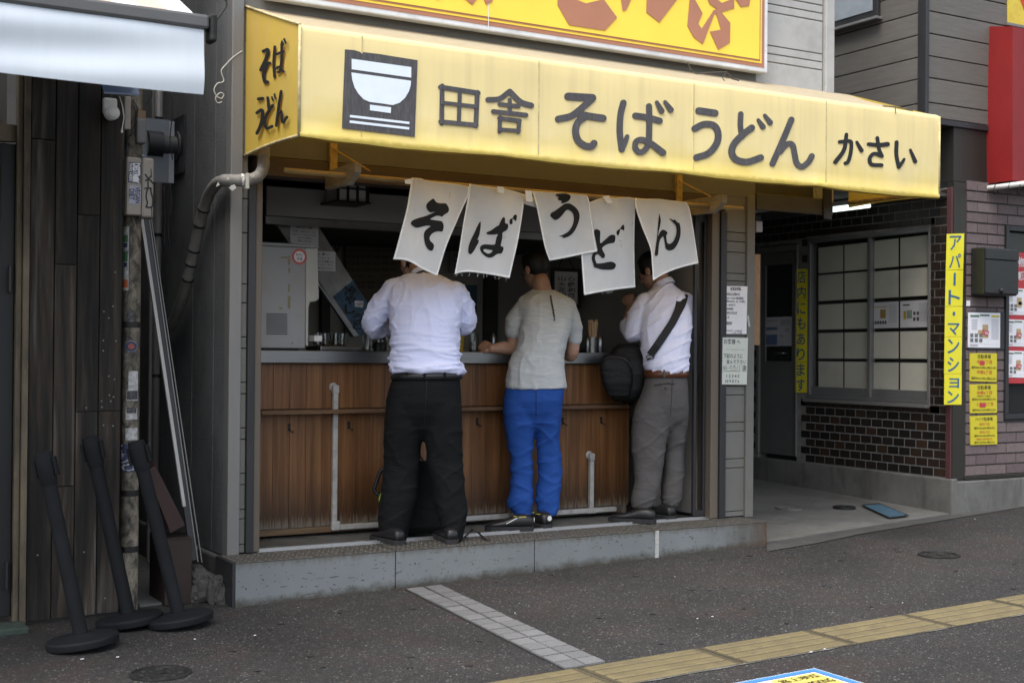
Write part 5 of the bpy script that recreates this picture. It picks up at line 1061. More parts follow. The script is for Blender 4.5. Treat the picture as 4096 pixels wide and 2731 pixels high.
# wrapped drain pipe
DP = thing('drain_pipe', 'fat pipe wrapped in peeling grey tape bending from the awning into the gap', 'pipe', (-.1, -.1, 2.3))
path = [aY(1056, 590, -.14), aY(1056, 625, -.14), aY(1052, 672, -.14), aY(1032, 706, -.14), aY(990, 720, -.13), aY(940, 722, -.115), aY(900, 722, -.09), aX(868, 735, SXW-.05), aX(838, 775, SXW-.05), aX(815, 835, SXW-.05), aX(798, 900, SXW-.05), aX(780, 985, SXW-.05), aX(765, 1055, SXW-.05), aX(748, 1130, SXW-.05), aX(720, 1220, SXW-.045), aX(690, 1290, SXW-.04), aX(655, 1335, SXW-.04)]
path = [Vector(p) for p in smooth_line([tuple(p) for p in path], 5)]
mdp = paint('pipe_wrap', (.23, .22, .20), .65, 0, .15, 9, dirt=(.10, .09, .08), dirt_amt=.6, ds=18, bmp=.4, bs=45)
MB().tube(path, [.031+.0012*math.sin(i*1.7)+.0012*(i % 5 == 0) for i in range(len(path))], 16).obj('pipe', mdp, DP, smooth=50)
for i in (22, 45, 50, 56, 60, 64): 
    d = (path[i+1]-path[i]).normalized(); MB().tube([path[i]-d*.006, path[i]+d*.006], .0345, 16).obj('tape_band', M['alu_dark'] if i > 40 else M['white'], DP, smooth=50)
p = aY(988, 722, -.16); MB().box((p.x-.007, -.172, p.z-.045), (p.x+.010, -.12, p.z+.037)).obj('strap', paint('strap_cream', (.42, .41, .37), .5), DP, bevel=.004)
m = MB()
for q in ([(925, 742), (938, 738), (946, 752), (930, 764), (916, 752)], [(912, 708), (905, 720), (920, 716)], [(952, 700), (966, 708), (978, 702), (970, 716)], [(872, 728), (880, 740), (864, 748)], [(1002, 700), (1012, 712), (1020, 700)]): m.poly([[aY(*p, -.175) for p in q]], (0, .001, 0))
m.obj('peeling_tape', paint('peeled_white', (.45, .44, .41), .6), DP)
WC = thing('wire_coil', 'white wire looping from the awning and coiled on the grey wall', 'wire', (-.2, -.02, 2.7))
cpts = [(968, 205), (930, 232), (905, 258), (885, 285), (895, 325), (870, 335), (856, 360), (866, 385), (885, 395), (895, 380), (880, 372), (862, 392), (870, 412), (888, 408)]
MB().tube([aY(*p, -.03) for p in smooth_line(cpts, 5)], .0035, 6).obj('wire', paint('wire_white', (.42, .41, .38), .5), WC, smooth=True)
tag(MB().tube([aY(*p, -.1) for p in smooth_line([(800, -60), (905, 5), (870, 75), (830, 130)], 5)], .005, 6).obj('black_cable', M['black'], smooth=True), 'slack black cable in front of the grey side wall top', 'cable')
# leaning rails
for nm, lab, p0, p1, w_, h_, mt in (('metal_rail', 'white square rail leaning in the gap, the lightest of the three', (565, 870), (736, 2025), .017, .02, paint('rail_white', (.36, .35, .33), .5, var=.1)), ('metal_rail', 'thin steel angle leaning furthest right in the gap', (604, 880), (806, 2248), .006, .02, M['alu']), ('metal_rail', 'dark grey channel leaning between the white rail and the thin angle', (585, 880), (775, 2240), .034, .02, M['alu_dark'])):
    a, b_ = aY(*p0, .16), aY(*p1, .02); tag(MB().bar(a, b_, w_, h_, (0, 1, 0)).obj(nm, mt, bevel=.002), lab, 'rail', 'rails leaning in the gap')
a, b_ = aY(596, 880, .155), aY(790, 2245, .015); tag(MB().bar(a, b_, .006, .02, (0, 1, 0)).obj('metal_rail', M['alu']), 'thin steel angle leaning just left of the outermost one', 'rail', 'rails leaning in the gap')
# boxes and rubble
mbrn = paint('brown_box', (.022, .013, .010), .6, 0, .25, 4, dirt=(.045, .026, .018), dirt_amt=.5, ds=6)
b0, b1 = aG(660, 2420), aG(772, 2405); yb = -.05
B1 = thing('wooden_box', 'upright dark brown box standing at the mouth of the gap', 'box', (-.45, .1, gz(-.4)))
zt4 = aY(665, 2160, yb).z; x0, x1_ = aY(660, 2300, yb).x, aY(768, 2300, yb).x
MB().box((x0, yb, gz(-.4)), (x1_, yb+.30, zt4)).obj('carcass', mbrn, B1, bevel=.004)
MB().box((x0+.002, yb-.003, zt4+.001), (x1_, yb+.31, zt4+.008)).obj('top', mbrn, B1)
B2 = thing('wooden_box', 'narrow reddish brown box leaning on top of the upright one', 'box', (-.5, .1, .6))
q = [aY(*p, -.02) for p in ((585, 1885), (622, 1862), (741, 2100), (682, 2132))]; MB().slab(q, (.02, .14, .02)).obj('carcass', paint('reddish_box', (.030, .013, .011), .6, 0, .2, 4), B2, bevel=.003)
RB = thing('concrete_lump', 'broken lump of old concrete between the brown box and the step', 'concrete lump', (-.27, -.05, gz(-.3)))
M['lump'] = m_concrete('dark_lump_concrete', (.055, .053, .049), amt=.6, s=12)
def lump(name, c, s, seed):
    bm = bmesh.new(); bmesh.ops.create_icosphere(bm, subdivisions=4, radius=1)
    for v in bm.verts:
        p = v.co; e = .7; q = Vector((math.copysign(abs(p.x)**e, p.x), math.copysign(abs(p.y)**e, p.y), math.copysign(abs(p.z)**e, p.z)))
        q *= 1+.30*noise.noise(p*1.6+Vector((seed, 0, 0)))+.16*abs(noise.noise(p*4))+.07*noise.noise(p*11); v.co = Vector(c)+Vector((q.x*s[0], q.y*s[1], q.z*s[2]))
    me = bpy.data.meshes.new(name); bm.to_mesh(me); bm.free(); return me
mesh_obj('lump', lump('lump', (-.30, .05, gz(-.3)+.06), (.085, .12, .095), 1), M['lump'], RB)
mesh_obj('lump', lump('lump', (-.245, -.09, gz(-.25)+.05), (.05, .07, .085), 5), M['lump'], RB)
MB().box((-.62, .0, 0), (-.19, 2.4, .075)).obj('ground_slab', M['base_concrete'], RB, bevel=.01)

# three leaning queue posts
mst = paint('queue_post_black', (.006, .007, .0085), .7, 0, .3, 8, spec=.2)
def queue_post(label, base_px, top_px, rb=.155):
    b_ = aG(*base_px); v = ray(*top_px); hd = Vector((VD.x, VD.y, 0)).normalized(); top = CAM+v*((b_-CAM).dot(hd)/v.dot(hd))
    ax = (top-b_).normalized(); h = (top-b_).length; side_ = Vector((VX.x, VX.y, 0)).normalized(); tilt = ax.dot(-side_); c = b_+Vector((0, 0, rb*abs(tilt)*.42))
    t = thing('queue_post', label, 'queue post', b_, 'leaning queue posts without belts')
    bx_ = (ax*.55+Vector((0, 0, .45))).normalized(); MB().lathe(c, [(rb, 0), (rb*1.01, .008), (rb*1.01, .026), (rb*.97, .034), (rb*.5, .045), (.05, .05)], 48, bx_).obj('base', mst, t, smooth=35)
    c2 = c+ax*.035; MB().lathe(c2, [(.0325, 0), (.0325, h-.17)], 24, ax).obj('post', mst, t, smooth=40)
    c3 = c2+ax*(h-.17); MB().lathe(c3, [(.034, 0), (.039, .02), (.040, .13), (.038, .145), (.02, .148)], 24, ax).obj('belt_head', mst, t, smooth=35)
    for sgn in (-1, 1):
        d = side_*sgn; d = (d-ax*d.dot(ax)).normalized(); p = c3+ax*.035+d*.046; MB().bar(p, p+ax*.085, .03, .014, d).obj('belt_clip', mst, t, bevel=.003)
    return t
queue_post('black queue post leaning left, nearest the black door', (332, 2588), (172, 1832))
queue_post('black queue post leaning left, middle one in front of the boards', (520, 2502), (362, 1768))
queue_post('black queue post leaning left, right one beside the brown box', (722, 2500), (545, 1786))

# neighbouring awning at the upper left, nearer the street
LA = thing('white_awning', 'white folding awning with a grey front bar at the top left', 'awning', (-1.5, -1.6, 2.6))
LY = -1.6; XR = aY(815, 240, LY).x; zb5, zt5 = 2.384, 2.645; XLf = -6.5  # left end lengthened out of view to shade the ground below
m = MB(); nx, nz_ = 90, 14; pts = []
for i in range(nx+1):
    x = XLf+(XR-XLf)*i/nx; e = max(0, 1-(XR-x)/.42)
    for j in range(nz_+1):
        w_ = j/nz_; z = zb5+(zt5-zb5)*w_; fold = .010*math.sin(2.3*w_*math.pi+(XR-x)*2.2+.4)*(1-abs(2*w_-1)**3)*(1-.6*e)+.016*math.sin(math.pi*w_)*e*(1-w_); pts.append((x, LY-fold-.006*noise.noise((x*2.2, z*5, 0)), z-.004*math.sin(x*4)*(1-w_)))
m.add(pts, [(i*(nz_+1)+j, (i+1)*(nz_+1)+j, (i+1)*(nz_+1)+j+1, i*(nz_+1)+j+1) for i in range(nx) for j in range(nz_)])
mwa, t_, b_ = new_mat('white_valance'); v = coords(t_, (8, 8, .8), world=True); c = ramp(t_, nz(t_, v, 1.5, 4), [(.3, (.60, .66, .72)), (.7, (.66, .72, .78))]); t_.links.new(c, b_.inputs['Base Color']); b_.inputs['Roughness'].default_value = .6
trn = N(t_, 'BsdfTranslucent'); t_.links.new(c, trn.inputs[0]); msh = N(t_, 'MixShader'); msh.inputs[0].default_value = .2; t_.links.new(b_.outputs[0], msh.inputs[1]); t_.links.new(trn.outputs[0], msh.inputs[2]); t_.links.new(msh.outputs[0], t_.nodes['Material Output'].inputs[0])
m.obj('valance', mwa, LA, smooth=True, fix=False)
zb6 = aY(575, 49, LY).z; mbar = paint('grey_bar', (.10, .10, .098), .45, .4, .15, 6, (.5, 1, 1))
MB().box((XLf, LY-.012, zt5-.004), (XR+.02, LY+.05, zt5+.055)).obj('front_bar', mbar, LA, bevel=.012)
MB().box((XR+.021, LY-.02, zt5-.05), (XR+.05, LY+.055, zt5+.062)).obj('end_cap', M['iron'], LA, bevel=.010)
# striped cloth rising to the wall, stripe by stripe
ya, za_ = LY+.03, zt5+.05; yb2, zb7 = -.11, 3.42; xs_ = [XLf+.0]; k = 0; xe_ = XR-.02
wid = [.105, .11]; x = xe_; strips = []
while x > XLf: w_ = wid[k % 2]; strips.append((max(XLf, x-w_), x, k % 2)); x -= w_; k += 1
mtan = paint('stripe_tan', (.50, .36, .28), .75, var=.05); mwh = paint('stripe_white', (.70, .70, .69), .75, var=.04)
for x0, x1_, c_ in strips:
    MB().add([(x0+.0005, ya, za_), (x1_-.0005, ya, za_), (x1_-.0005, yb2, zb7), (x0+.0005, yb2, zb7)], [(0, 1, 2, 3)]).obj('cloth_stripe', mtan if c_ else mwh, LA, fix=False)
MB().bar((XR-.08, LY+.05, zt5+.02), (XR-.25, -.11, 2.75), .03, .04).obj('folding_arm', mbar, LA)
# ------------------------------------------------------------------ right: the tiled corner shop across the passage
CS = thing('corner_shop', 'two storey corner shop with brown tiles, pink bricks and taupe siding', 'building', (5.6, 1, .19))
SX = 5.35
XS = lambda *q: aX(*q, SX)
mbt, t, b = new_mat('brown_tile'); r = rnd(t); c = ramp(t, r, [(0, (.009, .007, .006)), (.5, (.014, .010, .008)), (.85, (.022, .013, .009)), (.97, (.034, .019, .011))]); c = mix(t, .4, c, ramp(t, nz(t, coords(t, world=True), 40, 3), [(.3, .6), (.7, 1.4)]), 'MULTIPLY')
t.links.new(c, b.inputs['Base Color']); b.inputs['Roughness'].default_value = .45; M['btile'] = mbt
M['mortar'] = paint('pale_mortar', (.19, .185, .175), .85, var=.2, vs=12, dirt=(.08, .075, .07), dirt_amt=.6)
wy0, wy1 = XS(3718, 1300).y, XS(3232, 1300).y            # window opening
wz0, wz1 = XS(3475, 1604).z, XS(3475, 935).z
dy0, dy1, dz1 = XS(3186, 1500).y, XS(3040, 1500).y, XS(3110, 985).z
lz = XS(3724, 1905).z
pt_, pr_ = .1145, .0672; zt_top = 2.56; y_end = 3.2
tile = MB().hexa([(0, .004, .004), (0, .004, pr_-.005), (0, pt_-.005, pr_-.005), (0, pt_-.005, .004)], [(-.003, .005, .005), (-.003, .005, pr_-.006), (-.003, pt_-.006, pr_-.006), (-.003, pt_-.006, .005)]).mesh('tile')
full = []; cut = MB(); row = 0; z = lz+.004
while z < zt_top:
    y = .055+(pt_/2 if row % 2 else 0)
    if row % 2:
        cut.box((SX-.006, .058, z+.004), (SX, .055+pt_/2-.005, z+pr_-.005))
    while y < y_end:
        y2, z2 = y+pt_, z+pr_
        inwin = y2 > wy0-.01 and y < wy1+.01 and z2 > wz0-.01 and z < wz1+.02
        indoor = y2 > dy0-.02 and y < dy1+.03 and z < dz1+.02
        if not inwin and not indoor: full.append((SX, y, z))
        elif not indoor:
            for a, b_ in ((y, min(y2, wy0-.012)), (max(y, wy1+.012), y2)):
                if b_-a > .02: cut.box((SX-.006, a+.003, z+.004), (SX, b_-.004, z+pr_-.005))
            for a, b_ in ((z, min(z2, wz0-.012)), (max(z, wz1+.022), z2)):
                if b_-a > .02: cut.box((SX-.006, y+.003, a+.003), (SX, y2-.004, b_-.004))
        y += pt_
    z += pr_; row += 1
full.sort(key=lambda p: p[1]); vis = [p for p in full if p[2] < 2.55]
pieces('brick', tile, M['btile'], CS, vis[:285])
rest = MB()
for p in vis[285:]: rest.box((p[0]-.006, p[1]+.004, p[2]+.004), (p[0], p[1]+pt_-.005, p[2]+pr_-.005))
rest.v += []; o = rest.add([], []).obj('brick', M['btile'], CS); o['kind'] = 'stuff'
o = cut.obj('brick', M['btile'], CS); o['kind'] = 'stuff'
m = MB()   # wall with openings: pieces round window and door
m.box((SX, .03, .25), (SX+.1, wy0, 2.62)); m.box((SX, wy0, .25), (SX+.1, wy1, wz0)); m.box((SX, wy0, wz1), (SX+.1, wy1, 2.62)); m.box((SX, wy1, .25), (SX+.1, dy0-.01, 2.62)); m.box((SX, dy0-.01, dz1+.01), (SX+.1, dy1+.02, 2.62)); m.box((SX, dy1+.02, .25), (SX+.1, y_end, 2.62))
m.obj('tiled_wall', M['mortar'], CS)
MB().box((SX-.02, -.02, .1), (SX+.05, y_end, lz)).obj('plinth', M['base_concrete'], CS, bevel=.012)
MB().box((SX-.021+.02, -.021, .1), (9.5, .06, aY(3852, 1906, 0).z-.03)).obj('plinth', M['base_concrete'], CS, bevel=.012)
MB().box((SX+.101, .3, .3), (SX+.15, y_end, 2.62)).obj('inner_wall', M['inner_dark'], CS)  # dark wall brought close behind the sheets to keep the gaps unlit
# window with sheets of paper behind the glass
M['alu_win'] = paint('window_aluminium', (.20, .20, .20), .4, .5, .1, 5); WN = MB(); fw = .035
WN.box((SX-.012, wy0, wz0), (SX+.06, wy1, wz0+.03)); WN.box((SX-.012, wy0, wz1-.03), (SX+.06, wy1, wz1)); WN.box((SX-.012, wy1-fw, wz0+.03), (SX+.06, wy1, wz1-.03)); WN.box((SX-.012, wy0, wz0+.03), (SX+.06, wy0+.012, wz1-.03))
ym = XS(3476, 1300).y; WN.box((SX-.004, ym-.018, wz0+.03), (SX+.05, ym+.018, wz1-.03)); WN.box((SX+.005, ym+.018, wz0+.03), (SX+.045, wy1-fw, wz0+.10)); WN.box((SX+.012, wy0+.012, wz0+.03), (SX+.05, ym-.018, wz0+.10))
wo = WN.obj('window', M['alu_win'], CS, bevel=.004)
MB().box((SX-.04, wy0-.01, wz0-.03), (SX+.02, wy1+.02, wz0-.002)).obj('sill', M['alu'], wo, bevel=.004)
for a, b_ in ((wy0+.013, ym-.019), (ym+.019, wy1-fw-.001)): MB().box((SX+.024, a, wz0+.101), (SX+.028, b_, wz1-.031)).obj('pane', M['wglass'], wo)
mps = paint('sheet_cream', (.60, .585, .50), .7, 0, .06, 5, rand=.08)
colsp = [(3274, 3372), (3378, 3469), (3484, 3594), (3601, 3717)]; rows = 5
gy = [(981, 1085), (1094, 1199), (1214, 1316), (1330, 1434), (1446, 1551)]
rowR = [(953, 1066), (1078, 1188), (1205, 1311), (1326, 1434), (1450, 1560)]
for ci, (xa_, xb_) in enumerate(colsp):
    for ri in range(rows):
        ya_, yb_ = (gy if ci < 2 else rowR)[ri]; k = (0 if ci < 2 else 2)
        sl = lambda x, y: (x, y+(y-1414)*(x-(3372 if ci < 2 else 3594))*.000255)
        q = [aX(*sl(xa_, ya_), SX+.036), aX(*sl(xb_, ya_), SX+.036), aX(*sl(xb_, yb_), SX+.036), aX(*sl(xa_, yb_), SX+.036)]
        o = MB().slab(q, (.002, 0, 0)).obj('paper_sheet', mps if not (ci >= 2 and ri == 2) else M['paper'], wo)
        if ci >= 2 and ri == 2:
            o['label'] = 'printed flat plan sheet'
            tl, tr_, br, bl = q; at = lambda u_, v_: tl.lerp(tr_, u_).lerp(bl.lerp(br, u_), v_)+Vector((-.0025, 0, 0))
            for mt, rc in ((flat('plan_yellow', (.42, .34, .04)), [(.1, .17, .6, .2)] if ci == 2 else [(.12, .38, .22, .68)]), (flat('plan_tan', (.36, .24, .08)) if ci == 2 else flat('plan_green', (.22, .30, .26)), [(.35, .28, .55, .62)] if ci == 2 else [(.24, .36, .42, .66)]), (flat('plan_dark', (.09, .09, .09)), [(.06+.09*i, .72, .13+.09*i, .84) for i in range(6)] if ci == 2 else [(.46, .42, .54, .54), (.58, .42, .66, .54), (.46, .62, .54, .76), (.58, .62, .66, .76), (.1, .13, .34, .18)]), (flat('plan_grey', (.36, .37, .4)), [(.66, .12+.07*i, .94, .14+.07*i) for i in range(10)])):
                m = MB()
                for u0, v0, u1, v1 in rc: m.add([at(u0, v0), at(u1, v0), at(u1, v1), at(u0, v1)], [(0, 1, 2, 3)])
                m.obj('print', mt, o, fix=False)
# side door
DR = thing('side_door', 'grey glazed side door with a bulletin sheet and a bright lever in the passage', 'door', (SX, 1.9, .45))
mdg = paint('door_grey', (.115, .116, .114), .5, .2, .08, 4)
dzb = XS(3186, 1826).z; zmid0, zmid1 = XS(3110, 1445).z, XS(3110, 1390).z
m = MB(); m.box((SX+.005, dy0, dzb), (SX+.045, dy1, zmid0)); m.box((SX+.005, dy0, zmid0), (SX+.045, dy0+.07, dz1-.05)); m.box((SX+.005, dy1-.06, zmid0), (SX+.045, dy1, dz1-.05)); m.box((SX+.005, dy0+.07, dz1-.16), (SX+.045, dy1-.06, dz1-.05)); m.obj('leaf', mdg, DR, bevel=.004)
m = MB(); m.box((SX-.015, dy1+.001, dzb), (SX+.06, dy1+.035, dz1)); m.box((SX-.015, dy0-.012, dzb), (SX+.06, dy0-.001, dz1)); m.box((SX-.015, dy0-.001, dz1-.049), (SX+.06, dy1+.001, dz1)); m.obj('frame', M['alu'], DR, bevel=.003)
MB().box((SX+.02, dy0+.071, zmid0+.001), (SX+.026, dy1-.061, dz1-.161)).obj('pane', M['dark_glass'], DR)
kz = XS(3140, 1412); MB().tube([(SX+.004, kz.y-.02, kz.z), (SX-.045, kz.y-.02, kz.z), (SX-.05, kz.y+.09, kz.z-.005)], .009, 8).obj('lever', M['steel'], DR, smooth=True)
bl_ = flat('print_blue', (.10, .14, .26)); pg = flat('print_grey', (.30, .30, .33))
notice('notice', 'faded bulletin sheet with a blue picture on the side door', 'notice', [(3055, 1270), (3168, 1266), (3167, 1383), (3052, 1385)], SX+.012, [(None, .06, .6, .5, .95, bl_), (None, .05, .34, .5, .44, bl_), (None, .1, .1, .5, .16, pg), (None, .62, .08, .95, .3, pg), (None, .78, .4, .92, .52, pg), (None, .6, .6, .7, .7, pg)], paint('bulletin_paper', (.42, .42, .45), .7), 'X')
# vertical yellow signs
my = paint('sign_paper_yellow', (.68, .61, .025), .55, var=.05, vs=5); mb = flat('sign_blue', (.02, .10, .22))
def vsign(label, pcs, axis, D, seps):
    f = (lambda x, y, o=0: aX(x, y, D-o)) if axis == 'X' else (lambda x, y, o=0: aY(x, y, D-o))
    out = Vector((-1, 0, 0)) if axis == 'X' else Vector((0, -1, 0)); t = None
    for i, (xl, xr_, y0, y1, dxx, chars, hs) in enumerate(pcs):
        tl, tr_, br, bl = f(xl, y0), f(xr_, y0+hs), f(xr_-dxx, y1+hs), f(xl-dxx, y1)
        if t is None: t = thing('vertical_sign', label, 'sign', bl)
        o = MB().slab([tl, tr_, br, bl], -out*.003).obj('sheet', my, t); n = len(chars); m = MB()
        for j, ch in enumerate(chars):
            at = lambda u_, v_: tl.lerp(tr_, u_).lerp(bl.lerp(br, u_), v_)+out*.0018
            v0, v1 = (j+.10)/n, (j+.90)/n; u0, u1 = .16, .84
            if ch == '・': v0, v1, u0, u1 = (j+.32)/n, (j+.62)/n, .42, .58
            if ch == 'ー':
                m.add([at(.44, (j+.15)/n), at(.56, (j+.15)/n), at(.56, (j+.85)/n), at(.44, (j+.85)/n)], [(0, 1, 2, 3)]); continue
            if ch == 'ョ': u0, v0 = .26, (j+.28)/n
            p = at(u0, v1); text(m, ch, p, at(u1, v1)-p, at(u0, v0)-p, .010)
        m.obj('letter', mb, o, fix=False)
    return t
vsign('narrow yellow vertical sign in blue letters beside the papered window', [(3183, 3232, 1076, 1201, 1, '店内', 0), (3182, 3231, 1202, 1324, 1, 'にも', 0), (3181, 3229, 1325, 1447, 1, 'あり', 0), (3180, 3228, 1448, 1570, 0, 'ます', 0)], 'X', SX-.012, None)
vsign('tall yellow vertical sign in blue letters on the dark corner pillar', [(3788, 3857, 936, 1080, 4, 'アパ', -2), (3784, 3853, 1081, 1225, 3, 'ート', -1), (3781, 3850, 1226, 1346, 2, '・マ', 0), (3779, 3848, 1347, 1494, 2, 'ンシ', 0), (3778, 3847, 1495, 1618, 1, 'ョン', 0)], 'Y', -.012, None)
# corner pillar and front wall
mpil = paint('pillar_brown', (.024, .022, .018), .45, .2, .2, 4, (3, 3, .15))
px0, px1 = aY(3775, 1700, 0).x, aY(3858, 1700, 0).x
MB().box((SX-.0, -.008, aY(3800, 1905, 0).z-.03), (px1, .05, 2.66)).obj('corner_pillar', mpil, CS, bevel=.006)
MB().box((SX-.012, .002, lz), (SX+.03, .05, 2.62)).obj('corner_strip', paint('strip_dark_red', (.075, .030, .032), .5), CS, bevel=.004)
mpk, t, b = new_mat('pink_brick'); g_ = N(t, 'NewGeometry'); r = rnd(t); c = ramp(t, r, [(0, (.075, .058, .061)), (.5, (.092, .073, .076)), (1, (.112, .092, .093))]); c = mix(t, .5, c, ramp(t, nz(t, g_.outputs['Position'], 35, 5), [(.3, .75), (.7, 1.25)]), 'MULTIPLY'); c = mix(t, 1.0, c, (1.2, 1.12, 1.08), 'MULTIPLY'); t.links.new(c, b.inputs['Base Color']); b.inputs['Roughness'].default_value = .8; bump(t, b, nz(t, g_.outputs['Position'], 150, 3), .3, .003)
bzr, bxp = .0790, .2255; z0b = aY(3852, 1904, 0).z
bk = MB().hexa([(.003, 0, .003), (bxp-.005, 0, .003), (bxp-.005, 0, bzr-.006), (.003, 0, bzr-.006)], [(.005, -.012, .005), (bxp-.007, -.012, .005), (bxp-.007, -.012, bzr-.008), (.005, -.012, bzr-.008)]).mesh('brick')
locs = []; fwx0, fwz0, fwz1 = aY(4010, 1600, 0).x, aY(4040, 1655, 0).z, aY(4050, 905, 0).z
half = MB(); z = z0b; row = 0
while z < 2.62:
    x = px1+.002+(-bxp/2 if row % 2 else 0)
    while x < 6.9:
        win = x+bxp > fwx0 and z+bzr > fwz0 and z < fwz1
        if x < px1: half.box((px1+.003, -.012, z+.004), (x+bxp-.006, 0, z+bzr-.007))
        elif not win: locs.append((x, 0, z))
        elif x < fwx0-.03: half.box((x+.004, -.012, z+.004), (fwx0-.004, 0, z+bzr-.007))
        x += bxp
    z += bzr; row += 1
pieces('brick', bk, mpk, CS, locs); o = half.obj('brick', mpk, CS); o['kind'] = 'stuff'
MB().box((px1, .0, z0b-.02), (fwx0, .05, 2.66)).obj('brick_wall', paint('dark_mortar', (.055, .05, .05), .9), CS); MB().box((fwx0, .0, z0b-.02), (9.5, .05, fwz0)).obj('brick_wall', M['inner_dark'], CS); MB().box((fwx0, .0, fwz1), (9.5, .05, 2.66)).obj('brick_wall', M['inner_dark'], CS)
MB().box((px1-.01, -.016, z0b-.03), (9.5, .02, z0b-.001)).obj('base_trim', mpil, CS, bevel=.004)
# shop window with red backed property sheets
fwn = MB(); fwn.box((fwx0, -.03, fwz0-.04), (9.0, .04, fwz0)); fwn.box((fwx0, -.03, fwz0), (fwx0+.035, .04, fwz1)); fwn.box((fwx0+.035, -.03, fwz1-.04), (9.0, .04, fwz1)); fo = fwn.obj('window', M['alu_dark'], CS, bevel=.004)
MB().box((fwx0+.035, .03, fwz0), (9.0, .035, fwz1-.04)).obj('pane', M['dark_glass'], fo)
mred = paint('board_red', (.36, .028, .035), .5, var=.05); rz = lambda py: aY(4050, py, -.005).z
RBD = thing('property_board', 'red display board of property sheets behind the grey mailbox', 'display board', (fwx0+.2, 0, 1.4))
MB().box((fwx0+.036, -.002, rz(1533)), (fwx0+.62, .012, rz(1008))).obj('board', mred, RBD)
pw = flat('lettering_white', (.50, .50, .50)); m = MB(); p = aY(4071, 1068, -.004); text(m, '物件', p, aY(4125, 1068, -.004)-p, aY(4071, 1028, -.004)-p, .02); m.obj('lettering', pw, RBD, fix=False); m = MB(); p = aY(4071, 1122, -.004); text(m, '頼さ', p, aY(4125, 1122, -.004)-p, aY(4071, 1085, -.004)-p, .02); m.obj('lettering', pw, RBD, fix=False)
stamp = flat('stamp_red', (.40, .04, .05)); tan = flat('plan_tan2', (.36, .27, .14)); dk = flat('photo_grey', (.13, .13, .13)); yl = flat('print_yellow', (.42, .36, .04)); gr = flat('print_green', (.08, .14, .09))
def property_sheet(label, q, Y, red=True, var=0):
    ln = [(None, .06, .07, .34, .13, dk if var else gr), (None, .36, .05, .66, .10, gr), (None, .72, .07, .97, .13, yl), (None, .44, .34, .62, .72, tan), (None, .30+.2*var, .50, .46+.2*var, .62, tan)]
    ln += [(None, .06+.14*i, .60+.14*j, .16+.14*i, .71+.14*j, dk) for i in range(3) for j in range(2)]+[(None, .72, .18+.055*i, .95, .20+.055*i, pg) for i in range(11)]+[(None, .10, .2+.045*i, .28, .215+.045*i, pg) for i in range(7)]+[(None, .04, .9, .96, .905, pg), (None, .06, .92, .3, .96, pg)]
    o = notice('notice', label, 'notice', q, Y, ln)
    if red:
        f = lambda u_, v_: Vector(aY(*q[0], Y-.004)).lerp(Vector(aY(*q[1], Y-.004)), u_).lerp(Vector(aY(*q[3], Y-.004)).lerp(Vector(aY(*q[2], Y-.004)), u_), v_)
        s = MB().poly([[f(.46, .47), f(.66, .54), f(.63, .68), f(.43, .61)]]).obj('stamp', stamp, o, fix=False); m = MB(); p = f(.455, .592)-Vector((0, .001, 0)); text(m, 'ご成約', p, (f(.635, .655)-f(.455, .592)), (f(.475, .505)-f(.455, .592)), .01); m.obj('stamp_print', M['paper'], s, fix=False)
MB().box((aY(3867, 1245, 0).x, -.022, aY(3867, 1398, 0).z), (aY(4010, 1245, 0).x, -.0125, aY(3867, 1243, 0).z)).obj('notice_backing', M['alu_dark'], CS, bevel=.003)
property_sheet('white floor plan sheet with a red stamp framed under the mailbox', [(3873, 1249), (4001, 1252), (4000, 1391), (3872, 1389)], -.024)
property_sheet('upper property sheet on the red board', [(4022, 1152), (4125, 1156), (4124, 1261), (4021, 1258)], -.005, False, 1)
property_sheet('middle property sheet with a red stamp on the red board', [(4020, 1276), (4123, 1281), (4122, 1387), (4019, 1384)], -.005, True, 1)
property_sheet('lower property sheet with a red stamp on the red board', [(4019, 1402), (4122, 1405), (4121, 1511), (4018, 1508)], -.005, True, 1)
mys = paint('leaflet_yellow', (.50, .43, .02), .6, var=.04); mrl = flat('leaflet_red', (.42, .06, .03)); mwl = flat('leaflet_edge', (.45, .44, .36))
def leaflet(label, q, lines):
    o = notice('notice', label, 'notice', q, -.0225, lines, mys, 'Y', None, None, 0, .009)
leaflet('top yellow parking leaflet on the pink bricks', [(3882, 1412), (3988, 1413), (3987, 1527), (3881, 1524)], [('空駐車場', .26, .04, .76, .19), ('中野5丁目', .24, .23, .80, .38, mrl), ('賃料¥33,000-(税込み)', .03, .46, .97, .57), ('中野6丁目', .24, .60, .80, .74, mrl), ('賃料¥33,000-(税込み)', .03, .84, .97, .95), (None, .34, .28, .52, .42, stamp, 0, 1)])
leaflet('middle yellow parking leaflet on the pink bricks', [(3881, 1537), (3988, 1535), (3988, 1650), (3882, 1652)], [('空駐車場', .26, .04, .76, .19), ('中野6丁目', .24, .23, .80, .37, mrl), ('屋根付き（小型車）', .25, .39, .75, .45), ('賃料¥18,000(税込み)', .05, .48, .95, .58), ('上高田2丁目', .2, .62, .85, .75, mrl), ('賃料¥25,000(税込み)', .06, .85, .95, .95), (None, .34, .66, .56, .8, stamp, 0, 1)])
leaflet('bottom yellow motorcycle parking leaflet on the pink bricks', [(3882, 1664), (3988, 1660), (3989, 1776), (3884, 1779)], [('バイク駐車場', .17, .05, .83, .18), ('新井1丁目', .33, .24, .70, .34, mrl), ('賃料 ¥6,600-(税込み)', .12, .38, .9, .48), ('新井2丁目', .33, .52, .70, .61, mrl), ('賃料 ¥6,000-(税込み)', .12, .65, .9, .74), ('中野5丁目屋根付き', .2, .77, .8, .85, mrl), ('賃料 ¥5,000-(税込み)', .12, .88, .9, .97)])
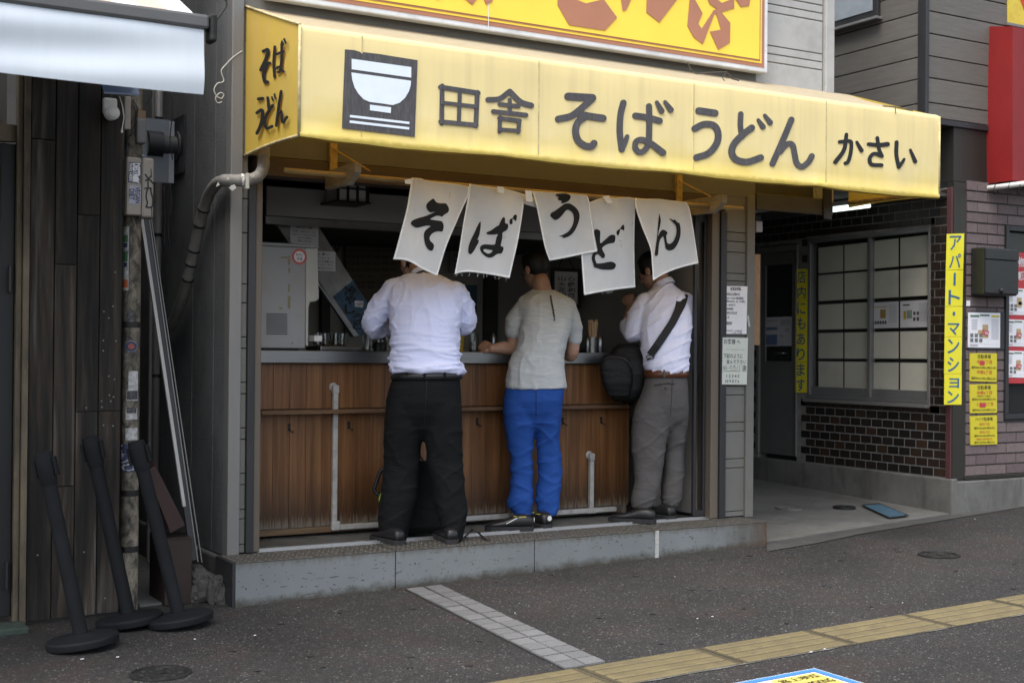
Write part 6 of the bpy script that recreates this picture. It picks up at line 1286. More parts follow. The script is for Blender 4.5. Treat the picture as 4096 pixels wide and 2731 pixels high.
MLB = thing('mailbox', 'large dark grey steel mailbox hung on the pink brick wall', 'mailbox', (6.1, -.1, 1.8))
# front plane nearer than the wall: solve its depth from the visible side
xl = aY(3882, 1085, -.013).x; fy = aX(3936, 1085, xl).y; fy = max(-.30, min(-.10, fy))
ml = paint('mailbox_grey', (.030, .032, .031), .4, .5, .08, 8, (1, 1, 8))
a, b_ = aY(3937, 988, fy), aY(4070, 1184, fy); MB().box((a.x, fy, b_.z), (b_.x, -.013, a.z)).obj('case', ml, MLB, bevel=.01)
zl = aY(4000, 1040, fy).z; MB().box((a.x+.004, fy-.012, b_.z+.012), (b_.x-.004, fy-.001, zl-.006)).obj('door', ml, MLB, bevel=.004)
MB().box((a.x+.002, fy-.016, zl), (b_.x-.002, fy-.001, a.z-.01)).obj('flap', ml, MLB, bevel=.005)
kp = aY(4005, 1162, fy-.013); MB().lathe(kp, [(.018, 0), (.018, .006), (.008, .016)], 18, (0, -1, 0)).obj('lock', M['black'], MLB, smooth=40)
tag(MB().slab([aY(*q, -.0125) for q in [(3866, 1202), (3880, 1202), (3880, 1224), (3865, 1224)]], (0, -.002, 0)).obj('label_scrap', M['paper']), 'small blank white label on the bricks under the mailbox', 'label')
# upper floor: taupe siding on both sides of the corner post
UX = aY(3706, 200, 0).x; US = UX-.012
ux1 = aY(3868, 300, 0).x
zs_ = [aY(3760, y, 0).z for y in (477, 418, 320, 233, 144, 55, -35, -125)]
for i in range(len(zs_)-1):
    MB().box((UX+.002, -.012, zs_[i]+.003), (9.0, .04, zs_[i+1]-.004)).obj('siding_plank', M['siding_dark'], CS, bevel=.004)
    MB().box((US, .056, zs_[i]+.003), (US+.05, 2.6, zs_[i+1]-.004)).obj('siding_plank', M['siding_dark'], CS, bevel=.004)
MB().box((US+.02, .041, zs_[0]), (9, 2.6, 5.2)).obj('upper_core', M['inner_dark'], CS)
MB().box((US-.022, -.028, zs_[0]-.02), (UX, .055, 5.2)).obj('corner_post', M['alu_dark'], CS, bevel=.006)
MB().box((US-.015, -.02, zs_[0]-.045), (9.0, 2.6, zs_[0]-.003)).obj('base_flashing', M['alu_dark'], CS, bevel=.004)
MB().box((SX+.0, .0, 2.665), (9, 2.6, zs_[0]-.046)).obj('floor_band', mpil, CS)
m = MB(); q0 = aX(3330, 60, US-.03); q1 = aX(3512, 60, US-.03); zlow = aX(3420, 95, US-.03).z
m.box((US-.035, q1.y, zlow), (US-.001, q0.y+.6, 5.2)); wu = m.obj('window', M['alu_dark'], CS, bevel=.006)
MB().box((US-.040, q1.y+.05, zlow+.06), (US-.036, q0.y+.55, 5.1)).obj('pane', paint('frosted_pane', (.24, .27, .30), .25, 0, .2, 3), wu)
MB().box((US-.07, q1.y-.02, zlow-.02), (US-.0, q0.y+.6, zlow+.002)).obj('sill', M['alu'], wu, bevel=.004)
# fluorescent lamp in the passage
FLm, t, b = new_mat('lit_tube'); b.inputs['Base Color'].default_value = (.8, .9, .85, 1); b.inputs['Emission Color'].default_value = (.85, 1, .93, 1); b.inputs['Emission Strength'].default_value = .7
FL = thing('fluorescent_lamp', 'lit fluorescent lamp under the end of the awning in the passage', 'lamp', (4.9, .6, 2.5))
a, b_ = aX(3352, 838, 4.9), aX(3470, 830, 4.9)
MB().box((4.86, b_.y, b_.z), (4.94, a.y+.25, b_.z+.03)).obj('tube', FLm, FL, bevel=.01); MB().box((4.84, b_.y-.02, b_.z+.031), (4.96, a.y+.28, b_.z+.07)).obj('housing', M['white'], FL, bevel=.005)
MB().box((x5+.002, .05, b_.z+.075), (SX, 2.8, b_.z+.10)).obj('passage_ceiling', M['inner_dark'], CS)
MB().box((x5+.002, 2.75, .2), (SX-.021, 2.80, b_.z+.074)).obj('passage_end', M['inner_dark'], CS)
# red awning of the corner shop with a laced pipe
RA = thing('red_awning', 'red canvas box awning laced to a pale pipe at the right edge', 'awning', (5.8, -.2, 2.7))
RX = 5.72; mra = paint('red_canvas', (.19, .008, .008), .55, 0, .12, 3, (2, 2, .8), bmp=.15, bs=12)
y0 = .0; tb, tf = aX(3866, 105, RX), aX(4050, 107, RX); bbk, bf = aX(3866, 747, RX), aX(4050, 722, RX)
m = MB(); n, k = 12, 12; Pp = []
for i in range(n+1):
    u_ = i/n; T = tb.lerp(tf, u_); Bt = bbk.lerp(bf, u_)
    for j in range(k+1): p = Bt.lerp(T, j/k); Pp.append(p+Vector((-.012*math.sin(math.pi*j/k)*math.sin(math.pi*u_)-.006*math.exp(-u_*9)*math.sin(j*1.3), 0, 0)))
m.add(Pp, [(i*(k+1)+j, (i+1)*(k+1)+j, (i+1)*(k+1)+j+1, i*(k+1)+j+1) for i in range(n) for j in range(k)])
m.obj('side_panel', mra, RA, smooth=True, fix=False)
MB().add([tf, tf+Vector((3, 0, 0)), bf+Vector((3, 0, 0)), bf], [(0, 1, 2, 3)]).obj('front_panel', mra, RA, fix=False)
MB().add([tf, tf+Vector((3, 0, 0)), tb+Vector((3, 0, 0)), tb], [(0, 1, 2, 3)]).obj('top_panel', mra, RA, fix=False)
m = MB()
for y in (137, 275, 412, 558, 705): m.lathe(aX(3875, y, RX-.006), [(.008, 0), (.008, .003), (.003, .005)], 10, (-1, 0, 0))
m.obj('snap_button', M['alu'], RA)
a, b_ = aX(3866, 764, RX), aX(4200, 722, RX); MB().tube([a, b_], .020, 14).obj('pipe', M['white'], RA, smooth=True)
MB().box((RX-.03, a.y-.02, a.z-.03), (RX+.03, a.y+.03, a.z+.05)).obj('pipe_bracket', M['white'], RA, bevel=.004)
m = MB()
for x in (3905, 3945, 3990, 4045, 4090): p = aX(x, 740, RX); m.tube([p+Vector((-.012, 0, .02)), p+Vector((-.024, .01, -.02)), p+Vector((-.026, .018, -.05)), p+Vector((0, .022, -.07))], .003, 5)
m.obj('lacing', M['ink'], RA)
# corner of another yellow sign
YS = thing('projecting_sign', 'rusty yellow sign corner with a red stroke at the top right edge', 'sign', (6.3, -.3, 4.2))
q = [aY(4032, -60, -.02), aY(4200, -60, -.02), aY(4200, 125, -.02), aY(4032, 90, -.02)]; MB().slab(q, (0, .03, 0)).obj('face', paint('old_sign_yellow', (.55, .43, .04), .5, 0, .08, 5, dirt=(.25, .12, .03), dirt_amt=.5, ds=20), YS)
MB().poly([[aY(*p, -.0225) for p in [(4066, -40), (4130, -40), (4130, 50), (4098, 46)]]]).obj('letter', flat('sign_red', (.45, .05, .02)), YS, fix=False)
MB().bar(aY(4028, 95, -.03), aY(4200, 130, -.03), .02, .012, (0, 1, 0)).obj('frame', M['alu'], YS)
# ------------------------------------------------------------------ people
HS = Vector((VX.x, VX.y, 0)).normalized(); HD = Vector((VD.x, VD.y, 0)).normalized()
class Fig:
    """a person standing at a point of the floor; points are measured in the upright plane through that point"""
    def __init__(s, foot): s.B = aZ(foot[0], foot[1], .30)
    def P(s, px, py, t=0.0):
        v = ray(px, py); return CAM+v*(((s.B-CAM).dot(HD)+t)/v.dot(HD))
    def ring(s, py, xl, xr, b, t=0.0, n=28, e=2.3, skew=0.0):
        a, c = s.P(xl, py, t), s.P(xr, py, t); m_ = (a+c)/2; h = (c-a)/2; out = []
        for i in range(n):
            w = 2*math.pi*i/n; co, si = math.cos(w), math.sin(w); co = math.copysign(abs(co)**(2/e), co); si = math.copysign(abs(si)**(2/e), si)
            out.append(m_+h*co+HD*(b*si)+Vector((0, 0, skew*si)))
        return out
    def loft(s, mb, rows, e=2.3):
        rows = sorted(rows, key=lambda r: -r[0]); k = []
        for r, q in zip(rows, rows[1:]):
            n = max(1, int(abs(r[0]-q[0])/22))
            for i in range(n): f = i/n; k.append(tuple(a+(c-a)*f for a, c in zip(r, q)))
        k.append(rows[-1]); mb.rings([s.ring(*r[:5], e=e) for r in k]); return mb
    def front(s, rows, px, py, off=.01):
        """point on the near surface of a lofted garment"""
        rows = sorted(rows, key=lambda r: r[0]); ys = [r[0] for r in rows]
        xl, xr, b, t = (float(np.interp(py, ys, [r[i] for r in rows])) for i in (1, 2, 3, 4)); u_ = max(-.97, min(.97, (px-(xl+xr)/2)/((xr-xl)/2)))
        return s.P(px, py, t-b*(1-abs(u_)**2.3)**(1/2.3)-off)
def fuse(mb, voxel=.008, it=4, name='body', disp=None, fac=.5):
    me = mb.mesh('tmp'); o = bpy.data.objects.new('tmp', me); COL.objects.link(o)
    r = o.modifiers.new('r', 'REMESH'); r.mode = 'VOXEL'; r.voxel_size = voxel
    if it: s = o.modifiers.new('s', 'SMOOTH'); s.iterations = it; s.factor = fac
    dg = bpy.context.evaluated_depsgraph_get(); out = bpy.data.meshes.new_from_object(o.evaluated_get(dg)); bpy.data.objects.remove(o); bpy.data.meshes.remove(me); out.name = name
    if disp:
        n = len(out.vertices); co = np.empty(n*3, 'f'); out.vertices.foreach_get('co', co); co = co.reshape(-1, 3); no = np.empty(n*3, 'f'); out.vertices.foreach_get('normal', no); no = no.reshape(-1, 3)
        d = np.array([disp(Vector(c)) for c in co.tolist()], 'f'); out.vertices.foreach_set('co', (co+no*d[:, None]).ravel()); out.update()
    return out
def ridge(p, fx, fy, fz, seed):
    a = noise.noise(Vector((p.x*fx+seed, p.y*fy, p.z*fz))); return (1-abs(a)*2.6)
def limb(mb, pts, rs, n=16, sq=1.0):
    q = smooth_line([tuple(p)+(r,) for p, r in zip(pts, rs)], 5); mb.tube([p[:3] for p in q], [p[3] for p in q], n, sq=sq); mb.ball(q[0][:3], q[0][3], 14, 8); mb.ball(q[-1][:3], q[-1][3], 14, 8)
def hand(mb, wrist, fwd, nrm, thumb_side=1, curl=(.9, 1.2, .8), s=1.0):
    """palm, four unequal bent fingers and a thumb; fwd = along the palm, nrm = back of the hand"""
    f = Vector(fwd).normalized(); n = Vector(nrm); n = (n-f*n.dot(f)).normalized(); x = f.cross(n)*thumb_side; w = Vector(wrist)
    mb.rings([[w+f*(d*s)+x*(a*math.cos(t)*s)+n*(b*math.sin(t)*s) for t in np.linspace(0, 2*math.pi, 15)[:-1]] for d, a, b in ((-.012, .026, .019), (.02, .034, .017), (.055, .042, .016), (.085, .042, .014), (.096, .036, .010))])
    for i, (ln, off) in enumerate(((.95, .030), (1.05, .010), (1.0, -.011), (.80, -.030))):
        p = w+f*(.088-abs(i-1)*.003)*s+x*off*s; a = 0.0; pts = [p-f*.02*s, p]; rs = [.0105*s, .0105*s]
        for L, c, r in zip((.042, .027, .022), curl, (.0098, .009, .0078)):
            a += c; d = f*math.cos(a)-n*math.sin(a); p = p+d*L*ln*s; pts.append(p); rs.append(r*s)
        mb.tube(pts, rs, 10); mb.ball(pts[-1], rs[-1], 10, 6)
    p = w+f*.025*s+x*.034*s; d1 = (f*.75+x*.6-n*.3).normalized(); d2 = (f*.9-x*.1-n*.6).normalized()
    pts = [p-d1*.015*s, p+d1*.036*s, p+d1*.036*s+d2*.03*s, p+d1*.036*s+d2*.052*s]; mb.tube(pts, [.015*s, .013*s, .0115*s, .009*s], 10); mb.ball(pts[-1], .009*s, 10, 6)
def head(mb, c, yaw, pitch, s=1.0):
    """skull, jaw, face and ears; yaw 0 = looking along +Y, pitch > 0 = looking down. Returns the local-to-world map."""
    R = Matrix.Rotation(yaw, 3, 'Z') @ Matrix.Rotation(-pitch, 3, 'X'); c = Vector(c)
    T = lambda x, y, z: c+R @ Vector((x*s, y*s, z*s))
    def ell(x, y, z, a, b, h, n=20, m=14):
        rs = []
        for i in range(m+1):
            t = -math.pi/2+math.pi*i/m; q = max(math.cos(t), .03); rs.append([T(x+a*q*math.cos(2*math.pi*j/n), y+b*q*math.sin(2*math.pi*j/n), z+h*math.sin(t)) for j in range(n)])
        mb.rings(rs)
    ell(0, -.008, .030, .074, .094, .092); ell(0, .022, -.045, .057, .066, .072); ell(0, .035, -.088, .034, .045, .028); ell(0, .094, -.028, .012, .018, .022, 10, 8); ell(0, .080, .004, .040, .014, .012, 12, 8); ell(0, .084, -.066, .024, .010, .010, 10, 8)
    for sx in (-1, 1): ell(sx*.077, -.008, -.018, .011, .020, .032, 12, 10); ell(sx*.030, .074, -.010, .013, .014, .010, 10, 8)
    return T
def hair(T, mat, parent, nape=-.085, seed=0, thick=1.0):
    m = MB(); n, k = 48, 32; rs = []
    for i in range(k+1):
        t = -math.pi/2+math.pi*i/k; row = []
        for j in range(n):
            a = 2*math.pi*j/n; x, y, z = math.cos(t)*math.cos(a), math.cos(t)*math.sin(a), math.sin(t)
            hx, hy, hz = .0835*x, -.010+.1035*y, .030+.104*z
            line = nape+max(0, (hy+.055))*1.15 if hy < .02 else nape+.085+(hy-.02)*2.2
            if abs(hx) > .055 and -.03 < hy < .02: line = max(line, -.002)
            w = max(0, min(1, (hz-line)/.018)); g_ = .90+.10*w+(.012*noise.noise(Vector((x*6+seed, y*6, z*6)))+.008*noise.noise(Vector((x*20, y*20+seed, z*9))))*w*thick
            row.append(T(hx*g_, -.010+(hy+.010)*g_, .03+(hz-.03)*g_))
        rs.append(row)
    m.rings(rs); return m.obj('hair', mat, parent, smooth=True)
def shoe(mb_up, mb_sole, heel, ang, L=.285, z0=.30, s=1.0):
    f = Vector((math.sin(ang), math.cos(ang), 0)); x = Vector((f.y, -f.x, 0)); h = Vector((heel[0], heel[1], z0)); rs = []
    prof = [(.004, .026, .070), (.02, .034, .082), (.055, .036, .090), (.095, .037, .088), (.13, .039, .074), (.17, .044, .060), (.21, .047, .052), (.25, .043, .044), (.275, .031, .036), (.288, .014, .028)]
    for d, hw, zt in prof:
        row = []
        for i in range(20):
            a = 2*math.pi*i/20; co, si = math.cos(a), math.sin(a); row.append(h+f*(d*L/.285)+x*(hw*s*math.copysign(abs(co)**.75, co))+Vector((0, 0, .018+(zt-.018)*s*(.5+.5*math.copysign(abs(si)**.8, si)))))
        rs.append(row)
    mb_up.rings(rs)
    o = []
    for d, hw, zt in prof: o.append((d*L/.285, hw*s+.005))
    lo = [h+f*d+x*w for d, w in o]+[h+f*d-x*w for d, w in reversed(o)]
    lo = [h+f*(o[0][0]-.006)+x*o[0][1]*.6]+lo+[h+f*(o[0][0]-.006)-x*o[0][1]*.6]
    mb_sole.poly([lo], (0, 0, .026))
def band(fig, rows, y0, y1, off, e=2.3):
    """belt: a thin band round a garment between two heights"""
    rr = sorted(rows, key=lambda r: r[0]); ys = [r[0] for r in rr]; out = []
    for py in (y1, y0):
        xl, xr, b, t = (float(np.interp(py, ys, [r[i] for r in rr])) for i in (1, 2, 3, 4)); k = off*700; out.append(fig.ring(py, xl-k, xr+k, b+off, t, 40, e))
    return MB().rings(out, caps=False)

def m_skin(name, col):
    m, t, b = new_mat(name); v = coords(t, world=True); c = ramp(t, nz(t, v, 18, 4), [(.35, tuple(x*.88 for x in col)), (.65, tuple(min(1, x*1.1) for x in col))])
    t.links.new(c, b.inputs['Base Color']); b.inputs['Roughness'].default_value = .5; b.inputs['Subsurface Weight'].default_value = .12; b.inputs['Subsurface Radius'].default_value = (.01, .004, .002); b.inputs['Subsurface Scale'].default_value = 1.0; return m
def m_fabric(name, col, rough=.85, weave=(900, 900, 900), amt=.15, mottle=None, spec=.15, fold=.5, fs=(7, 7, 16)):
    m, t, b = new_mat(name); v = coords(t, world=True); mp = N(t, 'Mapping'); mp.inputs['Scale'].default_value = tuple(w/10 for w in weave); t.links.new(v, mp.inputs[0])
    c = ramp(t, nz(t, mp.outputs[0], 10, 2, .5), [(.3, tuple(x*(1-amt) for x in col)), (.7, tuple(min(1, x*(1+amt)) for x in col))])
    if mottle: mq_ = N(t, 'Mapping'); mq_.inputs['Scale'].default_value = mottle[1]; t.links.new(v, mq_.inputs[0]); c = mix(t, ramp(t, nz(t, mq_.outputs[0], 1, 4, .6), [(.45, 0), (.7, mottle[2])]), c, mottle[0])
    t.links.new(c, b.inputs['Base Color']); b.inputs['Roughness'].default_value = rough; b.inputs['Specular IOR Level'].default_value = spec
    mf = N(t, 'Mapping'); mf.inputs['Scale'].default_value = fs; t.links.new(v, mf.inputs[0]); bump(t, b, nz(t, mf.outputs[0], 1.2, 4, .5, .6), fold, .02); return m
M['skin'] = m_skin('skin', (.36, .21, .145)); M['hair'] = paint('black_hair', (.010, .009, .009), .45, 0, .4, 60, (1, 1, .3), bmp=.6, bs=160, spec=.4)
M['leather'] = paint('black_leather', (.012, .012, .013), .38, 0, .2, 12, bmp=.15, bs=80); M['sole'] = flat('rubber_sole', (.02, .02, .021), .8)
def finish_face(T, person):
    m = MB()
    for sx in (-1, 1): m.ball(T(sx*.030, .081, -.010), .010, 10, 8)
    m.obj('eye', flat('eye_dark', (.03, .02, .016), .2), person, smooth=True)
    MB().tube([T(-.022, .0905, -.064), T(0, .0955, -.066), T(.022, .0905, -.064)], [.002, .003, .002], 6).obj('mouth', flat('lips', (.25, .09, .07), .5), person, smooth=True)

def legs(fig, mb, pel, l, r):
    """trousers: the seat narrows into two legs that start inside it"""
    y, xl, xr, b, t = pel[-1]; mid = (l[1][2]+r[1][1])/2
    fig.loft(mb, pel+[(y+22, xl+22, xr-22, b*.8, t), (y+50, mid-30, mid+30, b*.45, t)])
    p = pel[1]; fig.loft(mb, [(p[0], p[1]+3, mid+6, p[3]-.012, p[4])]+l); fig.loft(mb, [(p[0], mid-6, p[2]-3, p[3]-.012, p[4]+.01)]+r)

# --- man at the left: white striped shirt, black trousers
A = Fig((1700, 2160))
shirtA = [(1486, 1565, 1849, .165, 0), (1470, 1563, 1848, .172, .0), (1400, 1562, 1838, .175, .02), (1330, 1561, 1836, .172, .045), (1260, 1556, 1848, .165, .075), (1200, 1548, 1852, .155, .095), (1160, 1546, 1844, .14, .115), (1132, 1562, 1824, .118, .135), (1110, 1592, 1786, .092, .15), (1094, 1622, 1752, .07, .165)]
pelA = [(1488, 1580, 1840, .15, 0), (1540, 1558, 1843, .165, -.005), (1600, 1544, 1847, .17, -.005), (1660, 1541, 1847, .15, 0), (1710, 1544, 1846, .12, .01)]
lA = [(1640, 1541, 1700, .15, .0), (1745, 1537, 1690, .125, .0), (1850, 1534, 1676, .10, .01), (1930, 1528, 1672, .10, .01), (2000, 1518, 1667, .105, .01), (2080, 1511, 1646, .105, .02), (2130, 1514, 1634, .10, .02), (2166, 1536, 1628, .09, .02)]
rA = [(1640, 1690, 1848, .15, .0), (1745, 1694, 1851, .125, .0), (1850, 1712, 1852, .10, .0), (1930, 1728, 1857, .10, .0), (2000, 1738, 1866, .10, .01), (2050, 1746, 1870, .10, .01), (2110, 1764, 1862, .10, .01), (2162, 1778, 1851, .09, .01)]
body = MB()
A.loft(body, [(y, l+14, r-14, b-.03, t) for y, l, r, b, t in shirtA]); A.loft(body, [(y, l+12, r-12, b-.03, t) for y, l, r, b, t in pelA]); A.loft(body, [(y, l+40, r-40, b-.05, t) for y, l, r, b, t in lA]); A.loft(body, [(y, l+35, r-35, b-.05, t) for y, l, r, b, t in rA])
hc = A.P(1652, 1046, .27); T = head(body, hc, rad(8), rad(28), 1.03); limb(body, [A.P(1688, 1110, .15), T(0, -.035, -.05)], [.062, .056])
armL = [A.P(1582, 1168, .11), A.P(1515, 1240, .12), A.P(1490, 1308, .15), A.P(1540, 1318, .32), A.P(1592, 1290, .42)]
armR = [A.P(1818, 1168, .11), A.P(1854, 1230, .14), A.P(1862, 1296, .17), A.P(1825, 1304, .32), A.P(1778, 1290, .42)]
for a_ in (armL, armR): limb(body, a_, [.06, .055, .045, .038, .03])
hand(body, armL[-1], Vector((.5, .8, 0)), (0, .1, 1), 1, (.5, .7, .5)); hand(body, armR[-1], Vector((-.5, .8, 0)), (0, .1, 1), -1, (.5, .7, .5))
pA = tag(mesh_obj('person', fuse(body, .006, 3, 'body'), M['skin'], smooth=True), 'man in a white striped shirt and wide black trousers leaning over the counter', 'person', 'men eating at the counter'); WM[pA.name] = Matrix.Identity(4)
hair(T, M['hair'], pA, -.125, 1); finish_face(T, pA)
sh = MB(); A.loft(sh, shirtA); limb(sh, armL, [.076, .072, .061, .050, .042]); limb(sh, armR, [.070, .066, .056, .049, .042])
zA = A.P(1700, 1320).z; zW = A.P(1700, 1503).z
def foldA(p):
    low = max(0, min(1, (zA+.10-p.z)/.26)); s_ = (p-A.B).dot(HS)
    d = -.006+low*(.014*max(0, ridge(p, 2.6, 2.6, 17, 2))**3+.009*max(0, ridge(p, 4, 4, 27, 7))**3)
    q = Vector((s_+.5*p.z, p.y, p.z-.5*s_)); d += (1-low)*(.006*max(0, ridge(q, 7, 7, 4.0, 4))**3+.005*max(0, ridge(p, 9, 9, 2.2, 14))**3)
    if abs(s_) > .17: d += .009*max(0, ridge(q, 7, 7, 15, 9))**3
    return d+.010*max(0, 1-abs(p.z-zW-.03)/.05)
m_shA = m_fabric('striped_shirt', (.60, .63, .83), .8, (1400, 1400, 6), .05, fold=.35, fs=(6, 6, 18))
mesh_obj('shirt', fuse(sh, .0075, 5, 'shirt', foldA), m_shA, pA, smooth=True)
m = MB(); c0 = A.P(1690, 1096, .165); up = Vector((-.10, .42, .9)).normalized()
m.lathe(c0-up*.012, [(.070, 0), (.066, .034), (.060, .036), (.062, .0)], 32, up); m.obj('collar', m_shA, pA, smooth=50)
m = MB(); m.tube([c0-up*.012+(up.orthogonal().normalized()*math.cos(a)+up.cross(up.orthogonal().normalized())*math.sin(a))*.072 for a in np.linspace(0, 6.2832, 33)], .0045, 6); m.obj('lanyard', M['ink'], pA, smooth=True)
tr_ = MB(); legs(A, tr_, pelA, lA, rA); zF = .30
def foldT(fig, seed, amp=1.0):
    zc = fig.B.z
    def f(p):
        h = p.z-.30; lowk = max(0, min(1, (.22-h)/.10)); hip = max(0, min(1, (h-.62)/.12))
        s_ = (p-fig.B).dot(HS); q = Vector((s_+p.z*.6, p.y, p.z-.6*s_)); q2 = Vector((s_-p.z*.6, p.y, p.z+.6*s_)); d = -.005+lowk*(.013*max(0, ridge(q, 3, 3, 15, seed))**3)+(1-hip)*(1-lowk)*(.012*max(0, ridge(q, 3, 3, 7, seed+3))**3+.010*max(0, ridge(q2, 3, 3, 6, seed+7))**3)+hip*(.004*max(0, ridge(q2, 4, 4, 7, seed+5))**3+.003)
        return d*amp
    return f
mesh_obj('trousers', fuse(tr_, .0075, 9, 'trousers', foldT(A, 3, .5)), m_fabric('black_trousers', (.0065, .007, .0078), .85, spec=.15, fold=.4), pA, smooth=True)
bl = band(A, pelA, 1484, 1515, .012); o = bl.obj('belt', M['leather'], pA, smooth=True); o.modifiers.new('t', 'SOLIDIFY').thickness = .004
for px in (1630, 1699, 1780): p = A.front(pelA, px, 1502, .014); MB().box(p+Vector((-.006, -.002, -.020)), p+Vector((.006, .008, .018))).obj('belt_loop', bpy.data.materials['black_trousers'], pA)
MB().tube([A.front(pelA, 1708-(y-1520)*.06, y, .004) for y in range(1520, 1711, 19)], .002, 5).obj('seam', M['ink'], pA)
u1, s1_ = MB(), MB(); hp = aZ(1606, 2180, .297); shoe(u1, s1_, (hp.x, hp.y), rad(-6), .30, .297); o = u1.obj('shoe', M['leather'], pA, smooth=True); s1_.obj('sole', M['sole'], o)
u1, s1_ = MB(), MB(); hp = aZ(1812, 2176, .297); shoe(u1, s1_, (hp.x, hp.y), rad(12), .30, .297); o = u1.obj('shoe', M['leather'], pA, smooth=True); s1_.obj('sole', M['sole'], o)

# --- man in the middle: grey T-shirt, bright blue trousers
Bf = Fig((2170, 2095))
shirtB = [(1553, 2019, 2267, .14, 0), (1500, 2022, 2260, .14, 0), (1430, 2042, 2259, .138, .02), (1370, 2070, 2268, .135, .04), (1310, 2080, 2284, .132, .06), (1260, 2076, 2295, .125, .08), (1222, 2070, 2297, .115, .09), (1196, 2083, 2284, .10, .10), (1174, 2110, 2250, .078, .11), (1160, 2130, 2216, .062, .12)]
pelB = [(1535, 2024, 2258, .125, 0), (1600, 2013, 2253, .135, -.005), (1645, 2011, 2248, .122, .005), (1675, 2015, 2244, .10, .01)]
lB = [(1640, 2009, 2139, .122, .0), (1700, 2014, 2142, .108, 0), (1760, 2026, 2137, .092, 0), (1820, 2040, 2130, .075, 0), (1900, 2042, 2133, .075, .01), (1965, 2036, 2131, .08, .01), (2005, 2025, 2133, .085, .01), (2028, 2030, 2130, .08, .01), (2045, 2044, 2124, .07, .01), (2064, 2062, 2123, .06, 0)]
rB = [(1640, 2128, 2249, .118, .02), (1700, 2143, 2241, .102, .03), (1760, 2143, 2238, .088, .045), (1820, 2146, 2242, .075, .05), (1900, 2152, 2245, .075, .06), (1965, 2145, 2243, .078, .06), (2000, 2138, 2241, .08, .06), (2022, 2146, 2236, .074, .06), (2060, 2150, 2226, .065, .05)]
body = MB(); Bf.loft(body, [(y, l+12, r-12, b-.025, t) for y, l, r, b, t in shirtB]); Bf.loft(body, [(y, l+12, r-12, b-.03, t) for y, l, r, b, t in pelB]); Bf.loft(body, [(y, l+24, r-24, b-.03, t) for y, l, r, b, t in lB]); Bf.loft(body, [(y, l+22, r-22, b-.03, t) for y, l, r, b, t in rB])
hc = Bf.P(2141, 1075, .17); T = head(body, hc, rad(10), rad(16), 1.0); limb(body, [Bf.P(2172, 1172, .12), Bf.P(2163, 1125, .125)], [.060, .056])
wr = aY(1968, 1394, .42); hd_ = aY(1925, 1385, .50)-wr
armL = [Bf.P(2095, 1232, .09), Bf.P(2058, 1310, .10), Bf.P(2052, 1388, .12), wr.lerp(Bf.P(2052, 1388, .12), .5), wr]
armR = [Bf.P(2276, 1235, .10), Bf.P(2294, 1340, .15), Bf.P(2286, 1418, .18), Bf.P(2258, 1410, .34), Bf.P(2225, 1385, .46)]
limb(body, armL, [.052, .044, .043, .040, .027]); limb(body, armR, [.044, .042, .040, .036, .028])
hand(body, wr, hd_+Vector((0, 0, .01)), Vector((-.2, -.9, .35)), -1, (1.2, 1.4, .9)); hand(body, armR[-1], Vector((-.6, .7, .1)), (0, 0, 1), -1, (.6, .8, .6))
pB = tag(mesh_obj('person', fuse(body, .0055, 3, 'body'), M['skin'], smooth=True), 'man in a grey T-shirt and bright blue trousers with one fist on the counter', 'person', 'men eating at the counter'); WM[pB.name] = Matrix.Identity(4)
hair(T, M['hair'], pB, -.098, 5); finish_face(T, pB)
sh = MB(); Bf.loft(sh, shirtB)
limb(sh, [Bf.P(2104, 1226, .09), Bf.P(2066, 1278, .095), Bf.P(2052, 1322, .10)], [.064, .066, .058]); limb(sh, [Bf.P(2268, 1230, .10), Bf.P(2288, 1290, .13), Bf.P(2298, 1352, .155)], [.060, .060, .052])
def foldB(p): 
    d = .006*max(0, ridge(p, 5, 5, 4, 1))**2+.004*max(0, ridge(p, 3, 3, 11, 6))**2-.003; s_ = (p-Bf.B).dot(HS)
    if abs(s_+.09) < .07: d += .008*max(0, ridge(p, 10, 10, 6, 8))**2
    return d
m_shB = m_fabric('grey_tshirt', (.42, .44, .445), .9, (900, 900, 900), .1, ((.62, .64, .65), (16, 16, 110), .38), fold=.3, fs=(8, 8, 10))
mesh_obj('tshirt', fuse(sh, .007, 5, 'tshirt', foldB), m_shB, pB, smooth=True)
m = MB()
for i, (x, y) in enumerate(((2203, 1185), (2204, 1194), (2206, 1203), (2207, 1212), (2209, 1221), (2211, 1230), (2213, 1240), (2214, 1250), (2216, 1260), (2217, 1267), (2218, 1274), (2218, 1281))):
    p = Bf.front(shirtB, x, y, .009); h = .0055 if i < 6 else (.006 if i < 9 else .0028); m.box(p+Vector((-.0052, -.002, -h)), p+Vector((.0052, .004, h)))
m.obj('back_print', M['ink'], pB)
tr_ = MB(); legs(Bf, tr_, pelB, lB, rB)
mesh_obj('trousers', fuse(tr_, .007, 9, 'trousers', foldT(Bf, 11, .65)), m_fabric('blue_trousers', (.016, .064, .265), .8, spec=.2, fold=.55, fs=(7, 7, 13)), pB, smooth=True)
MB().tube([Bf.front(pelB, 2145, y, .004) for y in range(1560, 1675, 16)], .002, 5).obj('seam', flat('seam_navy', (.008, .03, .14)), pB)
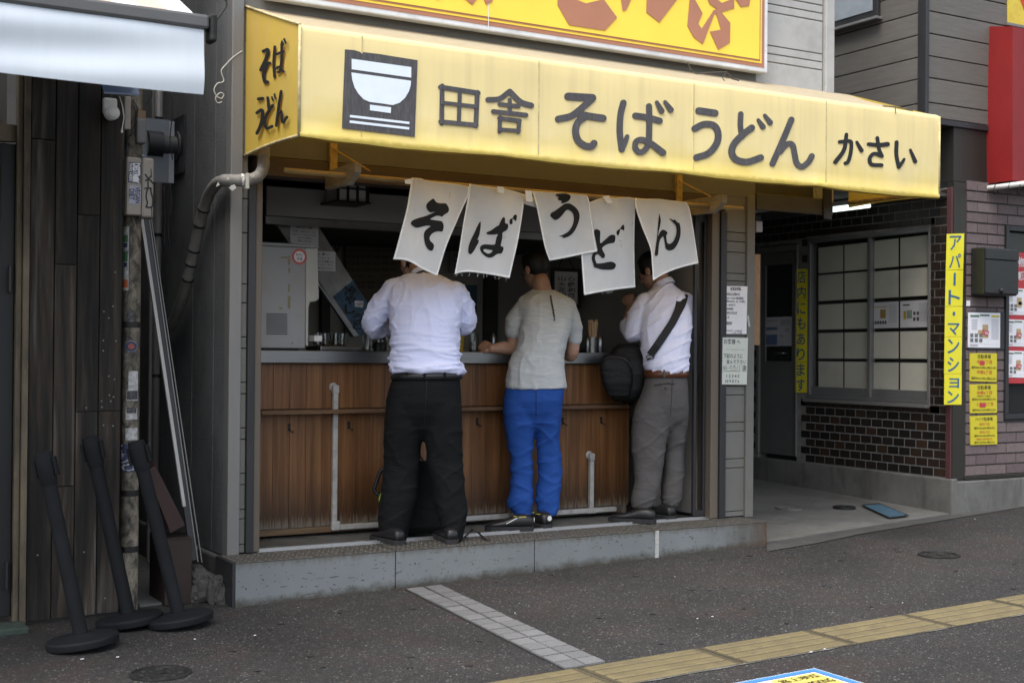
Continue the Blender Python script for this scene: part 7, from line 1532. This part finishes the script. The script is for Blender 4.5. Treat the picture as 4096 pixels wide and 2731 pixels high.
for hp_, ang, off in (((2133, 2120), -62, 0), ((2196, 2113), -8, 0)):
    hp = aZ(*hp_, .302); u1, s1_ = MB(), MB(); shoe(u1, s1_, (hp.x, hp.y), rad(ang), .29, .302, 1.14); o = u1.obj('shoe', M['leather'], pB, smooth=True); s1_.obj('sole', M['sole'], o)
    f = Vector((math.sin(rad(ang)), math.cos(rad(ang)), 0)); x = Vector((f.y, -f.x, 0)); b0_ = Vector((hp.x, hp.y, .302))
    m = MB(); m.lathe(b0_-f*.003+Vector((0, 0, .062)), [(.016, 0), (.016, .003)], 16, -f); 
    if ang < -30: m.bar(b0_+f*.10-x*.041+Vector((0, 0, .078)), b0_+f*.165-x*.049+Vector((0, 0, .045)), .004, .005, x)
    m.obj('reflector', M['white'], o)
    MB().tube([b0_+f*.045-x*.036+Vector((0, 0, .085)), b0_+f*.09-x*.034+Vector((0, 0, .082)), b0_+f*.12-x*.026+Vector((0, 0, .088))], .0028, 6).obj('collar_trim', flat('trim_yellow', (.45, .40, .02)), o)
    m = MB(); 
    for dx_ in (-.018, .018): m.tube([b0_+f*.13+Vector((0, 0, .082)), b0_+f*.135+x*dx_+Vector((0, 0, .100)), b0_+f*.15+x*dx_*1.6+Vector((0, 0, .085))], .002, 5)
    m.obj('lace', M['ink'], o)

# --- man at the right: white shirt, brown belt, grey trousers, bag strap across the back
Cf = Fig((2665, 2072))
shirtC = [(1492, 2584, 2747, .14, 0), (1440, 2578, 2754, .15, .01), (1390, 2562, 2762, .155, .03), (1320, 2556, 2769, .152, .06), (1260, 2556, 2774, .145, .09), (1222, 2556, 2769, .135, .11), (1186, 2566, 2752, .12, .13), (1156, 2598, 2722, .09, .15), (1136, 2622, 2692, .068, .165)]
pelC = [(1480, 2586, 2746, .13, 0), (1550, 2572, 2751, .145, 0), (1620, 2548, 2754, .135, .0), (1672, 2534, 2750, .105, .0)]
lC = [(1640, 2536, 2684, .128, -.005), (1720, 2527, 2674, .108, -.01), (1800, 2527, 2662, .09, -.01), (1880, 2541, 2650, .085, 0), (1940, 2536, 2641, .085, 0), (1984, 2524, 2629, .085, 0), (2004, 2522, 2622, .08, 0), (2030, 2528, 2609, .065, 0)]
rC = [(1640, 2640, 2755, .125, .03), (1720, 2652, 2748, .105, .07), (1800, 2655, 2739, .085, .10), (1900, 2650, 2739, .085, .11), (1960, 2645, 2736, .085, .11), (1990, 2642, 2731, .08, .11), (2022, 2650, 2719, .07, .11)]
body = MB(); Cf.loft(body, [(y, l+12, r-12, b-.03, t) for y, l, r, b, t in shirtC]); Cf.loft(body, [(y, l+12, r-12, b-.03, t) for y, l, r, b, t in pelC]); Cf.loft(body, [(y, l+26, r-26, b-.04, t) for y, l, r, b, t in lC]); Cf.loft(body, [(y, l+24, r-24, b-.04, t) for y, l, r, b, t in rC])
hc = Cf.P(2608, 1082, .22); T = head(body, hc, rad(22), rad(24), 1.0); limb(body, [Cf.P(2655, 1146, .16), T(0, -.035, -.05)], [.062, .057])
armL = [Cf.P(2578, 1212, .10), Cf.P(2548, 1278, .10), Cf.P(2534, 1332, .12), Cf.P(2512, 1292, .30), Cf.P(2524, 1228, .38)]
armR = [Cf.P(2742, 1205, .17), Cf.P(2738, 1290, .26), Cf.P(2712, 1340, .33), Cf.P(2660, 1310, .46), Cf.P(2625, 1280, .52)]
limb(body, armL, [.05, .045, .042, .037, .027]); limb(body, armR, [.05, .045, .042, .037, .028])
hand(body, armL[-1], Vector((.02, .25, .9)), Vector((-.75, -.6, .1)), -1, (1.0, 1.3, .9), .95); hand(body, armR[-1], Vector((-.6, .7, .1)), (0, 0, 1), -1, (.6, .8, .6))
pC = tag(mesh_obj('person', fuse(body, .006, 3, 'body'), M['skin'], smooth=True), 'man in a plain white shirt and grey trousers with a strap across his back', 'person', 'men eating at the counter'); WM[pC.name] = Matrix.Identity(4)
hair(T, M['hair'], pC, -.10, 9); finish_face(T, pC)
sh = MB(); Cf.loft(sh, shirtC); limb(sh, armL[:3]+[Cf.P(2508, 1300, .27)], [.072, .072, .066, .056]); limb(sh, armR[:4], [.066, .064, .058, .05])
zC = Cf.P(2660, 1492).z
def foldC(p):
    s_ = (p-Cf.B).dot(HS); q = p.z-zC-.5*s_
    return .010*max(0, ridge(Vector((q, p.y, s_)), 13, 3, 3, 3))**3+.006*max(0, ridge(p, 8, 8, 4, 5))**3-.005+.008*max(0, 1-abs(p.z-zC-.04)/.05)
m_shC = m_fabric('white_shirt', (.66, .68, .84), .75, (900, 900, 900), .03, fold=.35, fs=(9, 9, 9))
mesh_obj('shirt', fuse(sh, .007, 5, 'shirt', foldC), m_shC, pC, smooth=True)
m = MB(); c0 = Cf.P(2655, 1138, .165); up = Vector((-.22, .38, .9)).normalized(); m.lathe(c0-up*.014, [(.075, 0), (.068, .036), (.062, .038), (.064, .0)], 32, up); m.obj('collar', m_shC, pC, smooth=50)
p = Cf.P(2522, 1352, .10); MB().lathe(p, [(.006, 0), (.006, .002)], 10, -HD).obj('cuff_button', M['ink'], pC)
MB().tube([Cf.P(2506, 1282, .262), Cf.P(2500, 1305, .25)], .030, 14).obj('cuff_lining', M['ink'], pC, smooth=40)
tr_ = MB(); legs(Cf, tr_, pelC, lC, rC)
m_trC = m_fabric('grey_trousers', (.085, .08, .078), .85, spec=.2, fold=.4)
mesh_obj('trousers', fuse(tr_, .007, 9, 'trousers', foldT(Cf, 21, .45)), m_trC, pC, smooth=True)
bl = band(Cf, pelC, 1478, 1508, .010); o = bl.obj('belt', paint('brown_leather', (.085, .030, .014), .4, var=.3, vs=14), pC, smooth=True); o.modifiers.new('t', 'SOLIDIFY').thickness = .004
for px in (2658, 2714): p = Cf.front(pelC, px, 1494, .012); MB().box(p+Vector((-.006, -.002, -.024)), p+Vector((.006, .008, .024))).obj('belt_loop', m_trC, pC)
MB().tube([Cf.front(pelC, 2690-(y-1515)*.05, y, .004) for y in range(1515, 1670, 18)], .002, 5).obj('seam', flat('seam_grey', (.03, .03, .03)), pC)
m = MB(); pk = [Cf.front(pelC, x, y, .007) for x, y in ((2617, 1540), (2640, 1535), (2670, 1532), (2700, 1536))]; m.tube(pk, .003, 6); pb_ = Cf.front(pelC, 2662, 1551, .008); m.lathe(pb_, [(.007, 0), (.007, .003)], 12, -HD); m.obj('back_pocket', flat('pocket_dark', (.03, .029, .029)), pC)
for hp_, ang in (((2622, 2092), -40), ((2694, 2078), -6)):
    hp = aZ(*hp_, .302); u1, s1_ = MB(), MB(); shoe(u1, s1_, (hp.x, hp.y), rad(ang), .30, .302, 1.05); o = u1.obj('shoe', M['leather'], pC, smooth=True); s1_.obj('sole', M['sole'], o)

# --- bags
SB = thing('shoulder_bag', 'black shoulder bag hanging at the side of the man in grey trousers', 'bag', Cf.P(2490, 1600, .12), )
mbag = m_fabric('black_nylon', (.006, .0063, .0068), .6, spec=.25, fold=.4)
k = MB(); Cf.loft(k, [(1374, 2472, 2545, .06, .16), (1392, 2452, 2562, .085, .15), (1440, 2424, 2582, .10, .13), (1500, 2420, 2588, .105, .12), (1560, 2428, 2572, .10, .12), (1592, 2442, 2552, .08, .12), (1604, 2458, 2534, .05, .12)], 4.5)
mesh_obj('bag_body', fuse(k, .008, 3, 'bag', lambda p: .006*noise.noise(p*9)), mbag, SB, smooth=True)
k = MB(); Cf.loft(k, [(1418, 2428, 2490, .03, .02), (1430, 2405, 2515, .04, .02), (1470, 2398, 2528, .045, .02), (1530, 2408, 2530, .045, .02), (1585, 2430, 2520, .035, .03)], 3.2)
mesh_obj('front_pocket', fuse(k, .007, 3, 'pocket', lambda p: .005*noise.noise(p*10)), mbag, SB, smooth=True)
MB().tube([Cf.P(x, y, -.035) for x, y in ((2405, 1440), (2440, 1426), (2490, 1432), (2520, 1452), (2530, 1480))], .004, 6).obj('zip', M['alu_dark'], SB, smooth=True)
st = [(2733, 1172, .036), (2728, 1195, .036), (2722, 1220, .032), (2712, 1245, .026), (2690, 1290, .025), (2660, 1335, .025), (2628, 1382, .025), (2600, 1420, .025)]
L_, R_ = [], []
pts = [Cf.front(shirtC, x, y, .016) for x, y, w in st]
pts = [Cf.P(2738, 1158, .02+.0)] + pts if False else pts
m = MB(); rs = []
for i, p in enumerate(pts):
    d = (pts[min(i+1, len(pts)-1)]-pts[max(i-1, 0)]).normalized(); x = d.cross(HD).normalized(); w = st[i][2]; rs.append([p-x*w-HD*.003, p+x*w-HD*.003, p+x*w+HD*.004, p-x*w+HD*.004])
m.rings(rs); m.obj('strap', flat('strap_black', (.012, .012, .013), .7), SB, bevel=.002)
p0 = pts[-1]; m = MB(); m.tube([p0+HS*(.026*math.cos(a))*1+Vector((0, 0, -.012+.012*math.sin(a)))-HD*.004 for a in np.linspace(0, 6.2832, 17)], .0035, 6); m.tube([p0+Vector((0, 0, -.02)), Cf.P(2580, 1446, .0)], .006, 6); m.obj('clip', M['alu_dark'], SB, smooth=True)
BP = thing('backpack', 'black backpack standing on the floor between the feet of the man in black trousers', 'bag', A.P(1700, 2140, .3))
k = MB(); A.loft(k, [(1842, 1600, 1730, .06, .30), (1860, 1570, 1745, .09, .30), (1930, 1545, 1762, .11, .30), (2020, 1530, 1772, .12, .30), (2100, 1528, 1775, .12, .30), (2128, 1545, 1765, .09, .30)], 3.0)
mesh_obj('bag_body', fuse(k, .009, 3, 'bag', lambda p: .008*noise.noise(p*7)), m_fabric('black_canvas', (.0095, .0095, .010), .8, fold=.4), BP, smooth=True)
MB().tube([A.P(x, y, .26) for x, y in smooth_line([(1655, 1845), (1668, 1830), (1685, 1830), (1696, 1848)], 4)], .006, 6).obj('handle', M['black'], BP, smooth=True)
MB().tube([A.P(x, y, .16) for x, y in smooth_line([(1565, 1865), (1525, 1880), (1505, 1930), (1498, 1960), (1520, 1980), (1538, 1960)], 4)], .012, 8).obj('strap', M['black'], BP, smooth=True)
m = MB(); m.poly([[A.P(x, y, .10) for x, y in ((1530, 1958), (1526, 1985), (1515, 2005), (1517, 1985))]], (0, .004, 0)); m.obj('lime_tab', flat('lime', (.20, .28, .02)), BP)
m = MB(); m.tube([aZ(1860, 2145, .312), aZ(1890, 2118, .33), aZ(1915, 2130, .325), aZ(1935, 2152, .305), aZ(1955, 2160, .302)], .006, 6); tag(m.obj('bag_strap', M['black'], smooth=True), 'loose black strap end lying across the metal door track', 'strap')
